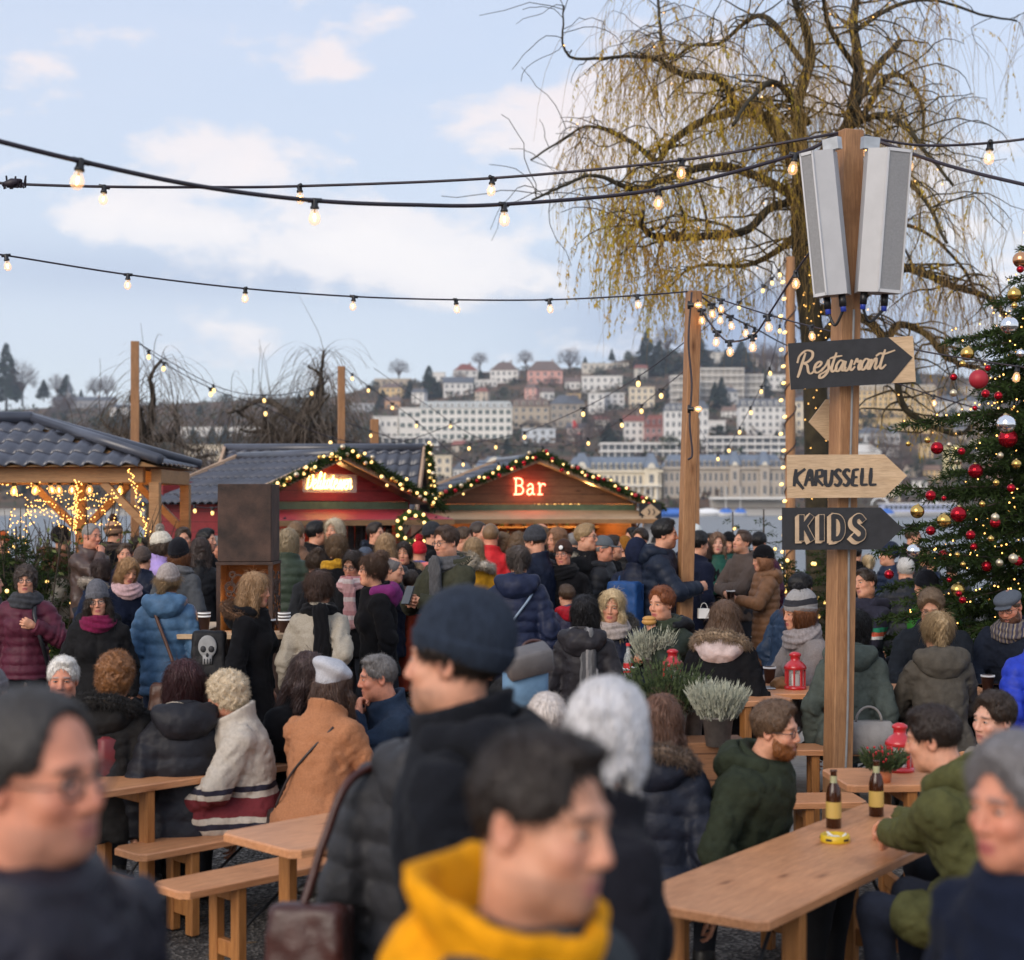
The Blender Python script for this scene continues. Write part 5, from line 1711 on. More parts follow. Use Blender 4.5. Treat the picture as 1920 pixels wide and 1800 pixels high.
string_lights('steep far bulb string from the spiral pole down to the grand hotel front',
    [(1480, 500, 141), (1462, 610, 135), (1443, 690, 130), (1404, 770, 122), (1366, 836, 116), (1346, 852, 112), (1330, 835, 108), (1305, 790, 100)], [1462, 1444, 1428, 1406, 1386, 1366, 1346], r=.005, far=True, size=1.1)
string_lights('short bulb string under the roof edge of the red stall',
    [(325, 925, 140), (365, 948, 141), (398, 952, 141), (440, 945, 142)], [366, 397], r=.007, far=True)
q = MB(); c = P(22, 343, 300); rg = np.random.RandomState(3)
q.tube([c + Vector((-.06, 0, -.01)), c, c + Vector((.06, 0, .015))], [.012, .030, .012], 8)
for k in range(14):
 a = rg.rand() * 6; q.tube([c + Vector((-.05 + .01 * k, 0, 0)), c + Vector((-.055 + .011 * k, .02 * math.cos(a), .045 * math.sin(a))), c + Vector((-.045 + .01 * k, .0, -.03))], .006, 5)
tag(q.build('cable_joint', M['cable'], None, True), 'black taped clump on the middle string at the left edge', 'cable joint')
# ------------------------------------------------------------------ poles and the signpost
def pole(name, label, top, s, w, bottom_px=None, zb=None, round_=False):
 t = P(top[0], top[1], s)
 x1 = t.x if bottom_px is None else (bottom_px - 960) / s
 zb = gh(x1, F / s) if zb is None else zb
 root = empty(name, (x1, F / s, zb), 0, label, 'pole')
 q = MB(); L = t.z - zb
 lean = math.atan2(t.x - x1, L)
 R = np.array(Matrix.Rotation(lean, 3, 'Y') @ Matrix.Rotation(math.radians(14), 3, 'Z'), np.float32)
 if round_:
  q.tube([(0, 0, 0), ((t.x - x1) * .5, 0, L * .5), (t.x - x1, 0, L)], [w / 2, w / 2 * .97, w / 2 * .9], 14)
 else:
  q.bbox(R @ np.array((0, 0, L / 2)), (w, w, L), .008, R=R)
 q.build('shaft', M['post'], root)
 return root, t
pole('light_pole', 'tall square wooden pole rising behind the pavilion roof', (253, 640), 125, .125)
pole('light_pole', 'short wooden pole standing behind the red stall gable', (640, 687), 112, .115)
pole('light_pole', 'stubby wooden pole just behind the tiled ridge of the second stall', (702, 786), 104, .14)
rt, t_ = pole('light_pole', 'tall square wooden pole in the middle with a hanging black cable', (1301, 546), 214, .118, 1277)
q = MB(); q.tube(catmull([P(1297, 548, 218) - rt.location, P(1291, 640, 218) - rt.location, P(1297, 720, 218) - rt.location, P(1293, 790, 218) - rt.location, P(1298, 850, 218) - rt.location, P(1290, 862, 218) - rt.location], 8), .009, 6); q.build('cable', M['cable'], rt, True)
for py in (572, 767):
 o = obj('bulb', BULB, rt); o.location = P(1296, py, 219) - rt.location; o.rotation_euler = (0, math.radians(-90), 0); obj('socket', SOCK, o)
pole('light_pole', 'slim pale wooden pole directly behind the middle pole', (1304, 783), 106, .115)
rs, t_ = pole('light_pole', 'round wooden pole with a light string wound round it in a spiral', (1482, 482), 141, .135, round_=True)
q = MB(); a = np.linspace(0, 2 * math.pi * 10.5, 240); L = t_.z - rs.location.z
q.tube(np.stack([.074 * np.cos(a), .074 * np.sin(a), .6 + (L - .6) * a / a[-1]], 1), .008, 5)
q.build('cable', M['cable'], rs, True)
for k in range(20):
 ang = math.pi * (1.0 + .35 * math.sin(k * 5.0)); zz = .7 + (L - .8) * k / 20
 o = obj('bulb', GLOW, rs); o.location = (.085 * math.cos(ang), -.085 * abs(math.sin(ang)), zz); o.rotation_euler = (0, math.radians(70), 0)
SP = P(1568, 1505, S0); SP.z = gh(SP.x, SP.y); SGY = SP.y
sp = empty('signpost', SP, 0, 'thick square wooden signpost carrying three arrow boards', 'signpost')
top = P(1592, 246, S0)
lean = math.atan2(top.x - SP.x, top.z - SP.z)
RL = np.array(Matrix.Rotation(lean, 3, 'Y') @ Matrix.Rotation(math.radians(18), 3, 'Z'), np.float32)
q = MB(); L = top.z - SP.z; q.bbox(RL @ np.array((0, 0, L / 2)), (.132, .132, L), .006, R=RL); q.build('post', M['post'], sp)
q = MB(); q.tube(catmull([P(1601, 580, S0 + 3) - SP, P(1597, 760, S0 + 3) - SP, P(1592, 1000, S0 + 3) - SP, P(1590, 1300, S0 + 3) - SP, P(1584, 1480, S0 + 3) - SP], 6), .007, 6)
q.build('cable', mat_plain('grey_cable', (.22, .22, .22), .6), sp, True)
def stroke_mesh(mb, strokes, w, y, m=0, thick=.003, off=(0, 0), taper=True, M4=None, round_end=True):
 y0_ = y
 for ix, st in enumerate(strokes):
  ww = w
  y = y0_ - .00025 * (ix % 9)
  if isinstance(st, tuple):
   st, ww = st
  pts = catmull([(a, 0, b_) for a, b_ in st], 7 if len(st) > 2 else 2)
  n = len(pts)
  d = np.gradient(pts, axis=0); d /= np.linalg.norm(d, axis=1, keepdims=True) + 1e-9
  nrm = np.stack([-d[:, 2], 0 * d[:, 0], d[:, 0]], 1)
  t = np.linspace(0, 1, n)
  hw = np.full(n, ww / 2)
  if taper:
   hw = ww / 2 * (.35 + .65 * np.sin(math.pi * (.12 + .76 * t)) ** .7) * (.75 + .45 * np.abs(d[:, 2]))
  if round_end and not taper:
   pts = pts.copy(); pts[0] -= d[0] * ww * .3; pts[-1] += d[-1] * ww * .3
  o = np.array((off[0], 0, off[1]))
  A, B = pts + nrm * hw[:, None] + o, pts - nrm * hw[:, None] + o
  sl = np.linspace(0, -.0015, n)[:, None] * np.array((0, 1, 0))
  A, B = A + sl, B + sl
  V = np.concatenate([A + (0, y, 0), B + (0, y, 0), A + (0, y + thick, 0), B + (0, y + thick, 0)])
  i = np.arange(n - 1)[:, None]
  Q = np.concatenate([i + np.array((0, n, n + 1, 1)), i + np.array((0, 1, 2 * n + 1, 2 * n)), i + np.array((n, 3 * n, 3 * n + 1, n + 1))])
  Q = np.concatenate([Q, [[0, 2 * n, 3 * n, n], [n - 1, 2 * n - 1, 4 * n - 1, 3 * n - 1]]])
  if M4 is not None:
   Mx = np.array(M4, np.float32); V = V @ Mx[:3, :3].T + Mx[:3, 3]
  mb.add(V, Q, m=m)
def sign(label, x0, y0, x1, y1, tilt, mats, tip, s, thick=.022, name='direction_sign', poly=None):
 a = P(x0, (y0 + y1) / 2, s)
 root = empty(name, a, 0, label, 'sign')
 root.rotation_euler = (0, -math.radians(tilt), 0)
 w, h = (x1 - x0) / 264.0, (y1 - y0) / 264.0
 root.scale = (264.0 / s,) * 3
 pl = poly(w, h) if poly else [(0, -h / 2), (w - tip, -h / 2), (w, 0), (w - tip, h / 2), (0, h / 2)]
 q = MB(); q.prism(pl, -thick / 2, thick / 2); q.build('board', mats, root)
 return root, w, h
ss = S0 + 2.5
DY = -.10
root, w, h = sign('wooden board with a black arrow reading Restaurant in brush script', 1474, 648, 1706, 733, 3.6, M['board'], 0, ss, poly=lambda w, h: [(0, -h / 2), (w, -h / 2), (w, h / 2), (0, h / 2)])
root.location.y += DY
q = MB(); q.prism([(-.001, -h / 2 - .002), (w * .80, -h / 2 - .002), (w * .985, .01), (w * .80, h / 2 + .002), (-.001, h / 2 + .002)], -.0165, -.0112); q.build('arrow', M['black_paint'], root)
M['letter_wood'] = mat_plain('letter_wood', (.52, .38, .25), .7, var=.12, nscale=20)
def script(word, glyphs, x, adv, k=1.0, slant=.25):
 out = []
 for ch in word:
  st, wd = glyphs[ch]
  for s_ in st:
   out.append([((x + (a + slant * b_)) * k, b_ * k) for a, b_ in s_])
  x += wd + adv
 return out, x
G1 = {  # brush-script letters: strokes on a 0..1 x-height grid
 'R': ([[(.35, 1.9), (.22, 1.0), (.10, .0), (.02, -.35)], [(-.25, 1.0), (-.15, 1.65), (.35, 2.1), (.95, 1.95), (1.05, 1.45), (.70, 1.05), (.30, .95), (.70, .75), (.95, .1), (1.25, -.05), (1.5, .25)]], 1.35),
 'e': ([[(.05, .45), (.45, .55), (.65, .85), (.45, 1.0), (.15, .75), (.10, .25), (.35, .0), (.65, .1), (.95, .45)]], .75),
 's': ([[(.0, .1), (.35, .65), (.50, 1.1), (.55, .8), (.65, .35), (.55, -.1), (.25, -.45), (-.05, -.5), (-.05, -.2), (.30, .0), (.85, .45)]], .68),
 't': ([[(.42, 1.75), (.28, .9), (.22, .25), (.40, .0), (.75, .35)], [(-.15, 1.22), (.35, 1.35), (1.0, 1.42)]], .55),
 'T': ([[(.42, 1.75), (.28, .9), (.22, .25), (.40, .0), (.75, .35)], [(-.35, 1.18), (.0, 1.42), (.45, 1.36), (1.35, 1.62)]], .55),
 'a': ([[(.65, .85), (.35, 1.0), (.08, .6), (.10, .1), (.35, .05), (.60, .55), (.70, .95), (.60, .3), (.75, .02), (1.0, .35)]], .82),
 'u': ([[(.05, .9), (.02, .3), (.20, .0), (.45, .25), (.60, .95), (.55, .3), (.72, .02), (.98, .35)]], .82),
 'r': ([[(.0, .5), (.20, 1.05), (.30, .75), (.60, .85), (.48, .35), (.60, .02), (.85, .35)]], .68),
 'n': ([[(.05, .95), (.05, .5), (.0, .02), (.20, .65), (.45, .98), (.52, .6), (.48, .2), (.62, .0), (.85, .3)]], .72),
}
st, xe = script('Res', G1, 0, .02)
st2, xe = script('taurant'[:6], G1, xe, .02)
st3, xe = script('T', G1, xe, .02)
K = .60 / xe
st = [[(a * K, b_ * K) for a, b_ in s_] for s_ in st + st2 + st3]
q = MB()
stroke_mesh(q, st, .016, -.0215, off=(.055, -.055), thick=.004)
q.build('lettering', M['letter_wood'], root)
root, w, h = sign('pale plywood arrow board with black brush lettering KARUSSELL', 1470, 854, 1692, 934, 0.3, M['board'], .16, ss)
root.location.y += DY
G2 = {
 'K': ([[(.02, -.02), (.08, 1.0)], [(.62, 1.02), (.10, .50), (.58, -.18)]], .60),
 'A': ([[(.0, -.0), (.28, .95), (.46, .0)], [(.08, .36), (.42, .40)]], .52),
 'R': ([[(.06, .0), (.08, .95)], [(.0, .90), (.38, .92), (.42, .62), (.10, .46), (.50, .02)]], .52),
 'U': ([[(.04, .95), (.05, .25), (.20, .02), (.38, .2), (.42, .95)]], .50),
 'S': ([[(.42, .84), (.22, .97), (.06, .75), (.22, .52), (.40, .28), (.24, .02), (.02, .12)]], .46),
 'E': ([[(.08, .0), (.10, .95)], [(.08, .93), (.42, .97)], [(.08, .50), (.36, .52)], [(.06, .03), (.42, .02)]], .48),
 'L': ([[(.10, 1.05), (.08, .05)], [(.06, .04), (.46, .08)]], .46),
}
st, xe = script('KARUSSELL', G2, 0, .05, slant=.06)
K = .585 / xe
q = MB()
stroke_mesh(q, [[(a * K, b_ * K) for a, b_ in s_] for s_ in st], .024, -.0140, off=(.045, -.068), thick=.003)
q.build('lettering', M['black_paint'], root)
root, w, h = sign('black arrow board with outlined block letters reading KIDS', 1461, 952, 1684, 1030, 0.2, M['black_paint'], .155, ss)
root.location.y += DY
G3 = {
 'K': ([[(0, 0), (0, 1)], [(.42, 1), (.04, .48)], [(.14, .58), (.44, 0)]], .86),
 'I': ([[(0, 0), (0, 1)]], .50),
 'D': ([[(0, 0), (0, 1)], [(0, 1), (.24, .95), (.38, .70), (.38, .30), (.24, .05), (0, 0)]], .86),
 'S': ([[(.42, .84), (.26, 1.0), (.06, .88), (.06, .66), (.24, .50), (.40, .34), (.38, .10), (.18, .0), (.0, .14)]], .6),
}
st, xe = script('KIDS', G3, 0, .02, slant=.0)
K = .16
q = MB()
st = [[(a * K, b_ * K) for a, b_ in s_] for s_ in st]
for kk in range(6):
 stroke_mesh(q, st, .044, -.0132 - .0028 * kk, off=(.125 - .0035 * kk, -.078 - .0022 * kk), taper=False, thick=.0015, m=0)
stroke_mesh(q, st, .048, -.0305, off=(.128, -.074), taper=False, thick=.001, m=0)
stroke_mesh(q, st, .034, -.0340, off=(.130, -.073), taper=False, thick=.001, m=1)
q.build('lettering', (M['letter_wood'], M['black_paint']), root)
root, w, h = sign('bare triangular wooden arrow tip pointing left behind the signpost', 1522, 748, 1562, 826, 2, M['board'], 0, S0 - 2, poly=lambda w, h: [(0, -.01), (w * .82, -h / 2), (w, -h / 2), (w, h / 2), (w * .85, h / 2)])
root.location.y += .10
def speaker(label, x0t, x1t, x0b, x1b, yt, yb, turn):
 s = S0 + 5
 a, b_, c, d = P(x0t, yt, s), P(x1t, yt, s), P(x0b, yb, s), P(x1b, yb, s)
 w = (b_.x - a.x + d.x - c.x) / 2
 hh = a.z - c.z
 w *= .95
 cx, cz = (a.x + b_.x + c.x + d.x) / 4, (a.z + c.z) / 2
 ln = math.atan2((a.x + b_.x - c.x - d.x) / 2, hh)
 root = empty('loudspeaker', (cx, a.y - .06, cz), 0, label, 'loudspeaker', 'loudspeakers on the signpost')
 root.rotation_euler = (math.radians(4), ln, math.radians(turn))
 D = .20
 tw = w * .52
 sec = [(-w / 2, .0), (-w / 2 + .07, -D * .45), (tw, -D * .45) if turn > 0 else (w / 2 - .07, -D * .45), (w / 2, .0), (w / 2 - .05, D * .45), (-w / 2 + .05, D * .45)]
 sec = [(-w / 2, -.02), (-w / 2 + .085, -D * .5), (w / 2 - .02, -D * .5), (w / 2, -.04), (w / 2 - .06, D * .5), (-w / 2 + .04, D * .5)]
 if turn < 0:
  sec = [(-x, y) for x, y in sec][::-1]
 q = MB(); q.add([(x, y, -hh / 2) for x, y in sec] + [(x, y, hh / 2) for x, y in sec], [(i, (i + 1) % 6, 6 + (i + 1) % 6, 6 + i) for i in range(6)], [(0, 5 - i, 4 - i) for i in range(4)] + [(6, 7 + i, 8 + i) for i in range(4)])
 q.build('cabinet', M['box_grey'], root)
 x0, x1 = (-w / 2 + .085, w / 2 - .02) if turn > 0 else (-w / 2 + .02, w / 2 - .085)
 q = MB(); q.box(((x0 + x1) / 2, -D * .5 - .004, 0), (x1 - x0 - .012, .006, hh - .035)); q.build('grille', M['grille'], root)
 q = MB()
 for sz in (-1, 1):
  q.box(((x0 + x1) / 2, -D * .5 - .006, sz * (hh / 2 - .009)), (x1 - x0 + .004, .014, .018))
  q.box(((x0 if sz < 0 else x1), -D * .5 - .006, 0), (.010, .014, hh))
 q.build('trim', mat_plain('speaker_trim', (.55, .55, .56), .4, var=.05), root)
 q = MB(); sg = 1 if turn < 0 else -1
 q.box((sg * w * .38, 0.02, hh / 2 + .035), (.10, .05, .07)); q.build('bracket', M['steel'], root)
 q = MB()
 for k in (-.3, .25):
  q.tube([(k * w, 0, -hh / 2), (k * w, 0, -hh / 2 - .07)], .022, 8, m=0)
  q.tube([(k * w, 0, -hh / 2 - .05), (k * w, 0, -hh / 2 - .10)], .017, 8, m=1)
 q.tube(catmull([(-.3 * w, 0, -hh / 2 - .09), (-.1 * w, 0, -hh / 2 - .17), (.25 * w, 0, -hh / 2 - .09)], 8), .009, 6, m=0)
 q.build('plug', (M['black'], mat_plain('blue_plug', (.03, .06, .42), .4)), root, True)
 return root
speaker('tall pale grey loudspeaker seen from its side left of the post', 1509, 1568, 1526, 1590, 290, 558, -42)
speaker('tall grey loudspeaker with a dark grille right of the post', 1612, 1693, 1598, 1684, 288, 552, 16)
# ------------------------------------------------------------------ beer tables and benches
def trestle(name, label, near, along, L, Wd, ht, zb, cat, th=.034, leg_in=.32, group=None):
 c = Vector((near[0] + math.cos(along) * L / 2, near[1] + math.sin(along) * L / 2, zb))
 root = empty(name, c, along, label, cat, group)
 q = MB()
 b_ = .035
 x, y = L / 2, Wd / 2
 poly = [(-x, -y + b_), (-x + b_, -y), (x - b_, -y), (x, -y + b_), (x, y - b_), (x - b_, y), (-x + b_, y), (-x, y - b_)]
 k = len(poly)
 V = [(a * 1.0, c_ * 1.0, ht - th) for a, c_ in poly] + [(a, c_, ht - .006) for a, c_ in poly] + [(a * (1 - .006 / x), c_ * (1 - .006 / y), ht) for a, c_ in poly]
 Q = [(r * k + i, r * k + (i + 1) % k, r * k + k + (i + 1) % k, r * k + k + i) for r in (0, 1) for i in range(k)]
 q.add(V, Q, [(2 * k, 2 * k + i, 2 * k + i + 1) for i in range(1, k - 1)] + [(0, i + 1, i) for i in range(1, k - 1)])
 q.build('tabletop' if cat == 'table' else 'seat', M['table_top'], root)
 lw = .075 if cat == 'table' else .06
 for sx in (-1, 1):
  for sy in (-1, 1):
   q = MB(); q.bbox((sx * (x - leg_in), sy * (y - .05), (ht - th) / 2), (.05, lw, ht - th), .006); q.build('leg', M['table_leg'], root)
  q = MB(); q.bbox((sx * (x - leg_in), 0, ht * .28), (.035, Wd - .10 - lw, .075), .005); q.build('stretcher', M['table_leg'], root)
  q = MB(); q.bbox((sx * (x - leg_in), 0, ht - th - .035), (.05, Wd - .11 - lw, .065), .005); q.build('crossbar', M['table_leg'], root)
  q = MB(); q.tube([(sx * (x - leg_in), 0, ht * .30), (sx * (x - leg_in - .42), 0, ht - th - .005)], .008, 6); q.build('brace', M['black'], root, True)
 return root
A1 = math.radians(45)
d1, n1_ = np.array((math.cos(A1), math.sin(A1))), np.array((math.sin(A1), -math.cos(A1)))
T1 = np.array((-1.99, 7.36)) - n1_ * .25
trestle('beer_table', 'long wooden beer table at left with a yellow ashtray on it', T1, A1, 2.2, .50, .74, 0, 'table')
trestle('beer_bench', 'bench the woman in the striped fleece coat sits on', np.array((-1.76, 7.32)) + n1_ * -.13, A1, 2.2, .27, .45, 0, 'bench')
trestle('beer_bench', 'bench behind the left beer table under the two dark jackets', T1 - n1_ * .62 + d1 * .1, A1, 2.2, .27, .45, 0, 'bench')
T2 = np.array((-.88, 6.08)) - n1_ * .26 + d1 * .03
trestle('beer_table', 'empty corner of a beer table behind the man with the brown bag', T2, A1, 2.2, .52, .74, 0, 'table')
trestle('beer_bench', 'empty bench end in front of the bare gravel at lower left', np.array((-1.50, 6.70)), A1, 2.2, .27, .45, 0, 'bench')
A3 = math.radians(54)
d3, n3 = np.array((math.cos(A3), math.sin(A3))), np.array((math.sin(A3), -math.cos(A3)))
T3 = np.array((.60, 5.22))
trestle('beer_table', 'large bare beer table in the lower right foreground', T3, A3, 2.15, .56, .74, 0, 'table')
trestle('beer_bench', 'bench the man in the olive jacket sits on', T3 + n3 * .72 + d3 * .12, A3, 2.15, .28, .45, 0, 'bench')
trestle('beer_bench', 'bench under the bearded man in the dark green parka', T3 - n3 * .66 + d3 * .25, A3, 2.15, .28, .45, 0, 'bench')
DK = .16
trestle('beer_table', 'beer table with a red lantern behind the olive jacket man', (1.60, 7.68), math.radians(4), 1.9, .50, .76, 0, 'table')
trestle('beer_table', 'beer table behind the signpost carrying a red lantern and cups', (1.38, 10.25), math.radians(-3), 2.2, .62, .74, DK, 'table')
trestle('beer_bench', 'bench in front of the table behind the signpost', (1.55, 9.62), math.radians(-3), 2.2, .28, .45, DK, 'bench')
trestle('beer_table', 'beer table at the right edge under the flat cap man', (3.1, 10.15), math.radians(-2), 2.2, .62, .74, DK, 'table')
trestle('beer_bench', 'bench behind the table at the signpost', (1.55, 11.0), math.radians(-3), 2.2, .28, .45, DK, 'bench')
trestle('beer_table', 'beer table with potted heather beside the blonde woman', (.58, 9.55), math.radians(20), 1.15, .62, .74, DK, 'table')
trestle('beer_bench', 'bench end with a planter standing on it left of the bearded man', (.55, 8.52), math.radians(5), 1.4, .30, .45, .03, 'bench')
M['deck'] = mat_wood('deck_boards', (.30, .26, .22), (.52, .48, .43), 0, 1.0, .7, knots=False)
q = MB(); x = 1.0
for k in range(34):
 q.bbox((4.3, 9.25 + k * .125, .145), (7.2, .118, .028), .004)
q.box((4.3, 11.3, .065), (7.1, 4.1, .12))
tag(q.build('deck', M['deck']), kind='structure')
# ------------------------------------------------------------------ tiled roofs and stalls
def tile_surface(mb, o, U, Vd, width, length, mask=None, pitch=.19, row=.32, amp=.017, m=0, nper=8):
 o, U, Vd = (np.array(a, float) for a in (o, U, Vd))
 N = np.cross(U, Vd); N /= np.linalg.norm(N)
 if N[2] < 0: N = -N
 nu = int(width / pitch * nper)
 us = np.linspace(0, width, nu + 1)
 wv = amp * np.sin(us / pitch * 2 * math.pi) + amp * .35 * np.sin(us / pitch * 4 * math.pi + .6)
 nr = int(math.ceil(length / row))
 for r in range(nr):
  v0, v1 = r * row, min((r + 1) * row, length)
  dip = .03 * np.cos(us / pitch * 2 * math.pi)
  A = o + us[:, None] * U + (v0 - .02 + .3 * dip)[:, None] * Vd + (wv + .026)[:, None] * N
  B = o + us[:, None] * U + (v1 + .012 + .3 * dip)[:, None] * Vd + (wv + .004)[:, None] * N
  C = A - .024 * N
  i = np.arange(nu)
  if mask is not None:
   i = np.array([k for k in i if mask((us[k] + us[k + 1]) / 2, (v0 + v1) / 2)], int)
  if not len(i):
   continue
  n = nu + 1
  mb.add(np.concatenate([A, B, C]), np.concatenate([np.stack([i, i + 1, n + i + 1, n + i], 1), np.stack([2 * n + i, 2 * n + i + 1, i + 1, i], 1)]), m=m)
def garland(label, path, nb, colors, seed, thick=.085, ylights=True):
 rg = np.random.RandomState(seed)
 path = np.array(path, float)
 seg = np.linalg.norm(np.diff(path, axis=0), axis=1); cs = np.concatenate([[0], np.cumsum(seg)])
 L = cs[-1]
 at = lambda t: np.array([np.interp(t, cs, path[:, k]) for k in range(3)]).T
 c0 = path[len(path) // 2]
 root = empty('garland', c0, 0, label, 'garland')
 n = int(L * 900)
 t = rg.rand(n) * L
 c = at(t) - c0
 d = rg.normal(0, 1, (n, 3)); d /= np.linalg.norm(d, axis=1, keepdims=True)
 ax = at(np.minimum(t + .05, L)) - at(np.maximum(t - .05, 0)); ax /= np.linalg.norm(ax, axis=1, keepdims=True) + 1e-9
 d = d + ax * .5
 Ln = thick * rg.uniform(.6, 1.35, (n, 1))
 u = np.cross(d, rg.normal(0, 1, (n, 3))); u /= np.linalg.norm(u, axis=1, keepdims=True)
 wd = .010
 V = np.stack([c - u * wd * .4, c + d * Ln * .5 - u * wd, c + d * Ln, c + d * Ln * .5 + u * wd], 1)
 q = MB(); q.add(V.reshape(-1, 3), np.arange(n * 4).reshape(-1, 4))
 q.tube(path - c0, thick * .35, 6)
 q.build('greenery', M['spruce'], root)
 for k in range(nb):
  tt = L * (k + .5 + rg.uniform(-.3, .3)) / nb
  p_ = at(tt) - c0 + np.array((rg.normal(0, .03), -thick * .9, rg.normal(0, thick * .65)))
  o = obj('bauble', BAUB[colors[rg.randint(len(colors))]], root); o.location = p_; o.scale = (rg.uniform(.030, .042),) * 3
 for k in range(nb if ylights else 0):
  tt = L * (k + .2 + rg.uniform(-.3, .3)) / nb
  o = obj('lamp', LAMP, root); o.location = at(tt) - c0 + np.array((rg.normal(0, .03), -thick * .95, rg.normal(0, thick * .6))); o.scale = (rg.uniform(.018, .026),) * 3
 return root
def bauble_mats():
 out = {}
 for n, c, r, mt in (('red', (.42, .008, .02), .12, .75), ('matte_red', (.42, .02, .035), .5, .1), ('gold', (.72, .46, .13), .22, 1.0), ('pale_gold', (.72, .60, .42), .35, .9), ('silver', (.85, .85, .86), .05, 1.0), ('copper', (.72, .36, .18), .2, 1.0)):
  q = MB(); q.sphere((0, 0, 0), 1.0, 20, 12)
  out[n] = q.mesh('bauble', (mat_plain('bauble_' + n, c, r, mt, var=.06),), True)
 return out
BAUB = bauble_mats()
q = MB(); q.sphere((0, 0, 0), 1.0, 10, 6); LAMP = q.mesh('lamp', (M['yellow_bulb'],), True)
def stall(label, apex, hw, ze, za, depth, ang, wallm, name='market_stall', awn=.85, roof_dep=None, front_open=True, awnm=None, trimm=None, zf=0.0):
 root = empty(name, (apex[0], apex[1], zf), ang, label, 'market stall')
 ze, za = ze - zf, za - zf
 t = .06
 q = MB()
 zw = ze + .08 * (za - ze)
 q.prism([(-hw + .12, ze - .02), (hw - .12, ze - .02), (0, za - .07)], .30, .30 + t); q.build('gable', wallm, root)
 q = MB()
 for sx in (-1, 1):
  q.box((sx * (hw - .15), .3 + depth / 2, ze / 2), (t, depth, ze))
 q.box((0, .3 + depth, (za + ze) / 4), (2 * hw - .3, t, (za + ze) / 2 - .1))
 q.build('wall', wallm, root)
 q = MB(); q.box((0, .3 + depth / 2, .03), (2 * hw - .4, depth - .1, .05)); q.build('floor', M['board'], root)
 q = MB(); q.box((0, .36, .52), (2 * hw - .42, t, 1.0)); q.build('front_panel', wallm, root)
 q = MB(); q.box((0, .32, 1.05), (2 * hw - .36, .45, .04)); q.build('counter', M['board'], root)
 q = MB(); q.box((0, .33, ze - .09), (2 * hw - .3, .07, .12)); q.build('lintel', trimm or M['stall_green'], root)
 for sx in (-1, 1):
  q = MB(); q.box((sx * (hw - .17), .36, ze / 2 - .08), (.09, .09, ze - .17)); q.build('corner_post', trimm or M['pergola'], root)
 rd = roof_dep or depth + .5
 sl = math.hypot(hw + .12, (za - ze) * (hw + .12) / hw)
 for sx in (-1, 1):
  q = MB()
  e = np.array((sx * (hw + .12), 0, za - (za - ze) * (hw + .12) / hw))
  Vd = np.array((0, 0, za)) - e
  Ln = np.linalg.norm(Vd); Vd /= Ln
  tile_surface(q, e, (0, 1, 0), Vd, rd, Ln)
  N = np.cross((0, 1, 0), Vd); N = N if N[2] > 0 else -N
  a, b_ = e - N * .02, e + Vd * Ln - N * .02
  q.add([a, b_, b_ + (0, rd, 0), a + (0, rd, 0)], [(0, 1, 2, 3)])
  q.build('roof', M['tile'], root, True)
  for yy in (-.035, rd + .02):
   q = MB(); mid = e + Vd * Ln / 2
   an = math.atan2(Vd[2], Vd[0])
   R = np.array(Matrix.Rotation(-an, 3, 'Y'), np.float32)
   q.bbox(mid + np.array((0, yy, .0)), (Ln + .03, .045, .15), .004, R=R); q.build('bargeboard', M['fascia'], root)
 q = MB(); q.tube([(0, -.03, za + .015), (0, rd + .03, za + .015)], .075, 10); q.build('ridge_cap', M['tile'], root, True)
 if awn:
  q = MB()
  R = np.array(Matrix.Rotation(math.radians(9), 3, 'X'), np.float32)
  q.bbox((0, .30 - awn / 2, ze - .16 - awn * .07), (2 * hw - .1, awn, .035), .004, R=R, m=0)
  aw = q.build('awning', awnm or M['board'], root)
  q = MB(); q.box((0, .30 - awn * .99, ze - .18 - awn * .155), (2 * hw - .08, .04, .075)); q.build('awning_rail', M['pergola'], aw)
  for sx in (-1, 1):
   q = MB(); q.tube([(sx * (hw - .2), .28, ze - .62), (sx * (hw - .3), .30 - awn * .9, ze - .25)], .018, 6); q.build('strut', M['black'], root)
 return root
def lamp(loc, e, col=(1, .50, .17), r=.05, name='glow_lamp', label=None):  # interior lamps, and extra lights adding the neon and fire glow
 l = bpy.data.lights.new(name, 'POINT'); l.energy = e; l.color = col; l.shadow_soft_size = r
 o = bpy.data.objects.new(name, l); o.location = loc; COL.objects.link(o)
 return o
def neon(label, strokes, base, ang, r, mat, name='neon_sign', plate=None):
 root = empty(name, base, ang, label, 'neon sign')
 for k, st in enumerate(strokes):
  q = MB()
  q.tube(catmull([(a, -.03, b_) for a, b_ in st], 8 if len(st) > 2 else 2), r, 7)
  q.build('tube', mat, root, True)
 if plate:
  q = MB(); q.box((plate[0], -.012, plate[1]), (plate[2], .006, plate[3])); q.build('backing_plate', M['clear_glass'], root)
 return root
M['awning_red'] = mat_plain('awning_red', (.36, .035, .055), .5, var=.15, nscale=5)
BA = math.radians(14)
bx = P(1010, 858, 105)
ba = (bx.x, bx.y)
gb_ = gh(*ba)
BAR = stall('brown plank bar stall with a red neon sign and fir garland on its gable', ba, 2.06, 2.17, bx.z, 2.5, BA, M['stall_brown'], zf=gb_, awn=.95)
ub, vb = np.array((math.cos(BA), math.sin(BA))), np.array((-math.sin(BA), math.cos(BA)))
w3 = lambda o, u_, v_, a, d, z: (o[0] + u_[0] * a + v_[0] * d, o[1] + u_[1] * a + v_[1] * d, z)
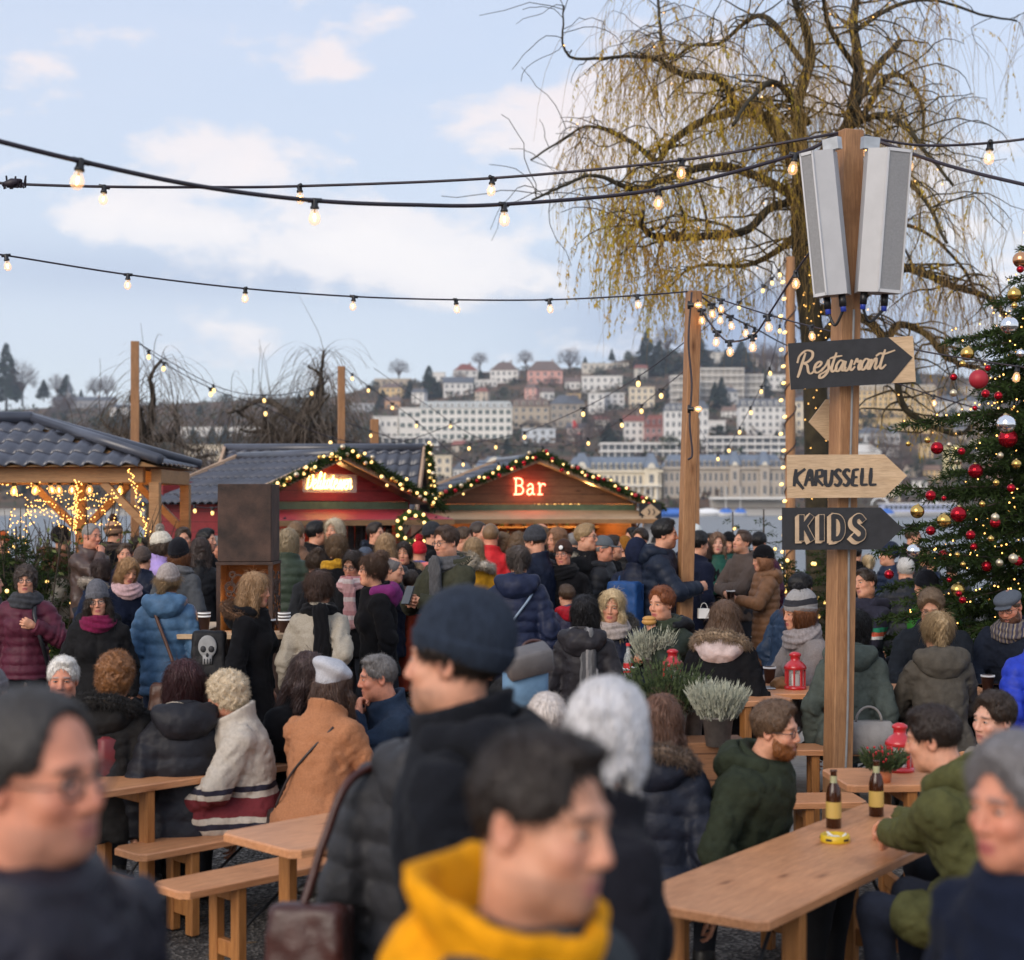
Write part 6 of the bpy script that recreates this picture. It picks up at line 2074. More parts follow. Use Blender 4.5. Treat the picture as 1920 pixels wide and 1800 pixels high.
garland('fir garland with red and cream baubles along the bar gable', [w3(ba, ub, vb, -2.25, -.12, 2.10), w3(ba, ub, vb, -1.1, -.12, 2.58), w3(ba, ub, vb, 0, -.12, bx.z + .06), w3(ba, ub, vb, 1.1, -.12, 2.58), w3(ba, ub, vb, 2.3, -.12, 2.07)], 30, ('red', 'red', 'matte_red', 'pale_gold', 'pale_gold'), 5, thick=.105)
M['neon_red'] = mat_emit('neon_red', (1.0, .16, .085), 9.0)
BARG = [[(0, 0), (.10, 0)], [(.05, 0), (.05, .30)], [(0, .30), (.14, .30), (.20, .25), (.18, .18), (.10, .165)], [(.05, .165), (.15, .16), (.22, .10), (.19, .02), (.10, 0)],
  [(.32, .15), (.37, .20), (.43, .18), (.44, .10), (.44, .02), (.49, .0)], [(.44, .11), (.35, .10), (.31, .05), (.34, .0), (.40, .01), (.44, .06)],
  [(.56, .20), (.60, .20), (.60, 0)], [(.55, 0), (.67, 0)], [(.60, .12), (.64, .19), (.70, .20), (.73, .17)]]
nb_ = w3(ba, ub, vb, -.40, .26, 2.32)
neon('red neon sign reading Bar on the brown gable', [[(a * .80, b_ * .95) for a, b_ in s_] for s_ in BARG], nb_, BA, .011, M['neon_red'])
lamp(w3(ba, ub, vb, -.1, 0.08, 2.46), 2.6, (1, .10, .07), .12)  # extra red light adding the neon sign's glow to the gable
for k, (a_, d_) in enumerate(((-1.2, 1.5), (0.2, 1.2), (1.3, 1.6))):
 lamp(w3(ba, ub, vb, a_, d_, 2.0 + gb_), 42.0, (1, .46, .13), .08)
q = empty('bottle_shelf', w3(ba, ub, vb, .6, 2.55, gb_), BA, 'shelf of bottles lit orange inside the bar stall', 'shelf')
s_ = MB()
for z in (1.2, 1.55, 1.9):
 s_.box((0, 0, z), (2.6, .22, .03))
s_.build('shelf_board', M['board'], q)
for k in range(22):
 z = (1.22, 1.57)[k % 2]; o = MB(); o.lathe((-1.2 + .11 * k, 0, z), [(.001, 0), (.036, .0), (.036, .16), (.013, .22), (.013, .28), (.001, .28)], 8); o.build('bottle', (M['pane'], M['cup_brown'], M['stall_green'])[k % 3], q, True)
ch = empty('chandelier', w3(ba, ub, vb, .55, .75, 2.02 + gb_), BA, 'row of small glowing lamps under the bar roof', 'lamp')
s_ = MB(); s_.tube([(-.45, 0, .05), (.45, 0, .05)], .012, 6); s_.build('rail', M['black'], ch)
for k in range(12):
 o = obj('lamp', LAMP, ch); o.location = (-.42 + .076 * k, .0, -.0 - .02 * (k % 2)); o.scale = (.024,) * 3
DA = math.radians(44)
dx = P(640, 852, 134)
da = (dx.x, dx.y)
gd_ = gh(*da)
DEL = stall('red delicatessen stall with glowing script sign and tiled roof', da, 1.62, 2.20, dx.z, 2.0, DA, M['stall_red'], zf=gd_, awn=.9, awnm=M['awning_red'])
ud, vd = np.array((math.cos(DA), math.sin(DA))), np.array((-math.sin(DA), math.cos(DA)))
garland('fir garland with gold baubles along the red stall gable', [w3(da, ud, vd, -1.75, -.12, 2.12), w3(da, ud, vd, -.9, -.12, 2.50), w3(da, ud, vd, 0, -.12, dx.z + .05), w3(da, ud, vd, .9, -.12, 2.50), w3(da, ud, vd, 1.8, -.12, 2.10)], 26, ('gold', 'gold', 'pale_gold', 'copper'), 6, thick=.10)
M['neon_gold'] = mat_emit('neon_gold', (1.0, .62, .18), 6.0)
G4 = {'D': ([[(.15, .0), (.20, 1.6)], [(-.1, 1.45), (.35, 1.65), (.85, 1.2), (.7, .3), (.15, .0)]], .95),
  'e': ([[(.05, .45), (.45, .6), (.4, .95), (.1, .8), (.1, .2), (.4, .0), (.65, .3)]], .62), 'l': ([[(.05, .3), (.45, 1.5), (.25, 1.6), (.12, .6), (.2, .0), (.45, .3)]], .45),
  'i': ([[(.1, .9), (.08, .2), (.2, .0), (.4, .3)], [(.12, 1.25), (.14, 1.32)]], .4), 'k': ([[(.1, 1.6), (.05, .0)], [(.1, .4), (.45, .9), (.2, .5), (.4, .05), (.6, .3)]], .58),
  'a': ([[(.55, .8), (.25, .95), (.05, .5), (.2, .05), (.5, .5), (.55, .9), (.5, .2), (.75, .2)]], .68), 't': ([[(.2, 1.4), (.1, .3), (.25, .0), (.5, .3)], [(-.05, 1.0), (.45, 1.05)]], .48),
  's': ([[(.0, .1), (.35, .95), (.45, .4), (.25, .0), (.0, .1)]], .5), 'n': ([[(.0, .0), (.05, .9), (.3, .95), (.4, .4), (.45, .05), (.65, .3)]], .62)}
st, xe = script('Delikatessen', G4, 0, .02)
K = .80 / xe
nd_ = w3(da, ud, vd, -.44, .26, 2.35)
neon('glowing gold neon sign in script on the red gable', [[(a * K, b_ * K * 1.25) for a, b_ in s_] for s_ in st], nd_, DA, .0085, M['neon_gold'], plate=(.43, .08, .95, .26))
lamp(w3(da, ud, vd, -.05, 0.05, 2.44), 2.6, (1, .5, .14), .12)  # extra gold light adding the script sign's glow to its gable
for a_, d_ in ((-.6, 1.1), (.6, 1.2)):
 lamp(w3(da, ud, vd, a_, d_, 1.95 + gd_), 14.0, (1, .46, .15), .08)
q = MB(); rg = np.random.RandomState(4)
for k in range(26):
 a_ = .05 + k * .05; q.tube([w3(da, ud, vd, a_, .50 + .03 * math.sin(k * 1.8), 1.1), w3(da, ud, vd, a_, .48 + .03 * math.sin(k * 1.8 + 1), 2.0)], .028, 6)
tag(q.build('stall_curtain', mat_plain('curtain', (.055, .05, .05), .9, var=.4), None, True), 'dark pleated curtain hanging inside the red stall opening', 'curtain')
q = empty('price_board', w3(da, ud, vd, 1.35, .22, 1.86), DA + .1, 'diamond shaped wooden board hanging at the red stall corner', 'sign')
s_ = MB(); s_.prism([(0, -.17), (.17, 0), (0, .17), (-.17, 0)], -.01, .01); s_.build('board', M['letter_wood'], q)
s_ = MB()
for x in (-.04, .03): stroke_mesh(s_, [[(x, -.06), (x + .02, 0), (x - .01, .06)]], .018, -.014)
s_.build('mark', M['black_paint'], q)
q = empty('price_board', w3(ba, ub, vb, 1.98, -.35, 2.0), BA, 'black board with a wooden diamond under the right end of the bar awning', 'sign')
s_ = MB(); s_.box((0, 0, -.02), (.42, .02, .36)); s_.build('board', M['black_paint'], q)
s_ = MB(); s_.prism([(0, -.15), (.19, 0), (0, .15), (-.19, 0)], -.022, -.011); s_.build('diamond', M['letter_wood'], q)
s_ = MB()
for x in (-.05, .04): stroke_mesh(s_, [[(x, -.05), (x + .03, 0), (x, .06)]], .02, -.027)
s_.build('mark', M['black_paint'], q)
q = empty('info_poster', w3(ba, ub, vb, 2.12, -.2, 1.35), BA, 'white poster panel right of the bar counter', 'poster')
s_ = MB(); s_.box((0, 0, .2), (.46, .03, .62)); s_.build('panel', M['paper_white'], q)
s_ = MB(); s_.lathe((-.02, -.025, .1), [(.07, 0), (.06, .03), (.04, .10), (.001, .13)], 12); s_.build('bell_mark', M['black_paint'], q)
q0 = P(786, 838, 120)
root = stall('second stall with a blue grey tiled roof behind the red stall', (q0.x, q0.y + .9), 1.25, 2.1, q0.z, 2.6, math.radians(88), M['stall_red'], awn=0, zf=gh(q0.x, q0.y), roof_dep=3.2)
garland('fir garland hanging on the second stall gable by the bar', [(q0.x + .10, q0.y + .7, q0.z + .05), (q0.x + .17, q0.y + .25, q0.z - .3), (q0.x + .22, q0.y - .2, q0.z - .65), (q0.x + .27, q0.y - .55, q0.z - .95)], 9, ('gold', 'pale_gold'), 8, thick=.09)
wr = empty('wreath', P(775, 990, 138), 0, 'round fir wreath of yellow lamps at the corner of the red stall', 'wreath')
q = MB(); a = np.linspace(0, 2 * math.pi, 25); q.tube(np.stack([.2 * np.cos(a), 0 * a, .2 * np.sin(a)], 1), .045, 6); rg = np.random.RandomState(2)
for k in range(260):
 t = rg.rand() * 6.3; d = rg.normal(0, 1, 3); d /= np.linalg.norm(d); c = np.array((.2 * math.cos(t), 0, .2 * math.sin(t))); q.tube([c, c + d * .1], [.007, .003], 3, cap=False)
q.build('greenery', M['spruce'], wr)
for k in range(14):
 t = k * .45; o = obj('lamp', LAMP, wr); o.location = ((.2 + .03 * (-1) ** k) * math.cos(t), -.07, (.2 + .03 * (-1) ** k) * math.sin(t)); o.scale = (.024,) * 3
XR, YF, YB, ZE = -3.90, 17.0, 19.1, 2.57
gp = gh(-4, 18)
pv = empty('pavilion', (-4.0, 17.3, gp), 0, 'open timber pavilion with a blue grey tiled hip roof', 'pavilion')
o0 = np.array((-4.0, 17.3, gp))
ZA, XA, YM = 3.09, -5.6, 18.05
q = MB()
LW = 5.2
e0 = np.array((XR - LW, YF, ZE)); Vd = np.array((0, YM - YF, ZA - ZE)); Ln = np.linalg.norm(Vd); Vd = Vd / Ln
tile_surface(q, e0 - o0, (1, 0, 0), Vd, LW, Ln, mask=lambda u, v: u < LW - v / Ln * (XR - XA), pitch=.21, row=.30, amp=.019)
q.build('roof_tiles', M['tile'], pv, True)
q = MB(); Ve = np.array((XA - XR, 0, ZA - ZE)); Le = np.linalg.norm(Ve); Ve = Ve / Le
W2 = YB - YF
tile_surface(q, np.array((XR, YF, ZE)) - o0, (0, 1, 0), Ve, W2, Le, mask=lambda u, v: (v / Le) * (YM - YF) < u < W2 - (v / Le) * (YB - YM), pitch=.24, row=.34)
q.build('roof_tiles', M['tile'], pv, True)
q = MB()
q.tube([np.array((XR + .04, YF - .04, ZE + .05)) - o0, np.array((XA, YM, ZA + .05)) - o0], .06, 10)
q.tube([np.array((XR + .04, YB + .04, ZE + .05)) - o0, np.array((XA, YM, ZA + .05)) - o0], .06, 10)
q.tube([np.array((XA, YM, ZA + .05)) - o0, np.array((XR - LW, YM, ZA + .05)) - o0], .07, 10)
q.build('ridge_cap', M['tile'], pv, True)
q = MB(); q.add([np.array(p_) - o0 for p_ in ((XR, YF, ZE - .03), (XR - LW, YF, ZE - .03), (XR - LW, YM, ZA - .04), (XA, YM, ZA - .04), (XR, YB, ZE - .03), (XR - LW, YB, ZE - .03))], [(0, 3, 2, 1), (4, 5, 2, 3)], [(0, 4, 3)]); q.build('roof_boards', M['pergola'], pv)
for y_ in (17.25, 18.85):
 q = MB(); q.bbox(np.array((XR - LW / 2 - .2, y_, ZE - .12)) - o0, (LW, .12, .17), .006); q.build('beam', M['pergola'], pv)
q = MB(); q.bbox(np.array((-3.98, 18.05, ZE - .13)) - o0, (.12, 1.5, .16), .006); q.build('beam', M['pergola'], pv)
for x_, y_ in ((-3.98, 17.25), (-3.98, 18.85), (-5.25, 18.85), (-7.4, 18.85), (-6.9, 17.25)):
 q = MB(); q.bbox(np.array((x_, y_, (ZE - .2 + gp) / 2)) - o0, (.115, .115, ZE - .2 - gp), .006); q.build('post', M['pergola'], pv)
 for sx in (-1, 1):
  if x_ > -4 and sx > 0: continue
  q = MB(); an = math.radians(45); R = np.array(Matrix.Rotation(sx * an, 3, 'Y'), np.float32)
  q.bbox(np.array((x_ + sx * .30, y_ + .003, ZE - .48)) - o0, (.085, .085, .78), .004, R=R); q.build('brace', M['pergola'], pv)
for x_, y_ in ((-4.6, 18.0), (-5.8, 18.2), (-7.0, 18.0)):
 lamp((x_, y_, 2.25), 13, (1, .48, .14), .1)
st = [(-40, 905, 158), (60, 901, 158), (160, 900, 158), (260, 903, 158)]
string_lights('row of glowing bulbs hanging under the pavilion beam', st, [-10, 28, 66, 91, 109, 139, 172, 226], r=.006, size=1.5)
# ------------------------------------------------------------------ fire column
fc = P(467, 1100, 258)
g0 = gh(fc.x, fc.y)
FC = empty('fire_column', (fc.x, fc.y, g0), 0, 'tall rusty steel fire column with cut out rings and flames inside', 'fire pit')
zt, zm, zl = P(0, 908, 258).z - g0, P(0, 1052, 258).z - g0, P(0, 1190, 258).z - g0
q = MB(); q.bbox((0, 0, (zt + zm) / 2), (.385, .385, zt - zm), .006); q.build('hood', M['rust'], FC)
q = MB()
for sx in (-1, 1):
 for sy in (-1, 1):
  q.box((sx * .185, sy * .185, (zm + zl) / 2), (.03, .03, zm - zl))
q.box((0, 0, zm - .01), (.41, .41, .02)); q.box((0, 0, zl + .01), (.41, .41, .02))
q.box((-.196, 0, (zm + zl) / 2), (.008, .36, zm - zl - .04)); q.box((0, .196, (zm + zl) / 2), (.36, .008, zm - zl - .04))
q.build('firebox', M['rust'], FC)
q = MB(); a = np.linspace(0, 2 * math.pi, 17); rg = np.random.RandomState(6)
for k in range(30):
 r = rg.uniform(.018, .045); cx, cz = rg.uniform(-.14, .14), zl + .06 + (zm - zl - .12) * rg.rand()
 q.tube(np.stack([cx + r * np.cos(a), -.19 + 0 * a, cz + r * np.sin(a)], 1), .008, 5, cap=False)
 q.tube(np.stack([.19 + 0 * a, cx + r * np.cos(a), cz + r * np.sin(a)], 1), .008, 5, cap=False)
q.build('ring_screen', M['rust'], FC)
q = MB(); q.bbox((0, 0, zl / 2), (.44, .44, zl), .006); q.build('base', M['rust'], FC)
m, nt, b = new_mat('flame')
sep = nt.nodes.new('ShaderNodeSeparateXYZ'); nt.links.new(coords(nt), sep.inputs[0])
mr = nd(nt, 'ShaderNodeMapRange'); mr.inputs[1].default_value = zl; mr.inputs[2].default_value = zl + .45; nt.links.new(sep.outputs[2], mr.inputs[0])
nt.links.new(ramp_(nt, mr.outputs[0], [(0, (1, .55, .12)), (1, (1, .12, .01))]), b.inputs['Emission Color'])
b.inputs['Emission Strength'].default_value = 3
q = MB()
for k in range(6):
 x_, y_ = rg.uniform(-.10, .10), rg.uniform(-.1, .1); hh = rg.uniform(.14, .40)
 q.tube([(x_, y_, zl + .03), (x_ + .02, y_, zl + hh * .35), (x_ - .02, y_, zl + hh * .7), (x_ + rg.normal(0, .02), y_, zl + hh)], [.03, .04, .02, .002], 7)
q.build('flames', m, FC, True)
lamp((fc.x, fc.y, g0 + zl + .25), 4, (1, .4, .1), .1)  # extra light adding the flames' glow in the firebox
tb = empty('standing_table', (fc.x, fc.y, g0), 0, 'square wooden standing table built round the fire column', 'table')
zt_ = P(0, 1185, 262).z - g0
q = MB()
for (cx, cy, dx, dy) in ((0, -.42, 1.16, .32), (0, .42, 1.16, .32), (-.42, 0, .32, .515), (.42, 0, .32, .515)):
 q.bbox((cx, cy, zt_), (dx, dy, .035), .004)
q.build('tabletop', M['board'], tb)
for sx in (-1, 1):
 for sy in (-1, 1):
  q = MB(); q.bbox((sx * .52, sy * .52, zt_ / 2 - .01), (.05, .05, zt_ - .04), .004); q.build('leg', M['rust'], tb)
q = MB(); q.box((0, -.50, .55), (.98, .02, .8)); q.build('apron', M['rust'], tb)
# ------------------------------------------------------------------ small things on the tables
def at_table(px, py, z):
 s = (py - HOR) / (CAMH - z)
 return Vector(((px - 960) / s, F / s, z))
def cup(label, loc, r=.042, h=.105, stack=1, group=None):
 root = empty('paper_cup', loc, 0, label, 'cup', group)
 q = MB()
 for k in range(stack):
  z = k * .022
  q.lathe((0, 0, z), [(.001, 0), (r * .72, 0), (r, h), (r * 1.06, h), (r * 1.06, h + .006), (r * .96, h + .006), (r * .70, .008), (.001, .008)], 18, m=0)
  q.lathe((0, 0, z), [(r * 1.07, h - .004), (r * 1.075, h + .007), (r * .95, h + .007)], 18, m=1)
 q.build('body', (M['cup_brown'], M['paper_white']), root, True)
 return root
def bottle(label, loc, glass, neck_col=None, h=.23, r=.031, lab=None, name='beer_bottle', capm=None):
 root = empty(name, loc, .4, label, 'bottle')
 q = MB(); q.lathe((0, 0, 0), [(.001, 0), (r, .002), (r, h * .58), (r * .8, h * .70), (.0135, h * .80), (.013, h * .97), (.015, h * .975), (.015, h), (.001, h)], 18); q.build('glass', glass, root, True)
 if lab:
  q = MB(); q.lathe((0, 0, 0), [(r + .0008, h * .18), (r + .0008, h * .46)], 18); q.build('label', lab, root, True)
  q = MB(); q.lathe((0, 0, 0), [(r * .55, h * .745), (.0148, h * .80), (.0142, h * .9)], 18); q.build('neck_label', neck_col or lab, root, True)
 if capm:
  q = MB(); q.lathe((0, 0, 0), [(.0165, h * .965), (.0165, h + .012), (.001, h + .012)], 14); q.build('cap', capm, root, True)
 return root
def lantern(label, loc, s=1.0):
 root = empty('lantern', loc, .5, label, 'lantern')
 R_ = .058 * s
 q = MB(); q.lathe((0, 0, 0), [(.001, 0), (R_ * 1.12, 0), (R_ * 1.16, .010 * s), (R_ * 1.05, .022 * s), (.001, .022 * s)], 20); q.build('base', M['red_enamel'], root, True)
 q = MB(); q.lathe((0, 0, 0), [(R_ * 1.05, .118 * s), (R_ * 1.18, .122 * s), (R_ * 1.12, .138 * s), (R_ * .80, .160 * s), (R_ * .50, .172 * s), (R_ * .50, .196 * s), (R_ * .62, .200 * s), (R_ * .60, .212 * s), (R_ * .3, .222 * s), (.001, .224 * s)], 20); q.build('lid', M['red_enamel'], root, True)
 for k in range(8):
  a = k * math.pi / 4
  q = MB(); q.box((R_ * .98 * math.cos(a), R_ * .98 * math.sin(a), .070 * s), (.010 * s, .010 * s, .098 * s), rz=a); q.build('bar', M['red_enamel'], root)
 q = MB(); q.lathe((0, 0, 0), [(R_ * .9, .022 * s), (R_ * .9, .118 * s)], 20); q.build('pane', M['clear_glass'], root, True)
 q = MB(); q.lathe((0, 0, 0), [(.001, .09 * s), (.022 * s, .09 * s), (.022 * s, .022 * s)], 12); q.build('candle', M['paper_white'], root, True)
 return root
def ashtray(label, loc):
 root = empty('ashtray', loc, .3, label, 'ashtray')
 q = MB(); q.lathe((0, 0, 0), [(.001, .002), (.058, .0), (.060, .004), (.058, .030), (.050, .031), (.048, .010), (.001, .010)], 24); q.build('bowl', M['yellow'], root, True)
 q = MB()
 for k in range(5):
  a = k * 1.257
  q.box((.0597 * math.cos(a), .0597 * math.sin(a), .015), (.002, .026, .009), rz=a)
 q.build('mark', M['black_paint'], root)
 q = MB(); rg = np.random.RandomState(5)
 for k in range(5):
  a = rg.rand() * 6; q.tube([(.02 * math.cos(a), .02 * math.sin(a), .014), (.045 * math.cos(a + .6), .045 * math.sin(a + .6), .032)], .0035, 6)
 q.sphere((0, 0, .012), (.035, .035, .012), 10, 6); q.build('stub', M['paper_white'], root, True)
 return root
TZ = .74
ashtray('yellow tin ashtray on the left beer table beside the red bag', at_table(296, 1446, TZ))
ashtray('yellow tin ashtray beside the beer bottle on the right table', at_table(1566, 1578, TZ))
beer = mat_plain('brown_glass', (.045, .014, .005), .08, var=.1)
m, nt, b = new_mat('label_gold'); b.inputs['Base Color'].default_value = (.55, .38, .10, 1); b.inputs['Roughness'].default_value = .5; M['lab_gold'] = m
bottle('brown beer bottle standing by the ashtray on the right table', at_table(1563, 1552, TZ), beer, mat_plain('neck_foil', (.40, .40, .22), .4), lab=M['lab_gold'], h=.245, r=.032)
bottle('second beer bottle half hidden by the olive jacket man', at_table(1643, 1530, TZ), beer, mat_plain('neck_foil', (.40, .40, .22), .4), lab=M['lab_gold'], h=.245, r=.032)
D9 = TZ + DK
lantern('red metal lantern on the table behind the signpost', at_table(1491, 1292, D9), 1.1)
lantern('red lantern half hidden behind the heather and fir twigs', at_table(1261, 1285, D9), 1.1)
lantern('red lantern behind the shoulder of the olive jacket man', at_table(1687, 1446, .76), 1.1)
cup('brown paper cup with a stirrer beside the red lantern', at_table(1443, 1281, D9))
cup('brown paper cup right of the signpost by the grey jacket', at_table(1651, 1304, D9))
cup('brown paper cup at the right before the flat cap man', at_table(1852, 1298, D9))
zt9 = zt_ + g0 + .02
cup('two stacked brown cups on the standing table right of the blonde woman', P(533, 1190, 268) * 1.0, stack=3)
cup('single brown cup on the standing table in front of the firebox', P(505, 1190, 275), .042, .10)
cup('stacked brown cups on the left corner of the standing table', P(383, 1184, 270), stack=2)
coke = mat_plain('cola', (.03, .010, .006), .1)
m, nt, b = new_mat('red_label'); b.inputs['Base Color'].default_value = (.55, .015, .02, 1); M['red_label'] = m
bottle('clear cola bottle with red cap and red label on the heather table', at_table(1178, 1272, D9), M['clear_glass'], M['clear_glass'], h=.235, r=.033, lab=M['red_label'], name='cola_bottle', capm=M['red_label'])
q = MB(); q.bbox(at_table(1441, 1291, D9) + Vector((0, 0, .006)), (.075, .15, .009), .004); tag(q.build('mobile_phone', M['steel']), 'silver phone lying on the table left of the red lantern', 'phone')
q = MB(); V_, Q_ = snets(ell(grid(axis(-.1, .1, .01), axis(-.08, .08, .01), axis(-.01, .1, .01)), (0, 0, .03), (.075, .05, .045)) + .008 * nz(grid(axis(-.1, .1, .01), axis(-.08, .08, .01), axis(-.01, .1, .01)), 60, 3), axis(-.1, .1, .01), axis(-.08, .08, .01), axis(-.01, .1, .01))
q.add(V_, Q_); o = q.build('paper_bag', mat_plain('kraft', (.22, .115, .05), .8, var=.3), None, False, loc=at_table(1466, 1290, D9)); tag(o, 'crumpled brown paper bag left of the red lantern', 'paper bag')
rb = empty('handbag', at_table(212, 1452, TZ), math.radians(40), 'dark red leather handbag standing on the left beer table', 'bag')
q = MB(); q.bbox((0, 0, .10), (.17, .11, .20), .02); q.build('body', mat_plain('red_leather', (.16, .018, .022), .5, var=.2, bumps=.3), rb, True)
q = MB(); a = np.linspace(0, math.pi, 14); q.tube([(.06 * math.cos(t), 0, .195 + .10 * math.sin(t)) for t in a], .007, 6); q.build('handle', mat_plain('red_leather', (.16, .018, .022), .5), rb, True)
q = MB(); q.sphere((-.05, .0, .235), (.07, .05, .045), 12, 8); q.sphere((.0, -.01, .225), (.05, .045, .04), 12, 8); o = q.build('glove', M['nylon'], None, True, (.03, .035, .038), loc=rb.location + Vector((-.02, .0, .0))); tag(o, 'dark glove lying on top of the red handbag', 'glove')
# ------------------------------------------------------------------ planters
def spikes(mb, c, R, n, L, up, seed, w=.006, m=0, flat=False):
 rg = np.random.RandomState(seed)
 a = rg.rand(n) * 2 * math.pi
 rr = R * np.sqrt(rg.rand(n))
 b0 = np.stack([rr * np.cos(a), rr * np.sin(a), rg.uniform(-.01, .03, n)], 1)
 d = np.stack([np.cos(a) * rr / R * (1 - up) * 1.3, np.sin(a) * rr / R * (1 - up) * 1.3, np.full(n, up)], 1) + rg.normal(0, .10, (n, 3))
 d /= np.linalg.norm(d, axis=1, keepdims=True)
 Ln = L * rg.uniform(.6, 1.15, (n, 1))
 for k in range(6):        # little bracts up each spike
  t = (.25 + .13 * k)
  p = b0 + d * Ln * t
  u = np.cross(d, rg.normal(0, 1, (n, 3))); u /= np.linalg.norm(u, axis=1, keepdims=True)
  ww = w * (1.5 - .18 * k)
  V = np.stack([p - u * ww, p + d * .02 - u * ww * .3 , p + d * .028, p + u * ww], 1) + np.asarray(c)
  mb.add(V.reshape(-1, 3), np.arange(n * 4).reshape(-1, 4), m=m)
 u = np.cross(d, rg.normal(0, 1, (n, 3))); u /= np.linalg.norm(u, axis=1, keepdims=True)
 V = np.stack([b0 - u * .002, b0 + u * .002, b0 + d * Ln + u * .001, b0 + d * Ln - u * .001], 1) + np.asarray(c)
 mb.add(V.reshape(-1, 3), np.arange(n * 4).reshape(-1, 4), m=m)
M['heather'] = mat_plain('heather', (.42, .43, .34), .9, var=.35, nscale=30)
M['pot'] = mat_plain('zinc_pot', (.16, .14, .13), .6, var=.3, nscale=20)
M['leaf_dark'] = mat_plain('leaf_dark', (.05, .075, .025), .8, var=.5, nscale=20)
def heather(label, loc, R=.13, L=.24, n=520, seed=1, pot=True):
 root = empty('potted_heather', loc, 0, label, 'plant')
 q = MB(); q.lathe((0, 0, 0), [(.001, 0), (R * .62, 0), (R * .8, .15), (R * .84, .15), (R * .84, .162), (R * .7, .16), (.001, .14)], 18); q.build('pot', M['pot'], root, True)
 q = MB(); spikes(q, (0, 0, .15), R, n, L, .72, seed); q.build('foliage', M['heather'], root)
 return root
heather('round silver heather pot nearest the bearded man', P(1346, 1398, 345), .105, .17, 700, 1)
heather('silver heather pot left of the round one by the bench', P(1296, 1384, 330), .09, .17, 500, 2)
heather('tall pale heather in front of the woman eating a bun', at_table(1226, 1276, D9), .10, .19, 480, 3)
fr = empty('fir_planter', P(1248, 1392, 335), 0, 'planter of brown green fir twigs and grass beside the silver heather', 'plant')
q = MB(); q.lathe((0, 0, 0), [(.001, 0), (.10, 0), (.12, .16), (.10, .16), (.001, .14)], 16); q.build('pot', M['pot'], fr, True)
q = MB(); spikes(q, (0, 0, .15), .13, 300, .29, .75, 9, w=.010); q.build('foliage', M['leaf_dark'], fr)
pb = empty('plank_box', P(1290, 1405, 338), math.radians(5), 'stained plank trough holding the heather pots', 'planter')
q = MB(); q.bbox((0, -.02, -.12), (.62, .28, .36), .005); q.build('box', M['stall_brown'], pb)
wf = empty('christmas_rose', at_table(1172, 1290, D9), 0, 'small white flower pot on the table edge by the cola bottle', 'flower')
q = MB(); q.lathe((0, 0, 0), [(.001, 0), (.05, 0), (.06, .07), (.001, .06)], 14); q.build('pot', M['leaf_dark'], wf, True)
q = MB(); rg = np.random.RandomState(8)
for k in range(9):
 c = np.array((rg.normal(0, .035), rg.normal(0, .03), .10 + rg.rand() * .04))
 for j_ in range(5):
  a = j_ * 1.257 + k; u = np.array((math.cos(a), math.sin(a), .35)); v_ = np.array((-math.sin(a), math.cos(a), 0)); q.add([c, c + u * .018 - v_ * .012, c + u * .034, c + u * .018 + v_ * .012], [(0, 1, 2, 3)])
q.build('petals', M['paper_white'], wf)
by = empty('berry_plant', at_table(1655, 1466, .76), 0, 'potted plant with bright red berries by the red lantern', 'plant')
q = MB(); q.lathe((0, 0, -.02), [(.001, 0), (.06, 0), (.075, .11), (.001, .10)], 14); q.build('pot', mat_plain('terracotta', (.42, .12, .04), .7), by, True)
q = MB(); spikes(q, (0, 0, .09), .10, 260, .16, .6, 12, w=.012)
for k in range(46):
 a = rg.rand() * 6.3; r = .12 * math.sqrt(rg.rand()); q.sphere((r * math.cos(a), r * math.sin(a), .15 + rg.rand() * .12), .010, 7, 5, m=1)
q.build('foliage', (M['leaf_dark'], M['red_enamel']), by)
by.scale = (.62,) * 3
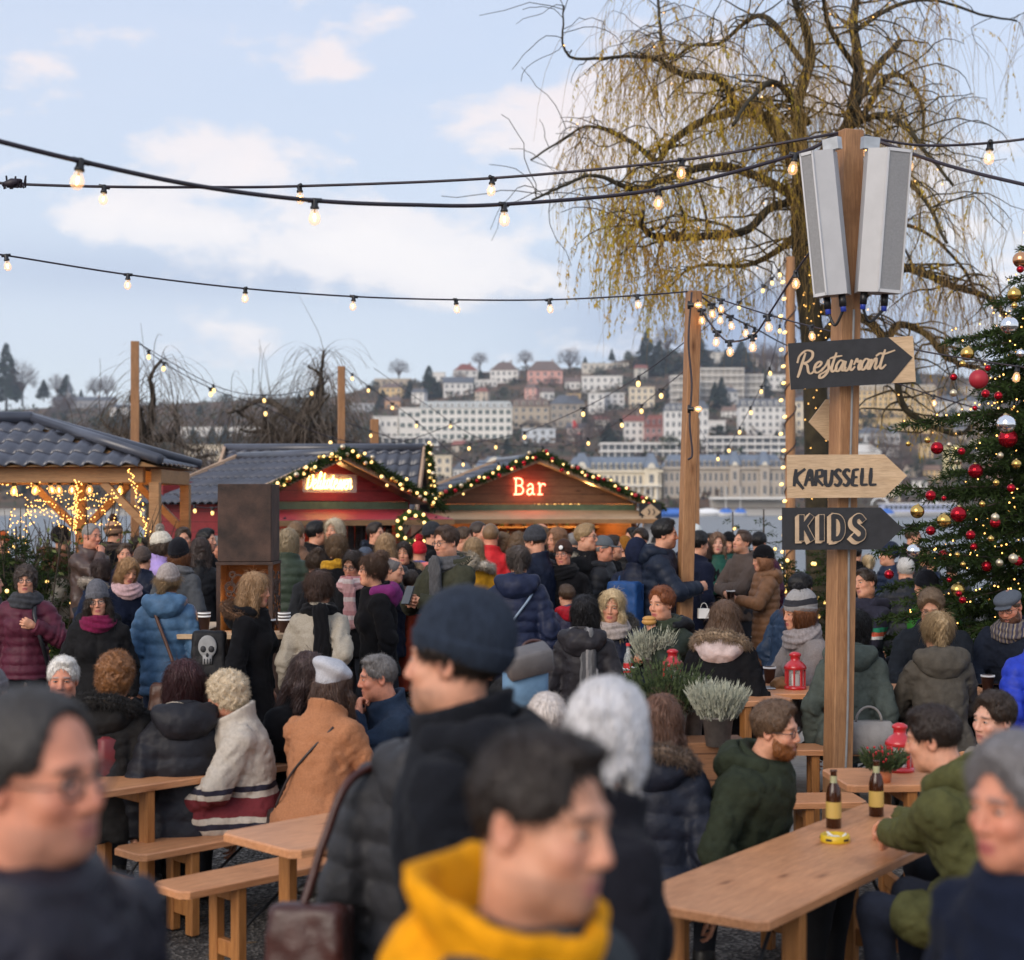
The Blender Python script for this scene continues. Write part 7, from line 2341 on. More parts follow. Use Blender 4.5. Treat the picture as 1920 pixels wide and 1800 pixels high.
# ------------------------------------------------------------------ the big willow
def branch_path(rg, p0, d, L, n, droop, wig):
 pts = [np.array(p0, float)]
 d = np.array(d, float); d /= np.linalg.norm(d)
 for k in range(n):
  d = d + rg.normal(0, wig, 3) + np.array((0, 0, -droop))
  d /= np.linalg.norm(d)
  pts.append(pts[-1] + d * L / n)
 return np.array(pts)
WS = 130.0
WB = P(1536, 1240, WS); WB.z = gh(WB.x, WB.y)
will = empty('willow_tree', WB, 0, 'large weeping willow with yellow hanging twigs behind the signpost', 'tree')
LIMBS = [
 ([(1538, 1240, 40), (1533, 900, 37), (1526, 650, 34), (1508, 500, 31), (1500, 400, 28), (1506, 300, 25)], 0),
 ([(1506, 310, 25), (1495, 200, 18), (1520, 110, 15), (1510, 50, 12), (1490, 0, 9), (1480, -70, 7)], -.5),
 ([(1510, 380, 24), (1545, 290, 22), (1590, 230, 20), (1607, 120, 16), (1600, 40, 13), (1612, -60, 10)], .4),
 ([(1600, 205, 13), (1640, 130, 12), (1684, 72, 9)], .6),
 ([(1555, 275, 14), (1620, 212, 10), (1662, 146, 9), (1700, 148, 7), (1735, 200, 6), (1730, 280, 4)], .9),
 ([(1590, 238, 11), (1650, 215, 9), (1700, 235, 8), (1745, 285, 6), (1795, 335, 4)], -.8),
 ([(1502, 330, 18), (1440, 232, 16), (1380, 200, 14), (1350, 150, 11), (1280, 140, 9), (1230, 110, 7), (1180, 105, 5), (1080, 112, 4), (1056, 80, 3), (1060, 10, 2)], -1.2),
 ([(1500, 300, 15), (1430, 215, 12), (1330, 222, 12), (1260, 262, 11), (1228, 300, 9), (1180, 262, 7), (1120, 237, 5), (1080, 236, 4), (990, 292, 3)], .8),
 ([(1500, 375, 14), (1420, 330, 13), (1340, 310, 12), (1250, 332, 10), (1190, 350, 8), (1110, 322, 5), (1050, 342, 4), (990, 372, 3)], -1.6),
 ([(1490, 378, 12), (1440, 392, 12), (1400, 430, 12), (1330, 440, 11), (1250, 440, 10), (1210, 425, 8), (1204, 390, 5)], -1.0),
 ([(1512, 125, 8), (1430, 30, 8), (1350, 80, 6), (1300, 86, 5), (1250, 110, 5), (1236, 40, 5), (1230, -30, 4)], 1.3),
 ([(1536, 640, 17), (1600, 570, 14), (1690, 507, 13), (1740, 516, 11), (1800, 540, 10), (1860, 562, 8), (1910, 610, 6)], -.6),
 ([(1540, 580, 17), (1620, 597, 14), (1662, 630, 13), (1690, 606, 11), (1740, 625, 10), (1780, 670, 9), (1850, 692, 6)], .5),
 ([(1662, 630, 11), (1680, 700, 11), (1692, 760, 10), (1730, 790, 9), (1790, 812, 7), (1830, 790, 4)], .5),
 ([(1600, 60, 8), (1680, 10, 6), (1760, 0, 5), (1850, 30, 4), (1910, 40, 3)], .9),
 ([(1515, 230, 12), (1460, 160, 9), (1420, 170, 6), (1370, 240, 5)], -1.5),
 ([(1606, 130, 9), (1560, 60, 7), (1545, 0, 6), (1550, -60, 5)], -1.2),
 ([(1540, 430, 12), (1600, 330, 9), (1680, 330, 8), (1730, 380, 6), (1770, 470, 4)], -1.4),
 ([(1540, 470, 10), (1620, 420, 8), (1720, 430, 6), (1800, 500, 5), (1850, 600, 3)], 1.4),
 ([(1495, 440, 12), (1440, 480, 9), (1380, 500, 7), (1300, 500, 5), (1240, 540, 3)], 1.2),
]
mb = MB()
rgw = np.random.RandomState(21)
sources = []
lamps = []
for pts, dy in LIMBS:
 w3d = []
 n = len(pts)
 for k, (px, py, r) in enumerate(pts):
  s = WS
  p = np.array(P(px, py, s)); off = dy * (k / max(1, n - 1)) * 1.6
  sc_ = 1 + off / (F / s)
  p = np.array((p[0] * sc_, p[1] * sc_, CAMH + (p[2] - CAMH) * sc_))
  w3d.append(p - np.array(WB))
 path = catmull(w3d, 8)
 rad = np.interp(np.linspace(0, n - 1, len(path)), np.arange(n), [a[2] for a in pts]) / WS * .5 * 1.3
 path = path + np.cumsum(rgw.normal(0, .012, path.shape), 0) * np.linspace(0, 1, len(path))[:, None] * .6
 mb.tube(path, rad, 9 if rad[0] > .05 else 6)
 for p, r in zip(path, rad):
  if p[2] > 3.0:
   sources.append((p, r, pts[-1][0] < 1480))
 for k in range(3 if n > 3 else 1):
  q_ = path[rgw.randint(2, len(path))]
  lamps.append(q_)
mb.build('trunk', M['bark_moss'], will, True)
bl = MB()
tips = []
src = [a for a in sources if a[1] < .12]
for k in range(560):
 p, r, lf = src[rgw.randint(len(src))]
 d = rgw.normal(0, 1, 3); d[2] = abs(d[2]) * .5 + .1; d[0] -= .25 * lf; d[0] += .35 * (not lf)
 L = rgw.uniform(.5, 1.5)
 pa = branch_path(rgw, p, d, L, 7, .17, .22)
 bl.tube(pa, np.linspace(max(.006, min(.02, r * .4)), .004, len(pa)), 4, cap=False)
 for q_ in pa[2:]:
  tips.append((q_, p[0] + WB[0] < 2.9))
bl.build('branches', M['bark_moss'], will)
sd_, lv = MB(), MB()
V, Q, LV = [], [], []
n0 = 0
for k in range(4800):
 p, left = tips[rgw.randint(len(tips))]
 Xw = p[0] + WB[0]
 if Xw < .75 + .5 * rgw.rand():
  continue
 leafy = rgw.rand() < (.10 if Xw > 3.3 else .92 if p[2] < 6.2 else .62 if p[2] < 7.6 else .28)
 zmax = p[2] - (4.3 + .35 * rgw.rand())
 L = min(rgw.uniform(.5, 2.1), max(.3, zmax - (0 if leafy else -.6)))
 d = rgw.normal(0, .6, 3)
 d[2] = -abs(d[2]) * .3
 pa = branch_path(rgw, p, d, L, 8, .42, .12)
 rad = np.linspace(.0042, .0016, 9)
 u = np.array((1, .3, 0)) / 1.044
 A = pa + u * rad[:, None]; B = pa - u * rad[:, None] * .5 + np.array((0, .87, 0)) * rad[:, None]; C = pa - u * rad[:, None] * .5 - np.array((0, .87, 0)) * rad[:, None]
 V.append(np.stack([A, B, C], 1).reshape(-1, 3))
 i = np.arange(8)[:, None] * 3 + n0
 Q.append(np.concatenate([i + np.array((0, 1, 4, 3)), i + np.array((1, 2, 5, 4)), i + np.array((2, 0, 3, 5))]))
 n0 += 27
 if leafy:
  m_ = int(L * 19)
  t = rgw.rand(m_) * 7.9 * .999
  i0 = t.astype(int); fr_ = (t - i0)[:, None]
  c = pa[i0] * (1 - fr_) + pa[i0 + 1] * fr_
  dd = np.stack([rgw.normal(0, .35, m_), rgw.normal(0, .35, m_), -np.ones(m_)], 1)
  dd /= np.linalg.norm(dd, axis=1, keepdims=True)
  uu = np.cross(dd, rgw.normal(0, 1, (m_, 3))); uu /= np.linalg.norm(uu, axis=1, keepdims=True)
  Ll = rgw.uniform(.05, .095, (m_, 1))
  ww = .0095
  LV.append(np.stack([c, c + dd * Ll * .45 - uu * ww, c + dd * Ll, c + dd * Ll * .45 + uu * ww], 1).reshape(-1, 3))
sd_.add(np.concatenate(V), np.concatenate(Q))
m, nt, b = new_mat('willow_twig')
nt.links.new(ramp_(nt, noise_(nt, coords(nt), .8, 3), [(0.35, (.30, .16, .06)), (0.65, (.40, .26, .06))]), b.inputs['Base Color']); b.inputs['Roughness'].default_value = .8
sd_.build('hanging_twigs', m, will)
LV = np.concatenate(LV)
lv.add(LV, np.arange(len(LV)).reshape(-1, 4))
m, nt, b = new_mat('willow_leaf')
f = noise_(nt, coords(nt), .9, 5, .7)
nt.links.new(ramp_(nt, f, [(0.30, (.56, .30, .045)), (0.5, (.62, .40, .03)), (0.68, (.46, .40, .03))]), b.inputs['Base Color'])
b.inputs['Roughness'].default_value = .75
b.inputs['Subsurface Weight'].default_value = 0
tw = nd(nt, 'ShaderNodeBsdfTranslucent'); nt.links.new(ramp_(nt, f, [(0.3, (.42, .24, .04)), (0.68, (.34, .34, .04))]), tw.inputs['Color'])
ms = nd(nt, 'ShaderNodeMixShader', Fac=.35); nt.links.new(b.outputs[0], ms.inputs[1]); nt.links.new(tw.outputs[0], ms.inputs[2])
nt.links.new(ms.outputs[0], nt.nodes['Material Output'].inputs[0])
lv.build('leaves', m, will)
q = MB()
for k, p in enumerate(lamps):
 q.sphere(np.array(WB) + p + rgw.normal(0, .08, 3), .009, 6, 4)
for k in range(90):
 z = rgw.uniform(1.0, 5.6); a = rgw.uniform(-2.6, -.5)
 q.sphere(np.array(WB) + np.array((.24 * math.cos(a) - .012 * z, .24 * math.sin(a) - .02, z)), .008, 6, 4)
o = q.build('fairy_lights', M['fairy'], None, True); tag(o, 'tiny warm fairy lights wound over the willow trunk and limbs', 'fairy lights', kind='stuff')
# ------------------------------------------------------------------ bare pollard willows behind the stalls
def pollard(label, px, base, top, s, wpx, seed):
 rg = np.random.RandomState(seed)
 b0 = P(px, base, s); b0.z = gh(b0.x, b0.y)
 root = empty('bare_weeping_tree', b0, 0, label, 'tree')
 H = CAMH + (HOR - top) / s - b0.z
 R = wpx / s / 2
 q, q2 = MB(), MB()
 tr = branch_path(rg, (0, 0, 0), (.1 * rg.normal(), 0, 1), H * .66, 8, -.02, .10)
 q.tube(tr, np.linspace(.20, .12, 9), 8)
 heads = [tr[-1]]
 for k in range(11):
  a = k * 2.4 + rg.rand()
  d = (math.cos(a) * .7, math.sin(a) * .7, rg.uniform(.2, 1.5))
  pa = branch_path(rg, tr[-1 - (k % 3)], d, max(R, H * .32) * rg.uniform(.7, 1.1), 8, .03, .30)
  pa[:, 2] = np.minimum(pa[:, 2], H * .97)
  q.tube(pa, np.linspace(.085, .022, 9), 6)
  heads += list(pa[3:])
 q.build('trunk', M['bark'], root, True)
 V, Q = [], []
 n0 = 0
 for k in range(760):
  p = heads[rg.randint(len(heads))]
  d = rg.normal(0, 1, 3); d[2] = abs(d[2]) * 1.1 + .1
  L = rg.uniform(.6, 1.8) * (R / 1.1) ** .5
  pa = branch_path(rg, p, d, L, 8, .36, .10)
  if k % 40 == 0:
   pa = branch_path(rg, p, (d[0], d[1], 1.2), 1.2, 8, .04, .08)
  rad = np.linspace(.008, .0035, 9)
  A = pa + np.array((1, 0, 0)) * rad[:, None]; B = pa + np.array((-.5, .87, 0)) * rad[:, None]; C = pa + np.array((-.5, -.87, 0)) * rad[:, None]
  V.append(np.stack([A, B, C], 1).reshape(-1, 3))
  i = np.arange(8)[:, None] * 3 + n0
  Q.append(np.concatenate([i + np.array((0, 1, 4, 3)), i + np.array((1, 2, 5, 4)), i + np.array((2, 0, 3, 5))])); n0 += 27
 q2.add(np.concatenate(V), np.concatenate(Q)); q2.build('crown', mat_plain('bare_twig', (.13, .10, .075), .9, var=.3, nscale=2), root)
pollard('bare weeping tree beside the tall left pole', 292, 1100, 652, 104, 190, 31)
pollard('broad bare weeping tree between the two wooden poles', 478, 1100, 660, 98, 225, 32)
pollard('tallest bare weeping tree rising over the red stall', 588, 1100, 608, 94, 210, 33)
# ------------------------------------------------------------------ spruces
def spruce(label, base, H, R, nb, seed, name='christmas_tree', dens=1.0, zb=.25, droop=.25, twl=.30, half=None, needle=.022, cat='Christmas tree', boughs=()):
 rg = np.random.RandomState(seed)
 root = empty(name, base, 0, label, cat)
 q = MB(); q.tube([(0, 0, 0), (0, 0, H * .5), (0, 0, H)], [H * .018, H * .011, .008], 8); q.build('trunk', M['bark'], root, True)
 cs, ds, ls = [], [], []
 bt = MB()
 tips = []
 for k in range(nb + len(boughs)):
  t = (k + rg.rand()) / nb
  z = zb + (H - zb - .1) * t ** 1.05
  Rb = R * (1 - (z - zb) / (H - zb)) ** .80 * rg.uniform(.62, 1.15) + .05
  a = k * 2.39996 + rg.normal(0, .2)
  if k >= nb:
   z, Rb, a = boughs[k - nb]
  if half is not None and math.cos(a - half) < -.35:
   continue
  d = np.array((math.cos(a), math.sin(a), .22))
  pa = branch_path(rg, (0, 0, z), d, Rb * 1.05, 9, droop * .18, .03)
  pa[6:, 2] += np.linspace(0, .05, 4) * Rb
  bt.tube(pa, np.linspace(.014 * min(1, Rb), .003, 10), 4, cap=False)
  tips.append(pa[-1])
  side = np.array((-math.sin(a), math.cos(a), 0))
  ntw = int(Rb * 17 * dens) + 3
  for j in range(ntw):
   f = .12 + .88 * (j + rg.rand()) / ntw
   i0 = min(int(f * 9), 8); p = pa[i0] * (1 - (f * 9 - i0)) + pa[i0 + 1] * (f * 9 - i0)
   sg = 1 if j % 2 else -1
   td = d * np.array((1, 1, 0)) * .75 + sg * side * rg.uniform(.5, 1.0) + np.array((0, 0, rg.uniform(-.35, .05)))
   td /= np.linalg.norm(td)
   L = twl * (1.15 - f * .75) * rg.uniform(.7, 1.15) * min(1, Rb * 1.3 + .25)
   m_ = int(L * 120 * dens) + 4
   u = rg.rand(m_)[:, None]
   cs.append(p + td * L * u + np.array((0, 0, -1)) * (u ** 2) * L * .15); ds.append(np.tile(td, (m_, 1)))
  m_ = int(Rb * 130 * dens)
  u = rg.rand(m_) * 8.99
  i0 = u.astype(int)
  cs.append(pa[i0] + (pa[i0 + 1] - pa[i0]) * (u - i0)[:, None]); ds.append(np.tile(d, (m_, 1)))
 c, d = np.concatenate(cs), np.concatenate(ds)
 n = len(c)
 nd_ = d * .7 + rg.normal(0, .5, (n, 3)); nd_ /= np.linalg.norm(nd_, axis=1, keepdims=True)
 u = np.cross(nd_, rg.normal(0, 1, (n, 3))); u /= np.linalg.norm(u, axis=1, keepdims=True)
 L = needle * rg.uniform(.8, 1.6, (n, 1)) * 1.5
 w = needle * .16
 V = np.stack([c - u * w, c + nd_ * L * .5 - u * w * 1.2, c + nd_ * L, c + nd_ * L * .5 + u * w * 1.2], 1)
 bt.build('branches', M['bark'], root)
 q = MB(); q.add(V.reshape(-1, 3), np.arange(n * 4).reshape(-1, 4)); q.build('crown', M['spruce'], root)
 return root, c, tips, n
TSC = 236.0
tb0 = P(2008, 1200, TSC); tb0.z = gh(tb0.x, tb0.y)
TH = CAMH + (HOR - 335) / TSC - tb0.z
tree, tc_, ttips, tn = spruce('big Christmas tree covered in baubles and warm lights at the right edge', tb0, TH, 1.55, 270, 51, half=math.radians(215), droop=.35, twl=.34, needle=.030, dens=1.25,
      boughs=[(2.62, 1.42, 3.35), (2.5, 1.3, 3.7), (2.05, 1.5, 3.3), (1.95, 1.35, 3.6), (1.75, 1.55, 3.45), (1.6, 1.5, 3.2), (1.45, 1.5, 3.7), (3.25, 1.0, 3.5), (3.35, .95, 3.2), (1.3, 1.45, 3.5)])
rg = np.random.RandomState(77)
ok = np.where((tc_[:, 1] < .35))[0]
q = MB()
for i_ in rg.choice(ok, 680, replace=False):
 p = tc_[i_]
 r_ = math.hypot(p[0], p[1]) + .01
 q.sphere(np.array(tb0) + p * (1 + .02 / r_) + np.array((0, -.015, .01)), rg.uniform(.0045, .0075), 6, 4)
o = q.build('fairy_lights', M['fairy'], None, True); tag(o, 'hundreds of warm fairy lights spread over the Christmas tree', 'fairy lights', kind='stuff')
q = MB(); q.lathe((0, 0, .9), [(.001, .12), (.16, .12), (.16, .0), (.12, .0)], 10); CAPM = None
q = MB(); q.lathe((0, 0, 0), [(.22, .96), (.22, 1.10), (.06, 1.12), (.06, 1.2), (.001, 1.2)], 10); CAPM = q.mesh('cap', (M['brass'],), True)
BL = [('gold', 1814, 663, 13), ('gold', 1720, 959, 13), ('gold', 1770, 976, 13), ('matte_red', 1835, 711, 18), ('red', 1757, 840, 12), ('red', 1829, 883, 14), ('red', 1797, 964, 15), ('red', 1745, 929, 10),
  ('red', 1745, 995, 9), ('silver', 1887, 795, 18), ('red', 1890, 822, 18), ('silver', 1893, 610, 17), ('gold', 1805, 682, 6), ('gold', 1703, 832, 5), ('gold', 1739, 825, 6), ('pale_gold', 1796, 865, 7), ('pale_gold', 1780, 834, 5),
  ('pale_gold', 1788, 737, 7), ('pale_gold', 1876, 854, 6), ('pale_gold', 1866, 970, 8), ('red', 1788, 707, 7), ('red', 1828, 765, 5), ('red', 1803, 846, 7), ('red', 1770, 934, 5), ('red', 1820, 1003, 9), ('red', 1769, 1041, 10),
  ('red', 1866, 980, 10), ('silver', 1713, 1033, 13), ('copper', 1914, 487, 15), ('red', 1913, 505, 7), ('gold', 1902, 552, 13), ('gold', 1902, 573, 6), ('red', 1667, 1077, 9), ('gold', 1796, 1106, 13), ('red', 1798, 1113, 6),
  ('red', 1850, 1062, 10), ('pale_gold', 1874, 1055, 7), ('pale_gold', 1900, 1047, 9), ('red', 1909, 1052, 9), ('gold', 1806, 1058, 5), ('red', 1826, 1025, 7), ('gold', 1842, 945, 6), ('red', 1848, 738, 8), ('red', 1872, 742, 8),
  ('gold', 1795, 1040, 5), ('red', 1780, 1087, 5), ('red', 1896, 915, 8), ('gold', 1868, 905, 6), ('red', 1852, 690, 6), ('gold', 1906, 870, 9), ('silver', 1914, 663, 9), ('red', 1805, 1125, 7), ('gold', 1858, 1010, 6)]
names = {'gold': 'shiny gold', 'red': 'shiny red', 'matte_red': 'matte red', 'silver': 'mirror silver', 'pale_gold': 'pale champagne', 'copper': 'copper orange'}
LBL = {0: 'shiny gold ball hanging in front of the far yellow hotel', 1: 'big shiny gold ball right of the carousel sign tip', 2: 'big shiny gold ball lower right beside another gold one', 3: 'largest matte red ball near the tree top left', 9: 'mirror silver ball above a big red one on the tree',
  10: 'big shiny red ball directly under the mirror silver ball', 11: 'mirror silver ball high on the tree edge', 27: 'mirror silver ball at the tip of the lowest left branch', 28: 'copper orange ball highest on the right edge', 32: 'shiny red ball dangling low in front of the navy down jacket', 33: 'golden glass ball low on the tree above the flat cap',
  5: 'big shiny red ball in the middle of the tree', 6: 'big shiny red ball between two gold balls', 50: 'small mirror silver ball at the right edge'}
for k, (cn, px, py, r) in enumerate(BL):
 s = TSC * (1.05 + .10 * ((k * 7) % 5) / 5) if k != 32 else 250
 p = P(px, py, s)
 o = obj('bauble', BAUB[cn], None); o.location = p; o.scale = (r / s,) * 3; o.rotation_euler = (.1, .1, k)
 obj('cap', CAPM, o)
 big = r > 7.5
 if k in LBL:
  tag(o, LBL[k], 'bauble')
 else:
  sz = 'medium sized' if big else 'small'
  tag(o, f'{sz} {names[cn]} bauble hanging on the big Christmas tree', 'bauble', f'{sz} {names[cn]} baubles on the tree')
for k, (lab, px, base, top, s, R, nb, dn) in enumerate((('thin sparse fir with bright lamps left of the KIDS board', 1432, 1150, 955, 150, .55, 34, .35), ('small dark fir sapling behind the long haired girl', 1374, 1130, 960, 140, .30, 26, .4),
      ('small lit fir directly behind the signpost foot', 1552, 1150, 985, 160, .5, 46, .8), ('bushy little fir with lamps beside the brown puffer coat', 1470, 1150, 1030, 165, .42, 50, .9))):
 b0 = P(px, base, s); b0.z = gh(b0.x, b0.y)
 H = CAMH + (HOR - top) / s - b0.z
 r_, c_, t__, n_ = spruce(lab, b0, H, R, nb, 90 + k, name='small_fir', dens=dn, zb=.3, twl=.22, needle=.03, cat='fir')
 rg = np.random.RandomState(k)
 for i_ in rg.choice(len(c_), 16, replace=False):
  o = obj('lamp', LAMP, r_); o.location = c_[i_] + np.array((0, -.03, 0)); o.scale = (.022,) * 3
# ------------------------------------------------------------------ shrubs, fir hedge and fairy lights at the left under the pavilion
rg = np.random.RandomState(44)
for k in range(9):
 px = -20 + k * 33
 b0 = P(px, 1150, 172 + 12 * math.sin(k * 2.1)); b0.z = gh(b0.x, b0.y)
 root = empty('bare_shrub', b0, 0, ('bare upright shrub strung with fairy lights under the pavilion'), 'shrub', 'bare shrubs under the pavilion')
 q = MB()
 for j in range(16):
  a = rg.rand() * 6.3
  pa = branch_path(rg, (0, 0, 0), (math.cos(a) * .35, math.sin(a) * .35, 1), rg.uniform(1.2, 2.15), 8, -.01, .08)
  q.tube(pa, np.linspace(.014, .004, 9), 5, cap=False)
  for i_ in (3, 5, 6):
   q.tube(branch_path(rg, pa[i_], rg.normal(0, .5, 3) + np.array((0, 0, .9)), .5, 5, 0, .1), np.linspace(.006, .002, 6), 4, cap=False)
 q.build('stems', M['bark'], root)
 q = MB(); n = 60
 c = np.stack([rg.normal(0, .28, n), rg.normal(0, .2, n), rg.uniform(.7, 1.7, n)], 1); d = rg.normal(0, 1, (n, 3)); d /= np.linalg.norm(d, axis=1, keepdims=True); u = np.cross(d, rg.normal(0, 1, (n, 3))); u /= np.linalg.norm(u, axis=1, keepdims=True)
 V = np.stack([c, c + d * .04 - u * .018, c + d * .085, c + d * .04 + u * .018], 1); q.add(V.reshape(-1, 3), np.arange(n * 4).reshape(-1, 4)); q.build('leaves', mat_plain('shrub_leaf', (.10, .12, .03), .8, var=.5) if k == 0 else bpy.data.materials['shrub_leaf'], root)
q = MB()
for k in range(5):
 pts = catmull([P(rg.uniform(-20, 60), rg.uniform(900, 1060), 176)] + [P(60 + 55 * j, rg.uniform(905, 990), 176 + rg.uniform(-6, 6)) for j in range(4)], 12)
 for p in pts:
  q.sphere(p + rg.normal(0, .03, 3), .0065, 6, 4)
for (x0, y0, x1, y1, n) in ((146, 900, 140, 1000, 60), (243, 880, 280, 1010, 50), (20, 960, 20, 1130, 26), (5, 1010, 12, 1150, 24)):
 for t in np.linspace(0, 1, n):
  q.sphere(np.array(P(x0 + (x1 - x0) * t + rg.normal(0, 4), y0 + (y1 - y0) * t, 172)), .0075, 6, 4)
o = q.build('fairy_lights', M['fairy'], None, True); tag(o, 'strings of tiny fairy lights in the shrubs under the pavilion', 'fairy lights', kind='stuff')
for k, (px, s, lab) in enumerate(((30, 185, 'low fir bush behind the woman in the burgundy jacket'), (110, 180, 'low fir bush left of the man in the brown coat'), (205, 178, 'low fir bush with lamps right of the man in the brown coat'))):
 b0 = P(px, 1200, s); b0.z = gh(b0.x, b0.y)
 r_, c_, t__, n_ = spruce(lab, b0, 1.75 - .15 * k, .62, 60, 120 + k, name='fir_bush', dens=.9, zb=.3, twl=.26, needle=.03, cat='fir')
 for i_ in rg.choice(len(c_), 14, replace=False):
  o = obj('lamp', LAMP, r_); o.location = c_[i_] + np.array((0, -.03, 0)); o.scale = (.02,) * 3
# ------------------------------------------------------------------ the crowd
BK, BK2, NV, NV2, CH = (.006, .006, .0075), (.011, .0105, .0115), (.007, .011, .027), (.011, .019, .046), (.021, .022, .025)
HB, HDB, HBK, HBL, HGR, HWH, HAU, HLB, HRD, HSB = (.055, .032, .018), (.028, .017, .011), (.008, .007, .007), (.40, .27, .13), (.17, .16, .155), (.62, .60, .57), (.17, .065, .025), (.15, .09, .045), (.035, .008, .010), (.26, .17, .085)
STR = mat_stripes('striped_fleece', 2, [(0, (.50, .44, .37)), (.50, (.02, .018, .035)), (.53, (.50, .44, .37)), (.56, (.16, .018, .025)), (.66, (.50, .44, .37)), (.69, (.02, .018, .035)), (.72, (.50, .44, .37))])
M['striped_fleece'] = STR
BOB = mat_stripes('striped_beanie', 2, [(0, (.26, .25, .25)), (.08, (.022, .022, .03)), (.125, (.30, .29, .29))])
BEI = mat_stripes('beige_striped_hat', 2, [(0, (.30, .17, .10)), (.06, (.09, .045, .03)), (.10, (.42, .25, .15)), (.15, (.10, .05, .035))])
PLAID = mat_stripes('plaid_scarf', 0, [(0, (.16, .13, .11)), (.3, (.035, .035, .07)), (.5, (.26, .21, .15)), (.7, (.06, .05, .07))], .05)
YPL = mat_stripes('yellow_check_scarf', 2, [(0, (.45, .32, .10)), (.4, (.12, .12, .13)), (.65, (.50, .42, .25))], .06)
GPL = mat_stripes('grey_check_scarf', 0, [(0, (.12, .12, .125)), (.35, (.22, .21, .21)), (.6, (.06, .06, .065))], .07)
PKS = mat_stripes('pink_check_scarf', 2, [(0, (.55, .30, .29)), (.5, (.62, .50, .47)), (.75, (.48, .22, .22))], .16)
SPT = mat_stripes('striped_jacket', 2, [(0, (.014, .014, .03)), (.775, (.60, .58, .56)), (.80, (.55, .09, .04)), (.83, (.012, .20, .10)), (.865, (.014, .014, .03))])
PP = {}
def pp(key, label, px, top, s, yaw, coat, hair, **kw):
 PP[key] = person(label, px, top, s, yaw, coat, hair, **kw)
 return PP[key]
F_ = dict(female=True)
S_ = dict(sit=True)
FS = dict(female=True, sit=True)
# --- left group
pp('burg', 'woman with curly dark hair and glasses in a burgundy puffer jacket gripping her bag strap', 48, 1059, 257, 4, ('puffer', (.085, .016, .032)), ('curly', (.060, .042, .034), -.008), glasses=True, scarf=((.045, .046, .052), 0), arms=('strap', 'down'), hy=8, **F_)
pp('cream', 'auburn haired woman in a cream coat with fur hood in left profile', 112, 1038, 180, -72, ('parka', (.48, .42, .34)), ('bob', HAU), scarf=((.12, .14, .09), 0), fur=(.30, .22, .16), arms=('front', 'down'), **F_)
pp('greybean', 'woman in a grey beanie and glasses with magenta scarf and long dark hair', 183, 1092, 281, 12, ('parka', BK2), ('long', HDB), hat=('slouch', (.115, .115, .13)), glasses=True, scarf=((.16, .012, .05), 0), hood=BK2, hp=-4, **F_)
pp('bobp', 'woman with a blonde bob leaning over a pale pink scarf', 240, 1044, 233, 32, ('wool', NV), ('bob', (.30, .17, .075)), scarf=((.50, .33, .34), 0), hr=14, hp=8, lean=8, **F_)
pp('blue', 'person seen from behind in a steel blue quilted jacket and pale ribbed beanie', 316, 1053, 268, 178, ('softpuffer', (.065, .135, .235)), ('pony', HSB), hat=('beanie', (.34, .29, .27)), hood=(.065, .135, .235), coatlen=.18, legs=(.02, .03, .06), **F_)
pp('brown', 'grey haired man in a brown coat holding his fist to his mouth', 172, 980, 188, 62, ('leather', (.070, .042, .034)), ('buzz', HGR), arms=('down', 'face'), skin='ruddy')
pp('bobble', 'person in an orange striped bobble hat seen from behind beneath the pavilion', 215, 975, 172, 160, ('wool', BK), ('short', HB), hat=('beanie', (.35, .2, .12), (.07, .03, .02), BEI), scarf=((.06, .045, .04), 0))
pp('furhat', 'person in a black fur hat among the shrubs at left', 118, 988, 172, 140, ('parka', (.12, .06, .03)), ('short', HBK), hat=('slouch', (.012, .011, .012)), fur=(.16, .08, .04))
pp('orange', 'person in a rusty orange knit hat at the left edge', 3, 994, 178, 30, ('wool', BK), ('short', HB), hat=('beanie', (.42, .085, .02)))
pp('darkman', 'dark haired man half hidden left of the brown beanie', 234, 1018, 190, 14, ('wool', NV), ('short', HB))
pp('brownbean', 'person in a taupe brown beanie seen from behind next to the blonde bob', 268, 1022, 205, 172, ('nylon', NV), ('short', HB), hat=('beanie', (.095, .07, .06)))
pp('bunw', 'dark haired woman with a low bun peeking behind the brown beanie', 259, 1005, 175, 40, ('wool', BK), ('bun', HDB), **F_)
pp('lilac', 'woman in a cream cable hat with pompom and lilac jacket', 305, 994, 192, 112, ('softpuffer', (.36, .26, .55)), ('bob', HB), hat=('beanie', (.60, .55, .46), (.40, .36, .31)), **F_)
pp('brhair', 'brown haired man behind the woman in the cream hat', 344, 988, 180, 20, ('wool', BK), ('short', HB))
pp('beretw', 'woman in a black beret and grey wool coat seen from behind', 337, 1012, 215, 165, ('wool', (.075, .08, .088)), ('bob', HAU), hat=('slouch', (.012, .012, .016)), scarf=((.12, .12, .125), 0), coatlen=.4, **F_)
pp('longblk', 'woman with long dark wavy hair and black jacket left of the fire column', 376, 1008, 200, 190, ('nylon', BK), ('long', (.035, .022, .018), .004), **F_)
pp('darkm2', 'dark haired young man in profile left of the rusty hood', 388, 990, 184, 70, ('wool', BK), ('short', HBK), beard=('stubble', (.05, .035, .03)))
pp('glassold', 'older grey haired man with glasses in a dark green jacket by the fire column', 405, 1004, 178, 62, ('nylon', (.030, .040, .030)), ('short', HGR, -.004), glasses=True, skin='ruddy')
pp('navyfur', 'dark haired woman in a navy coat with a pale fur hood turned away', 192, 1047, 205, 140, ('parka', NV2), ('bob', (.035, .018, .014)), fur=(.42, .36, .30), **F_)
pp('leftedge', 'person in a charcoal jacket cut off by the left edge', -14, 1070, 225, 100, ('nylon', CH), ('short', HB))
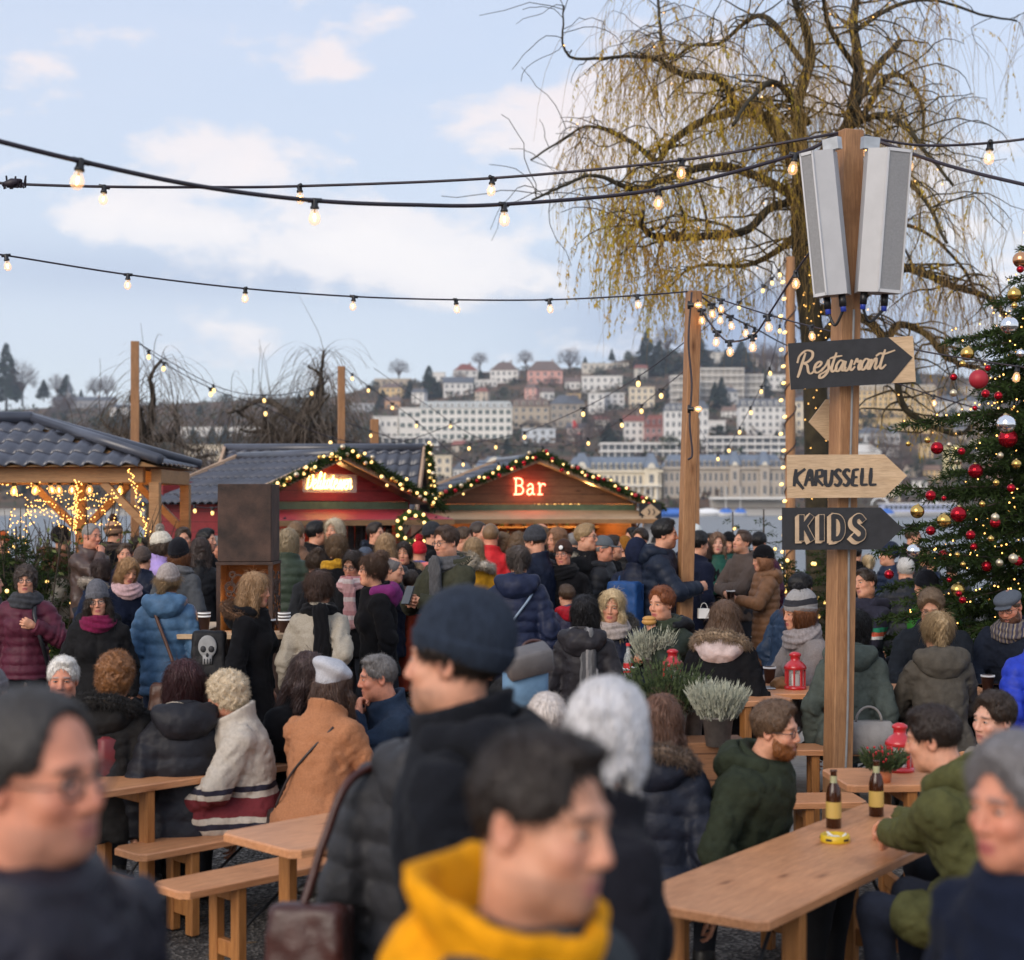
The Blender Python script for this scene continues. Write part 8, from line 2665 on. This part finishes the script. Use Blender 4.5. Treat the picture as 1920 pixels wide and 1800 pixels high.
# --- round the fire column and the red stall
pp('blonde', 'young woman with long wavy blonde hair in a black coat in right profile', 480, 1073, 285, 78, ('wool', BK), ('long', (.30, .18, .09)), hood=BK, fur=(.13, .07, .04), coatlen=.45, legs=BK, **F_)
pp('beige', 'woman seen from behind in a beige coat with a black shawl and low bun', 600, 1071, 285, 172, ('wool', (.36, .32, .26)), ('bun', (.075, .042, .030), .008), scarf=(BK, -2), arms=('down', 'back'), coatlen=.35, **F_)
pp('headb', 'blonde woman facing us in a pink headband and pale pink scarf', 541, 1051, 168, 2, ('wool', BK), ('pony', HBL), hat=('headband', (.44, .22, .25)), scarf=((.56, .36, .35), 1), **F_)
pp('magenta', 'woman with glasses and a top bun in a black coat with magenta hood', 697, 1037, 262, -76, ('wool', BK), ('highbun', (.085, .048, .030)), hood=(.17, .025, .13), glasses=True, arms=('down', 'down'), **F_)
pp('pinkscarf', 'woman with glasses and long pink checked scarf looking down', 660, 1032, 232, -24, ('wool', BK2), ('pony', HDB), glasses=True, scarf=((.5, .3, .3), 1, PKS), hp=14, **F_)
pp('messybun', 'woman with a messy brown bun seen from behind beside the mustard scarf', 592, 1032, 215, 205, ('wool', CH), ('highbun', HB, .006), **F_)
pp('mustard', 'woman seen from behind with a black hair slide and mustard scarf', 632, 1000, 222, 176, ('wool', BK), ('bun', HLB), scarf=((.46, .24, .02), 0), **F_)
pp('greenpuf', 'person with shoulder length ash blonde hair in a dark green puffer', 541, 991, 205, 178, ('puffer', (.035, .050, .034)), ('bob', (.30, .23, .14)), **F_)
pp('brcoat', 'short haired man in a light brown coat facing the red stall', 556, 976, 195, 165, ('canvas', (.17, .095, .06)), ('short', HLB, -.004))
pp('blkman', 'black haired man in a dark coat at the red stall opening', 594, 976, 180, 112, ('wool', BK2), ('short', HBK))
pp('blbob', 'woman with a silver blonde bob at the red stall counter', 626, 972, 180, -28, ('wool', (.05, .045, .045)), ('bob', (.50, .42, .30)), **F_)
pp('smoker', 'blonde woman with glasses smoking between the queueing people', 581, 1016, 180, 48, ('wool', (.2, .12, .09)), ('bob', HSB), glasses=True, **F_)
pp('longbr', 'woman with long straight light brown hair seen from behind', 724, 1000, 205, 172, ('nylon', CH), ('long', (.24, .15, .075)), **F_)
pp('facing', 'dark haired woman with pulled back hair looking at the camera', 757, 1015, 192, -8, ('parka', BK), ('bun', HDB), fur=(.40, .29, .18), **F_)
pp('redhat', 'child in a bright red bobble hat and blue and coral jacket', 786, 1012, 182, 178, ('nylon', (.06, .11, .36)), ('none', HB), hat=('beanie', (.50, .015, .03), (.50, .015, .03)), hood=(.70, .19, .16))
pp('bluepom', 'person in a grey blue hat with a navy fur pompom', 686, 1023, 188, 168, ('nylon', NV), ('short', HB), hat=('beanie', (.08, .10, .14), (.03, .04, .065)))
pp('scarfman', 'tall bearded man with glasses and grey scarf in an olive parka looking at a phone', 836, 985, 243, -48, ('parka', (.045, .046, .030)), ('short', (.060, .034, .022)), glasses=True, beard=('stubble', (.12, .06, .04)), scarf=((.085, .085, .09), 1), hood=(.045, .046, .030), fur=(.42, .36, .28), hp=10, arms=('hold', 'hold'))
pp('reach', 'grey haired man with thinning crown reaching out a navy sleeve', 738, 1043, 228, 78, ('wool', NV), ('balding', (.12, .11, .11)), arms=('down', 'point'))
pp('rustcoat', 'person in a rust red coat half hidden behind the navy sleeve', 772, 1068, 225, 165, ('wool', (.22, .035, .018)), ('short', HDB), coatlen=.4)
pp('beanie813', 'man in a dark grey knit hat behind the red bobble hat', 813, 976, 175, 96, ('wool', BK), ('short', HB), hat=('beanie', (.03, .032, .038)))
pp('brman', 'brown haired man in a dark suit coat looking to the bar', 869, 987, 185, 72, ('wool', (.03, .028, .026)), ('short', HB, -.003))
pp('mustcoat', 'woman in a mustard yellow coat with long blonde hair seen from behind', 888, 1008, 212, 190, ('canvas', (.40, .20, .012)), ('long', HSB), fur=(.5, .45, .38), coatlen=.3, **F_)
pp('redjack', 'cropped grey haired man in a bright red jacket seen from behind', 920, 980, 190, 170, ('nylon', (.55, .018, .022)), ('buzz', HLB), skin='ruddy')
pp('man901', 'man with a receding hairline in a dark suit left of the red jacket', 899, 976, 180, 66, ('wool', BK2), ('buzz', HDB))
pp('bangs', 'blonde woman with bangs in a pink coat and yellow checked scarf', 946, 1015, 185, -32, ('wool', (.35, .17, .15)), ('bob', (.50, .36, .18)), scarf=((.4, .3, .1), 1, YPL), **F_)
pp('navypuf', 'woman seen from behind in a navy quilted jacket with a pale blue shoulder strap', 972, 1019, 255, 176, ('puffer', (.014, .020, .050)), ('pony', (.10, .08, .07), -.004), hat=('headband', (.014, .014, .018)), coatlen=.16, legs=(.012, .018, .05), hood=(.014, .020, .050), **F_)
pp('brhair2', 'woman with straight brown hair just behind the black headband', 972, 997, 190, 165, ('wool', BK2), ('long', HLB), **F_)
pp('brhair3', 'woman with brown hair behind the blonde with bangs', 944, 998, 188, 62, ('wool', (.06, .04, .035)), ('long', HLB), **F_)
pp('knit1002', 'man in a charcoal ribbed beanie and navy jacket with a white zip', 1002, 983, 212, -128, ('nylon', NV), ('short', HB), hat=('beanie', (.045, .047, .055)), beard=('stubble', (.06, .04, .03)), hp=14)
pp('reddish', 'woman with long reddish straight hair looking left in front of the bar', 1043, 989, 182, -62, ('wool', BK), ('long', (.22, .115, .06)), **F_)
pp('brbeanie', 'woman in a brown ribbed beanie with a round badge and dark glasses', 1056, 1009, 212, -22, ('wool', BK), ('short', HDB), hat=('beanie', (.055, .028, .022)), glasses=True, scarf=(BK, 0), skin='ruddy', **F_)
pp('blparka', 'blond man with glasses in a dark parka with pale fur hood', 1100, 981, 205, 66, ('parka', BK2), ('short', (.33, .22, .11)), glasses=True, fur=(.50, .44, .34))
pp('greycap', 'man in a grey baseball cap and black quilted jacket in right profile', 1133, 1002, 205, 78, ('puffer', (.018, .019, .023)), ('buzz', HGR), hat=('cap', (.11, .125, .14)), skin='ruddy', hood=(.018, .019, .023))
pp('behcap', 'person with dark hair right behind the grey cap', 1149, 1003, 196, 84, ('wool', BK), ('short', HDB))
pp('orbean', 'person in an ochre knit beanie and black down jacket seen from behind', 1172, 1003, 186, 178, ('puffer', BK), ('short', HB), hat=('beanie', (.24, .10, .015)))
pp('man1200', 'young man with a dark quiff looking left at the end of the bar', 1200, 990, 175, -28, ('wool', BK), ('short', HDB, .004))
pp('dark1188', 'person with dark hair in front of the bar counter right end', 1186, 988, 168, -60, ('wool', BK2), ('short', HBK))
for k, (px, top, yaw, lab, hr_, hc_) in enumerate(((1016, 976, 105, 'bald man standing close to the bar counter', 'balding', HLB), (1075, 992, 185, 'balding man at the bar behind the reddish hair', 'balding', HGR), (705, 975, 60, 'person waiting beside the dark curtain of the red stall', 'short', HDB), (848, 985, 35, 'person behind the man with the grey scarf', 'short', HB),
      (462, 985, 40, 'person behind the rusty hood by the red stall', 'short', HB))):
 pp('bar%d' % k, lab, px, top + 4, 165, yaw, ('wool', (BK, CH, BK2, NV, BK)[k]), (hr_, hc_))
pp('redhood', 'child in a red hood and brown hair seen from behind', 1062, 1096, 225, -150, ('nylon', (.05, .05, .09)), ('short', HB, .006), hood=(.42, .012, .025), child=True)
# --- right group, standing
pp('tallnavy', 'tall dark bearded man in a navy down jacket gesturing beside the middle pole', 1248, 972, 213, 80, ('puffer', (.012, .018, .034)), ('short', HBK, .004), beard=('stubble', (.03, .02, .016)), hood=(.012, .018, .034), arms=('down', 'hold'))
pp('hoodnavy', 'person in a navy hood wearing a blue backpack', 1197, 1010, 212, 150, ('nylon', NV), ('short', HDB), hat=('hoodup', (.010, .014, .035)))
pp('capwhite', 'person in a white and green trucker cap behind the slim pole', 1303, 980, 165, 178, ('wool', NV), ('buzz', HDB), hat=('cap', (.6, .62, .6)))
pp('navycoat', 'person in a long navy coat just right of the middle pole', 1311, 995, 195, 120, ('wool', (.010, .013, .030)), ('short', HBK, .004), coatlen=.5, legs=BK, arms=('down', 'down'))
pp('brown1318', 'woman with brown shoulder length hair seen from behind near the pole', 1320, 1013, 172, 172, ('wool', BK), ('bob', (.07, .038, .028)), **F_)
pp('greengirl', 'young woman with very long brown hair in a glossy green puffer facing us', 1345, 998, 172, -4, ('softpuffer', (.012, .070, .050)), ('long', (.13, .075, .045)), arms=('crossed', 'crossed2'), legs=(.16, .20, .25), coatlen=.05, skin='pale', **F_)
pp('blackhat', 'woman in a black knit hat and teal jacket smiling behind the blazer man', 1366, 996, 165, -22, ('softpuffer', (.012, .062, .052)), ('long', HB), hat=('beanie', BK), **F_)
pp('blazer', 'man in a brown tweed blazer with folded arms and lifted chin', 1391, 993, 184, -62, ('wool', (.095, .072, .062)), ('short', (.06, .035, .024), -.003), beard=('stubble', (.20, .10, .06)), arms=('crossed', 'crossed2'), hp=-12)
pp('behblaz', 'person with black hair and burgundy jacket behind the tweed blazer', 1424, 997, 172, 150, ('nylon', (.05, .012, .03)), ('short', HBK))
pp('camel', 'woman in a black beanie and long camel down coat in left profile', 1428, 1026, 192, -82, ('puffer', (.19, .095, .048)), ('bob', (.30, .14, .07)), hat=('slouch', BK), hood=(.19, .095, .048), coatlen=.45, legs=(.012, .018, .04), arms=('hold', 'down'), **F_)
pp('blackmid', 'dark haired person between the slim pole and the green puffer', 1330, 1000, 165, -20, ('wool', BK), ('short', HBK))
pp('navycap', 'man in a cap and navy down jacket looking left by the tree', 1664, 1018, 180, -78, ('puffer', (.012, .020, .045)), ('short', HB), hat=('slouch', (.02, .026, .05)), arms=('hold', 'down'))
pp('whiteold', 'white haired person in a black quilted jacket seen from behind near the tree', 1698, 1045, 186, 176, ('puffer', (.016, .018, .024)), ('short', HWH), sit=True, hgt=1.02)
pp('prof1712', 'young man with glasses in right profile before the lake', 1713, 987, 150, 80, ('wool', BK2), ('short', HB), glasses=True)
pp('blonde1626', 'woman with pale blonde hair in a clip left of the navy cap', 1628, 1040, 165, 170, ('wool', BK), ('pony', (.55, .42, .25)), **F_)
pp('dark1605', 'person with dark hair hidden behind the signpost', 1604, 1020, 165, 160, ('wool', BK), ('short', HBK))
for k, (px, top, s, lab, cc) in enumerate(((1748, 1040, 168, 'person in a navy quilted jacket behind the lowest tree branch', NV2), (1785, 1052, 172, 'person in a grey quilted jacket under the tree branches', CH), (1735, 1030, 160, 'person with brown hair beside the white haired man', BK))):
 pp('tree%d' % k, lab, px, top, s, 150 + 30 * k, ('puffer', cc), ('short', (HB, HDB, HLB)[k]))
pp('greenj', 'man in a black beanie and bright green jacket seen from behind', 1735, 1062, 228, -152, ('nylon', (.035, .20, .025)), ('buzz', HB), hat=('beanie', (.012, .013, .018)), sit=True, hgt=1.0, lean=14)
# --- seated around the right tables
pp('stripe', 'dark haired man leaning back in a jacket with green white and red stripes', 1622, 1066, 228, -52, ('nylon', (.5, .5, .5), SPT), ('short', HDB), sit=True, lean=-6, hr=-12, hood=(.016, .016, .028), arms=('table', 'pocket'))
pp('navy1500', 'man with a dark fade haircut in a navy jacket behind the striped bobble hat', 1502, 1073, 238, 118, ('nylon', (.018, .035, .070)), ('short', HBK), sit=True, hp=8)
pp('bobhat', 'woman in a grey and black striped bobble hat and grey wool coat', 1495, 1108, 272, -72, ('wool', (.22, .195, .19)), ('bob', HAU), hat=('slouch', (.25, .25, .25), (.012, .012, .016), BOB), scarf=((.27, .24, .24), 0), arms=('table', 'table'), **FS)
pp('redhead', 'short haired redhead woman about to bite into a bun', 1240, 1098, 268, -46, ('nylon', (.022, .030, .020)), ('short', (.17, .055, .020), .003), scarf=((.035, .045, .028), 0), arms=('face', 'strap'), hood=BK, **FS)
pp('turtle', 'blonde woman in a grey turtleneck scarf facing the camera', 1147, 1103, 252, -6, ('nylon', NV), ('long', (.50, .38, .22)), scarf=((.36, .31, .29), 0), fur=(.12, .11, .10), **FS)
pp('blackhair', 'woman with a black bob and grey checked scarf seen from behind', 1098, 1115, 305, 165, ('nylon', (.022, .020, .024)), ('bob', (.009, .008, .010)), scarf=((.1, .1, .1), -2, GPL), hood=(.022, .020, .024), sit=False, **F_)
pp('furhood', 'woman with long wavy brown hair in a black coat with a big fur trimmed hood', 1360, 1124, 288, 158, ('parka', BK), ('long', (.13, .075, .045)), hood=(.55, .45, .44), fur=(.30, .22, .15), **FS)
pp('greygreen', 'woman with a dark bob in a grey green jacket behind the signpost', 1606, 1141, 295, 150, ('canvas', (.070, .085, .075)), ('bob', HBK), hood=(.070, .085, .075), hy=-40, legs=(.05, .08, .12), **FS)
pp('brgl', 'man with tousled light brown hair and glasses in a black coat', 1746, 1104, 268, -24, ('parka', (.012, .015, .020)), ('short', (.15, .10, .06), .010), glasses=True, hp=22, arms=('table', 'table'), sit=True)
pp('ponyt', 'woman with a blonde ponytail in a taupe jacket seen from behind', 1757, 1146, 300, 178, ('canvas', (.075, .066, .054)), ('pony', (.34, .24, .13), .004), hood=(.075, .066, .054), arms=('table', 'table'), **FS)
pp('flatcap', 'bearded man with glasses in a grey flat cap and plaid scarf', 1893, 1101, 268, -38, ('parka', (.012, .016, .028)), ('buzz', HB), hat=('flatcap', (.10, .115, .14)), glasses=True, beard=('full', (.11, .05, .03)), scarf=((.2, .2, .2), 0, PLAID), hp=12, arms=('table', 'table'), sit=True, skin='ruddy')
pp('blfur', 'blonde woman with a fur hood seen from behind above the flat cap', 1884, 1072, 218, -160, ('puffer', (.045, .042, .030)), ('long', (.52, .42, .27)), fur=(.34, .24, .14), **F_)
pp('gbeanie', 'person in a slate blue beanie cut by the right edge', 1920, 1070, 216, -60, ('wool', NV), ('short', HB), hat=('beanie', (.06, .07, .10)))
pp('brightblue', 'person in a bright blue quilted jacket cut by the right edge', 1950, 1140, 300, -170, ('puffer', (.020, .045, .42)), ('short', HB), sit=True)
# --- seated on the left benches
pp('oldman', 'white haired man sitting at the left table facing the camera', 118, 1230, 345, 6, ('wool', BK2), ('short', HWH), sit=True, skin='ruddy')
pp('auburn', 'woman with short curly auburn hair in a black fur hooded coat from behind', 217, 1223, 362, 170, ('parka', (.016, .015, .015)), ('curly', (.22, .095, .035), -.006), hood=(.016, .015, .015), fur=(.022, .020, .019), **FS)
pp('plum', 'woman with plum dyed hair in a black jacket with cream collar from behind', 343, 1235, 362, -162, ('softpuffer', (.018, .018, .023)), ('bob', HRD, .004), hood=(.018, .018, .023), scarf=((.50, .43, .34), 0), **FS)
pp('curlyw', 'woman with curly white blonde hair in a cream fleece coat with dark red stripes', 424, 1255, 364, -84, ('fleece', (.5, .45, .38), STR), ('curly', (.68, .55, .38), -.002), arms=('table', 'table'), collar=.05, skin='ruddy', legs=BK, lean=12, hgt=.94, **FS)
pp('tan', 'woman in a pale beret and camel coat leaning on the left table from behind', 626, 1227, 368, 152, ('wool', (.40, .175, .085)), ('long', (.09, .05, .035), -.006), hat=('beret', (.47, .47, .50)), arms=('table', 'table'), lean=14, **FS)
pp('dark585', 'woman with long dark brown hair and black coat left of the beret', 580, 1215, 350, 60, ('wool', BK), ('long', (.040, .022, .020)), lean=16, hp=12, **FS)
pp('handmouth', 'grey haired man in a navy coat holding his hand to his mouth', 707, 1221, 352, -72, ('wool', (.020, .034, .062)), ('short', HGR, -.006), arms=('face', 'table'), sit=True, skin='ruddy', lean=12)
pp('white1025', 'white haired person in a black jacket seen from behind beside the backpack', 1026, 1298, 440, 176, ('nylon', BK), ('short', (.60, .54, .50), .003), sit=True)
pp('dark960', 'dark haired woman in right profile behind the tall beanie man', 958, 1270, 355, 66, ('wool', BK), ('bob', HBK), **FS)
# --- near the camera
pp('hat_edge', 'person in a grey knit hat cut by the left edge behind the man with glasses', -14, 1246, 430, 170, ('wool', CH), ('short', HB), hat=('beanie', (.14, .13, .14)))
pp('navypuff2', 'woman with long brown hair in a navy quilted jacket with fur hood from behind', 1240, 1300, 432, 160, ('softpuffer', (.012, .015, .026)), ('long', (.11, .055, .035)), hood=(.012, .015, .026), fur=(.14, .10, .075), **FS)
pp('bearded', 'bearded man with glasses in a dark green parka sitting at the right table', 1456, 1303, 436, 60, ('parka', (.026, .033, .020)), ('short', (.105, .062, .036), .002), glasses=True, beard=('full', (.20, .075, .025)), hood=(.026, .033, .020), arms=('pocket', 'pocket'), sit=True, skin='fair', legs=BK, hy=6, w=1.22, lean=15)
pp('olive', 'man with dark cropped hair in an olive jacket leaning on the right table', 1748, 1294, 510, -130, ('canvas', (.082, .082, .030)), ('short', (.026, .016, .012), -.003), hood=(.082, .082, .030), arms=(('world', (1.44, 6.10, .80), (.6, .2, -1), 'grip', (-.3, .3, -1)), ('world', (1.52, 6.30, .80), (.6, .2, -1), 'relaxed', (-.3, .3, -1))), sit=True, lean=22, w=1.12, legs=(.012, .016, .03), hy=10)
pp('cream1865', 'dark haired young man with a cream collar behind the grey haired woman', 1862, 1293, 412, -66, ('parka', (.20, .18, .15)), ('short', HDB, .003), sit=True, skin='pale')
pp('charcoal', 'man in a charcoal padded jacket with a brown shoulder bag seen from behind', 832, 1226, 690, 168, ('softpuffer', (.034, .034, .038)), ('short', HB), hood=(.034, .034, .038), arms=('down', 'pocket'), coatlen=.2, legs=BK, w=1.12)
pp('beanieman', 'tall man in a dark blue beanie and black coat with a high scarf', 846, 1117, 800, -102, ('wool', (.011, .012, .016)), ('short', HDB), hat=('slouch', (.021, .029, .046)), collar=.055, hood=(.011, .012, .016), beard=('stubble', (.10, .07, .05)), w=1.04, coatlen=.3, legs=BK)
pp('whitebob', 'woman with a silver white bob in a black coat seen from behind', 1138, 1266, 900, 118, ('wool', (.012, .012, .017)), ('shortbob', (.62, .61, .62), -.006), collar=.05, hy=52, w=.92, **F_)
pp('yellow', 'young man with short dark hair and a bright yellow hood in the foreground', 1020, 1360, 1370, 58, ('canvas', (.040, .045, .048)), ('short', (.020, .013, .010), -.006), hood=(.75, .31, .006), hoodk='funnel', collar=0, beard=('stubble', (.10, .06, .045)), skin='fair', w=.95)
pp('leftman', 'man with grey cropped hair and glasses in a dark jacket at lower left', 76, 1285, 1255, 64, ('nylon', (.022, .021, .030)), ('receding', (.034, .030, .028), .002), glasses=True, skin='ruddy', beard=('stubble', (.25, .16, .13)))
pp('rightwoman', 'woman with grey parted hair in a navy coat at the right edge', 1906, 1380, 1025, -58, ('wool', (.010, .014, .030)), ('short', (.19, .18, .185), .012), skin='ruddy', **F_)
# ------------------------------------------------------------------ things people carry
def strap(key, label, pts, r=.012, col=M['leather'], color=(.1, .05, .03), name='bag_strap'):
 pass
def pt(key, v):
 d = PP[key]
 return d['root'].matrix_basis @ Vector(d['T'].fwd(v).tolist())
def wrist(key, sx):
 d = PP[key]
 e, w_ = d['J'][sx][1], d['J'][sx][2]
 u = (w_ - e) / np.linalg.norm(w_ - e)
 return d['root'].matrix_basis @ Vector((w_ + u * .075).tolist())
def bag(label, key, at, size, color, path, name='shoulder_bag', mat=None, srad=.012, strapcol=None, yaw=None, flap=True):
 root = empty(name, pt(key, at), PP[key]['root'].rotation_euler[2] if yaw is None else yaw, label, 'bag')
 mat = mat or M['leather']
 q = MB()
 xs, ys, zs = axis(-size[0] / 2 - .03, size[0] / 2 + .03, .012), axis(-size[1] / 2 - .03, size[1] / 2 + .03, .012), axis(-size[2] / 2 - .03, size[2] / 2 + .03, .012)
 p = grid(xs, ys, zs)
 e = .025
 dx, dy, dz = np.abs(p[0]) - size[0] / 2 * (1 - .12 * p[2] / size[2]) + e, np.abs(p[1]) - size[1] / 2 * (1 - .5 * p[2] / size[2]) + e, np.abs(p[2]) - size[2] / 2 + e
 d = np.sqrt(np.maximum(dx, 0) ** 2 + np.maximum(dy, 0) ** 2 + np.maximum(dz, 0) ** 2) + np.minimum(np.maximum(dx, np.maximum(dy, dz)), 0) - e + .006 * nz(p, 30, 2)
 V, Q = snets(d, xs, ys, zs)
 o = obj('body', make_mesh('body', V, Q, mats=(mat,), smooth=True), root, color)
 if flap:
  q = MB(); q.bbox((0, -size[1] / 2 - .004, size[2] * .18), (size[0] * .94, .014, size[2] * .55), .004); q.bbox((0, -size[1] / 2 - .014, -size[2] * .02), (.03, .012, .04), .003)
  q.build('flap', mat, root, True, tuple(c * .8 for c in color))
 if path:
  inv = root.matrix_basis.inverted()
  pts = catmull([inv @ pt(key, v) for v in path], 10)
  n = len(pts)
  d = np.gradient(pts, axis=0); d /= np.linalg.norm(d, axis=1, keepdims=True)
  q = MB(); q.tube(pts, srad, 6); q.build('strap', mat, root, True, strapcol or color)
 return root
bag('brown leather shoulder bag hanging behind the blue quilted jacket', 'blue', (-.10, .235, -.18), (.30, .10, .20), (.11, .045, .025), [(-.16, .22, -.08), (-.06, .20, .18), (.05, .17, .44), (.09, .06, .53), (.10, -.1, .40)])
bag('dark brown leather bag on a long strap at the hip of the charcoal jacket', 'charcoal', (.30, .25, .05), (.22, .10, .24), (.055, .016, .012), [(.32, .24, .16), (.30, .215, .24), (.275, .19, .34), (.22, .13, .49), (.12, -.05, .52)], srad=.013)
bag('small black bag worn across the back by the silver bobbed woman', 'whitebob', (-.20, .13, .06), (.16, .09, .20), (.012, .011, .012), [(-.19, .13, .16), (-.14, .15, .24), (-.03, .16, .36), (.08, .12, .49), (.10, -.02, .50)], srad=.011, strapcol=(.07, .05, .025))
bag('pale blue shoulder strap bag across the navy quilted jacket', 'navypuf', (.20, .05, .0), (.16, .06, .12), (.20, .27, .36), [(.17, .13, .05), (.10, .165, .15), (.0, .175, .28), (-.10, .15, .42), (-.12, .02, .50)], srad=.010)
bag('bag with an orange strap across the ochre beanie person', 'orbean', (.19, .05, .0), (.16, .06, .12), (.03, .02, .015), [(.16, .14, .08), (.07, .17, .20), (-.03, .17, .34), (-.12, .11, .46)], srad=.011, strapcol=(.55, .20, .03))
bag('slim dark strap bag across the camel coat', 'tan', (.17, .03, -.02), (.18, .06, .14), (.03, .02, .02), [(.15, .13, .05), (.08, .15, .2), (-.02, .155, .33), (-.11, .10, .47)], srad=.007)
bag('blue nylon backpack worn by the person in the navy hood', 'hoodnavy', (0, .255, .17), (.30, .17, .50), (.014, .06, .19), [(.12, .16, .36), (.14, .06, .48), (.14, -.12, .40)], name='backpack', mat=M['nylon'])
bag('dark strap and bag worn on the shoulder of the burgundy jacket', 'burg', (.21, .02, -.12), (.20, .09, .22), (.012, .012, .015), [(.20, -.08, 0), (.18, -.165, .15), (.14, -.185, .30), (.10, -.14, .44), (.09, -.0, .52)], srad=.016)
sk = bag('black backpack with a white skull print beside the blue quilted jacket', 'longblk', (.12, .30, -.28), (.23, .12, .30), (.012, .012, .014), None, name='backpack', mat=M['nylon'], flap=False, yaw=0.0)
sk.location = P(393, 1225, 285)
q = MB(); V = []
q.sphere((0, -.070, .05), (.062, .012, .075), 16, 10, m=0); q.box((0, -.070, -.035), (.06, .016, .06), m=0)
for sx in (-1, 1): q.sphere((sx * .026, -.080, .035), (.020, .008, .022), 10, 6, m=1)
q.sphere((0, -.081, -.003), (.009, .006, .014), 8, 5, m=1)
for x in (-.02, 0, .02): q.box((x, -.080, -.045), (.004, .006, .035), m=1)
q.build('skull_print', (mat_plain('print_grey', (.28, .28, .28), .7), M['black_paint']), sk, True)
bp = empty('backpack', P(985, 1258, 400), .3, 'grey flap backpack with pale blue sides resting behind the beanie man', 'bag')
q = MB(); q.bbox((0, 0, -.08), (.21, .11, .20), .03); q.build('body', mat_plain('blue_canvas', (.12, .22, .34), .8, bumps=.4), bp, True)
q = MB(); R = np.array(Matrix.Rotation(math.radians(-12), 3, 'Y') @ Matrix.Rotation(math.radians(20), 3, 'X'), np.float32); q.bbox((0, -.04, .05), (.22, .12, .12), .012, R=R); q.build('flap', mat_plain('taupe_leather', (.125, .115, .115), .55, bumps=.3), bp, True)
q = MB(); a = np.linspace(0, math.pi, 12); q.tube([(.05 + .06 * math.cos(t), .02, 0.10 + .04 * math.sin(t)) for t in a], .008, 6); q.build('handle', M['leather'], bp, True, (.06, .02, .015))
gb = empty('handbag', P(1626, 1382, 306), .1, 'pale grey leather handbag on the bench by the grey green jacket', 'bag')
q = MB(); q.bbox((0, 0, 0), (.33, .14, .20), .03); q.build('body', mat_plain('grey_leather', (.26, .24, .225), .5, bumps=.3), gb, True)
q = MB(); a = np.linspace(0, math.pi, 12); q.tube([(.08 * math.cos(t), -.03, .10 + .09 * math.sin(t)) for t in a], .008, 6); q.build('handle', mat_plain('grey_leather2', (.26, .24, .225), .5), gb, True)
wb = empty('paper_bag', P(1319, 1150, 215), .1, 'small white paper carrier bag held beside the middle pole', 'paper bag')
q = MB(); q.box((0, 0, 0), (.095, .05, .085)); q.build('body', M['paper_white'], wb)
q = MB(); a = np.linspace(0, math.pi, 10); q.tube([(.03 * math.cos(t), -.02, .042 + .05 * math.sin(t)) for t in a], .003, 5); q.build('handle', M['paper_white'], wb, True)
ph = empty('mobile_phone', wrist('scarfman', 1) + Vector((0, -.03, .03)), -.6, 'black phone held by the man with the grey scarf', 'phone')
q = MB(); R = np.array(Matrix.Rotation(math.radians(62), 3, 'X'), np.float32); q.bbox((0, 0, 0), (.078, .155, .010), .004, R=R); q.build('case', M['black'], ph)
q = MB(); q.box((0, -.005, 0.0), (.070, .145, .0115), R=R); q.build('screen', M['pane'], ph)
cg = empty('cigarette', wrist('camel', -1) + Vector((-.02, -.06, -.03)), 0, 'white cigarette in the hand of the camel coat woman', 'cigarette')
q = MB(); q.tube([(-.03, 0, .0), (.035, 0, .012)], .004, 6); q.build('paper', M['paper_white'], cg)
bn = empty('bread_bun', wrist('redhead', 1) + Vector((-.01, -.05, .01)), 0, 'golden bread bun held to the mouth of the redhead', 'bun')
q = MB(); q.sphere((0, 0, 0), (.052, .034, .026), 16, 10); q.sphere((0, -.004, .022), (.047, .032, .020), 16, 10); q.build('bread', mat_plain('bread', (.50, .26, .07), .6, bumps=.3), bn, True)
cup('brown cup with a pale lid held by the woman in the camel coat', wrist('camel', 1) + Vector((-.02, -.05, -.03)))
bd = empty('hat_badge', Vector((0, 0, 0)), 0)
bpy.data.objects.remove(bd)
d = PP['brbeanie']; q = MB(); q.lathe((0, 0, 0), [(.001, .006), (.019, .006), (.021, 0), (.001, 0)], 18)
o = q.build('badge', M['paper_white'], d['root'], True)
o.matrix_local = Matrix.Translation(Vector(d['HF'].fwd((.02, -.112, .072)).tolist())) @ Matrix((d['HF'].R / .945).tolist()).to_4x4() @ Matrix.Rotation(math.radians(80), 4, 'X')
# ------------------------------------------------------------------ air between the terrace and the far hill
HAZE = .00016
if HAZE:
 m, nt, b = new_mat('haze_air')
 nt.nodes.remove(b)
 pv_ = nd(nt, 'ShaderNodeVolumePrincipled')
 pv_.inputs['Color'].default_value = (.80, .88, 1.0, 1)
 pv_.inputs['Density'].default_value = HAZE
 pv_.inputs['Anisotropy'].default_value = .2
 nt.links.new(pv_.outputs[0], nt.nodes['Material Output'].inputs['Volume'])
 q = MB(); q.box((0, 770, 76), (3800, 1640, 168)); o = q.build('haze', m); tag(o, kind='stuff')
SC.cycles.volume_bounces = 0
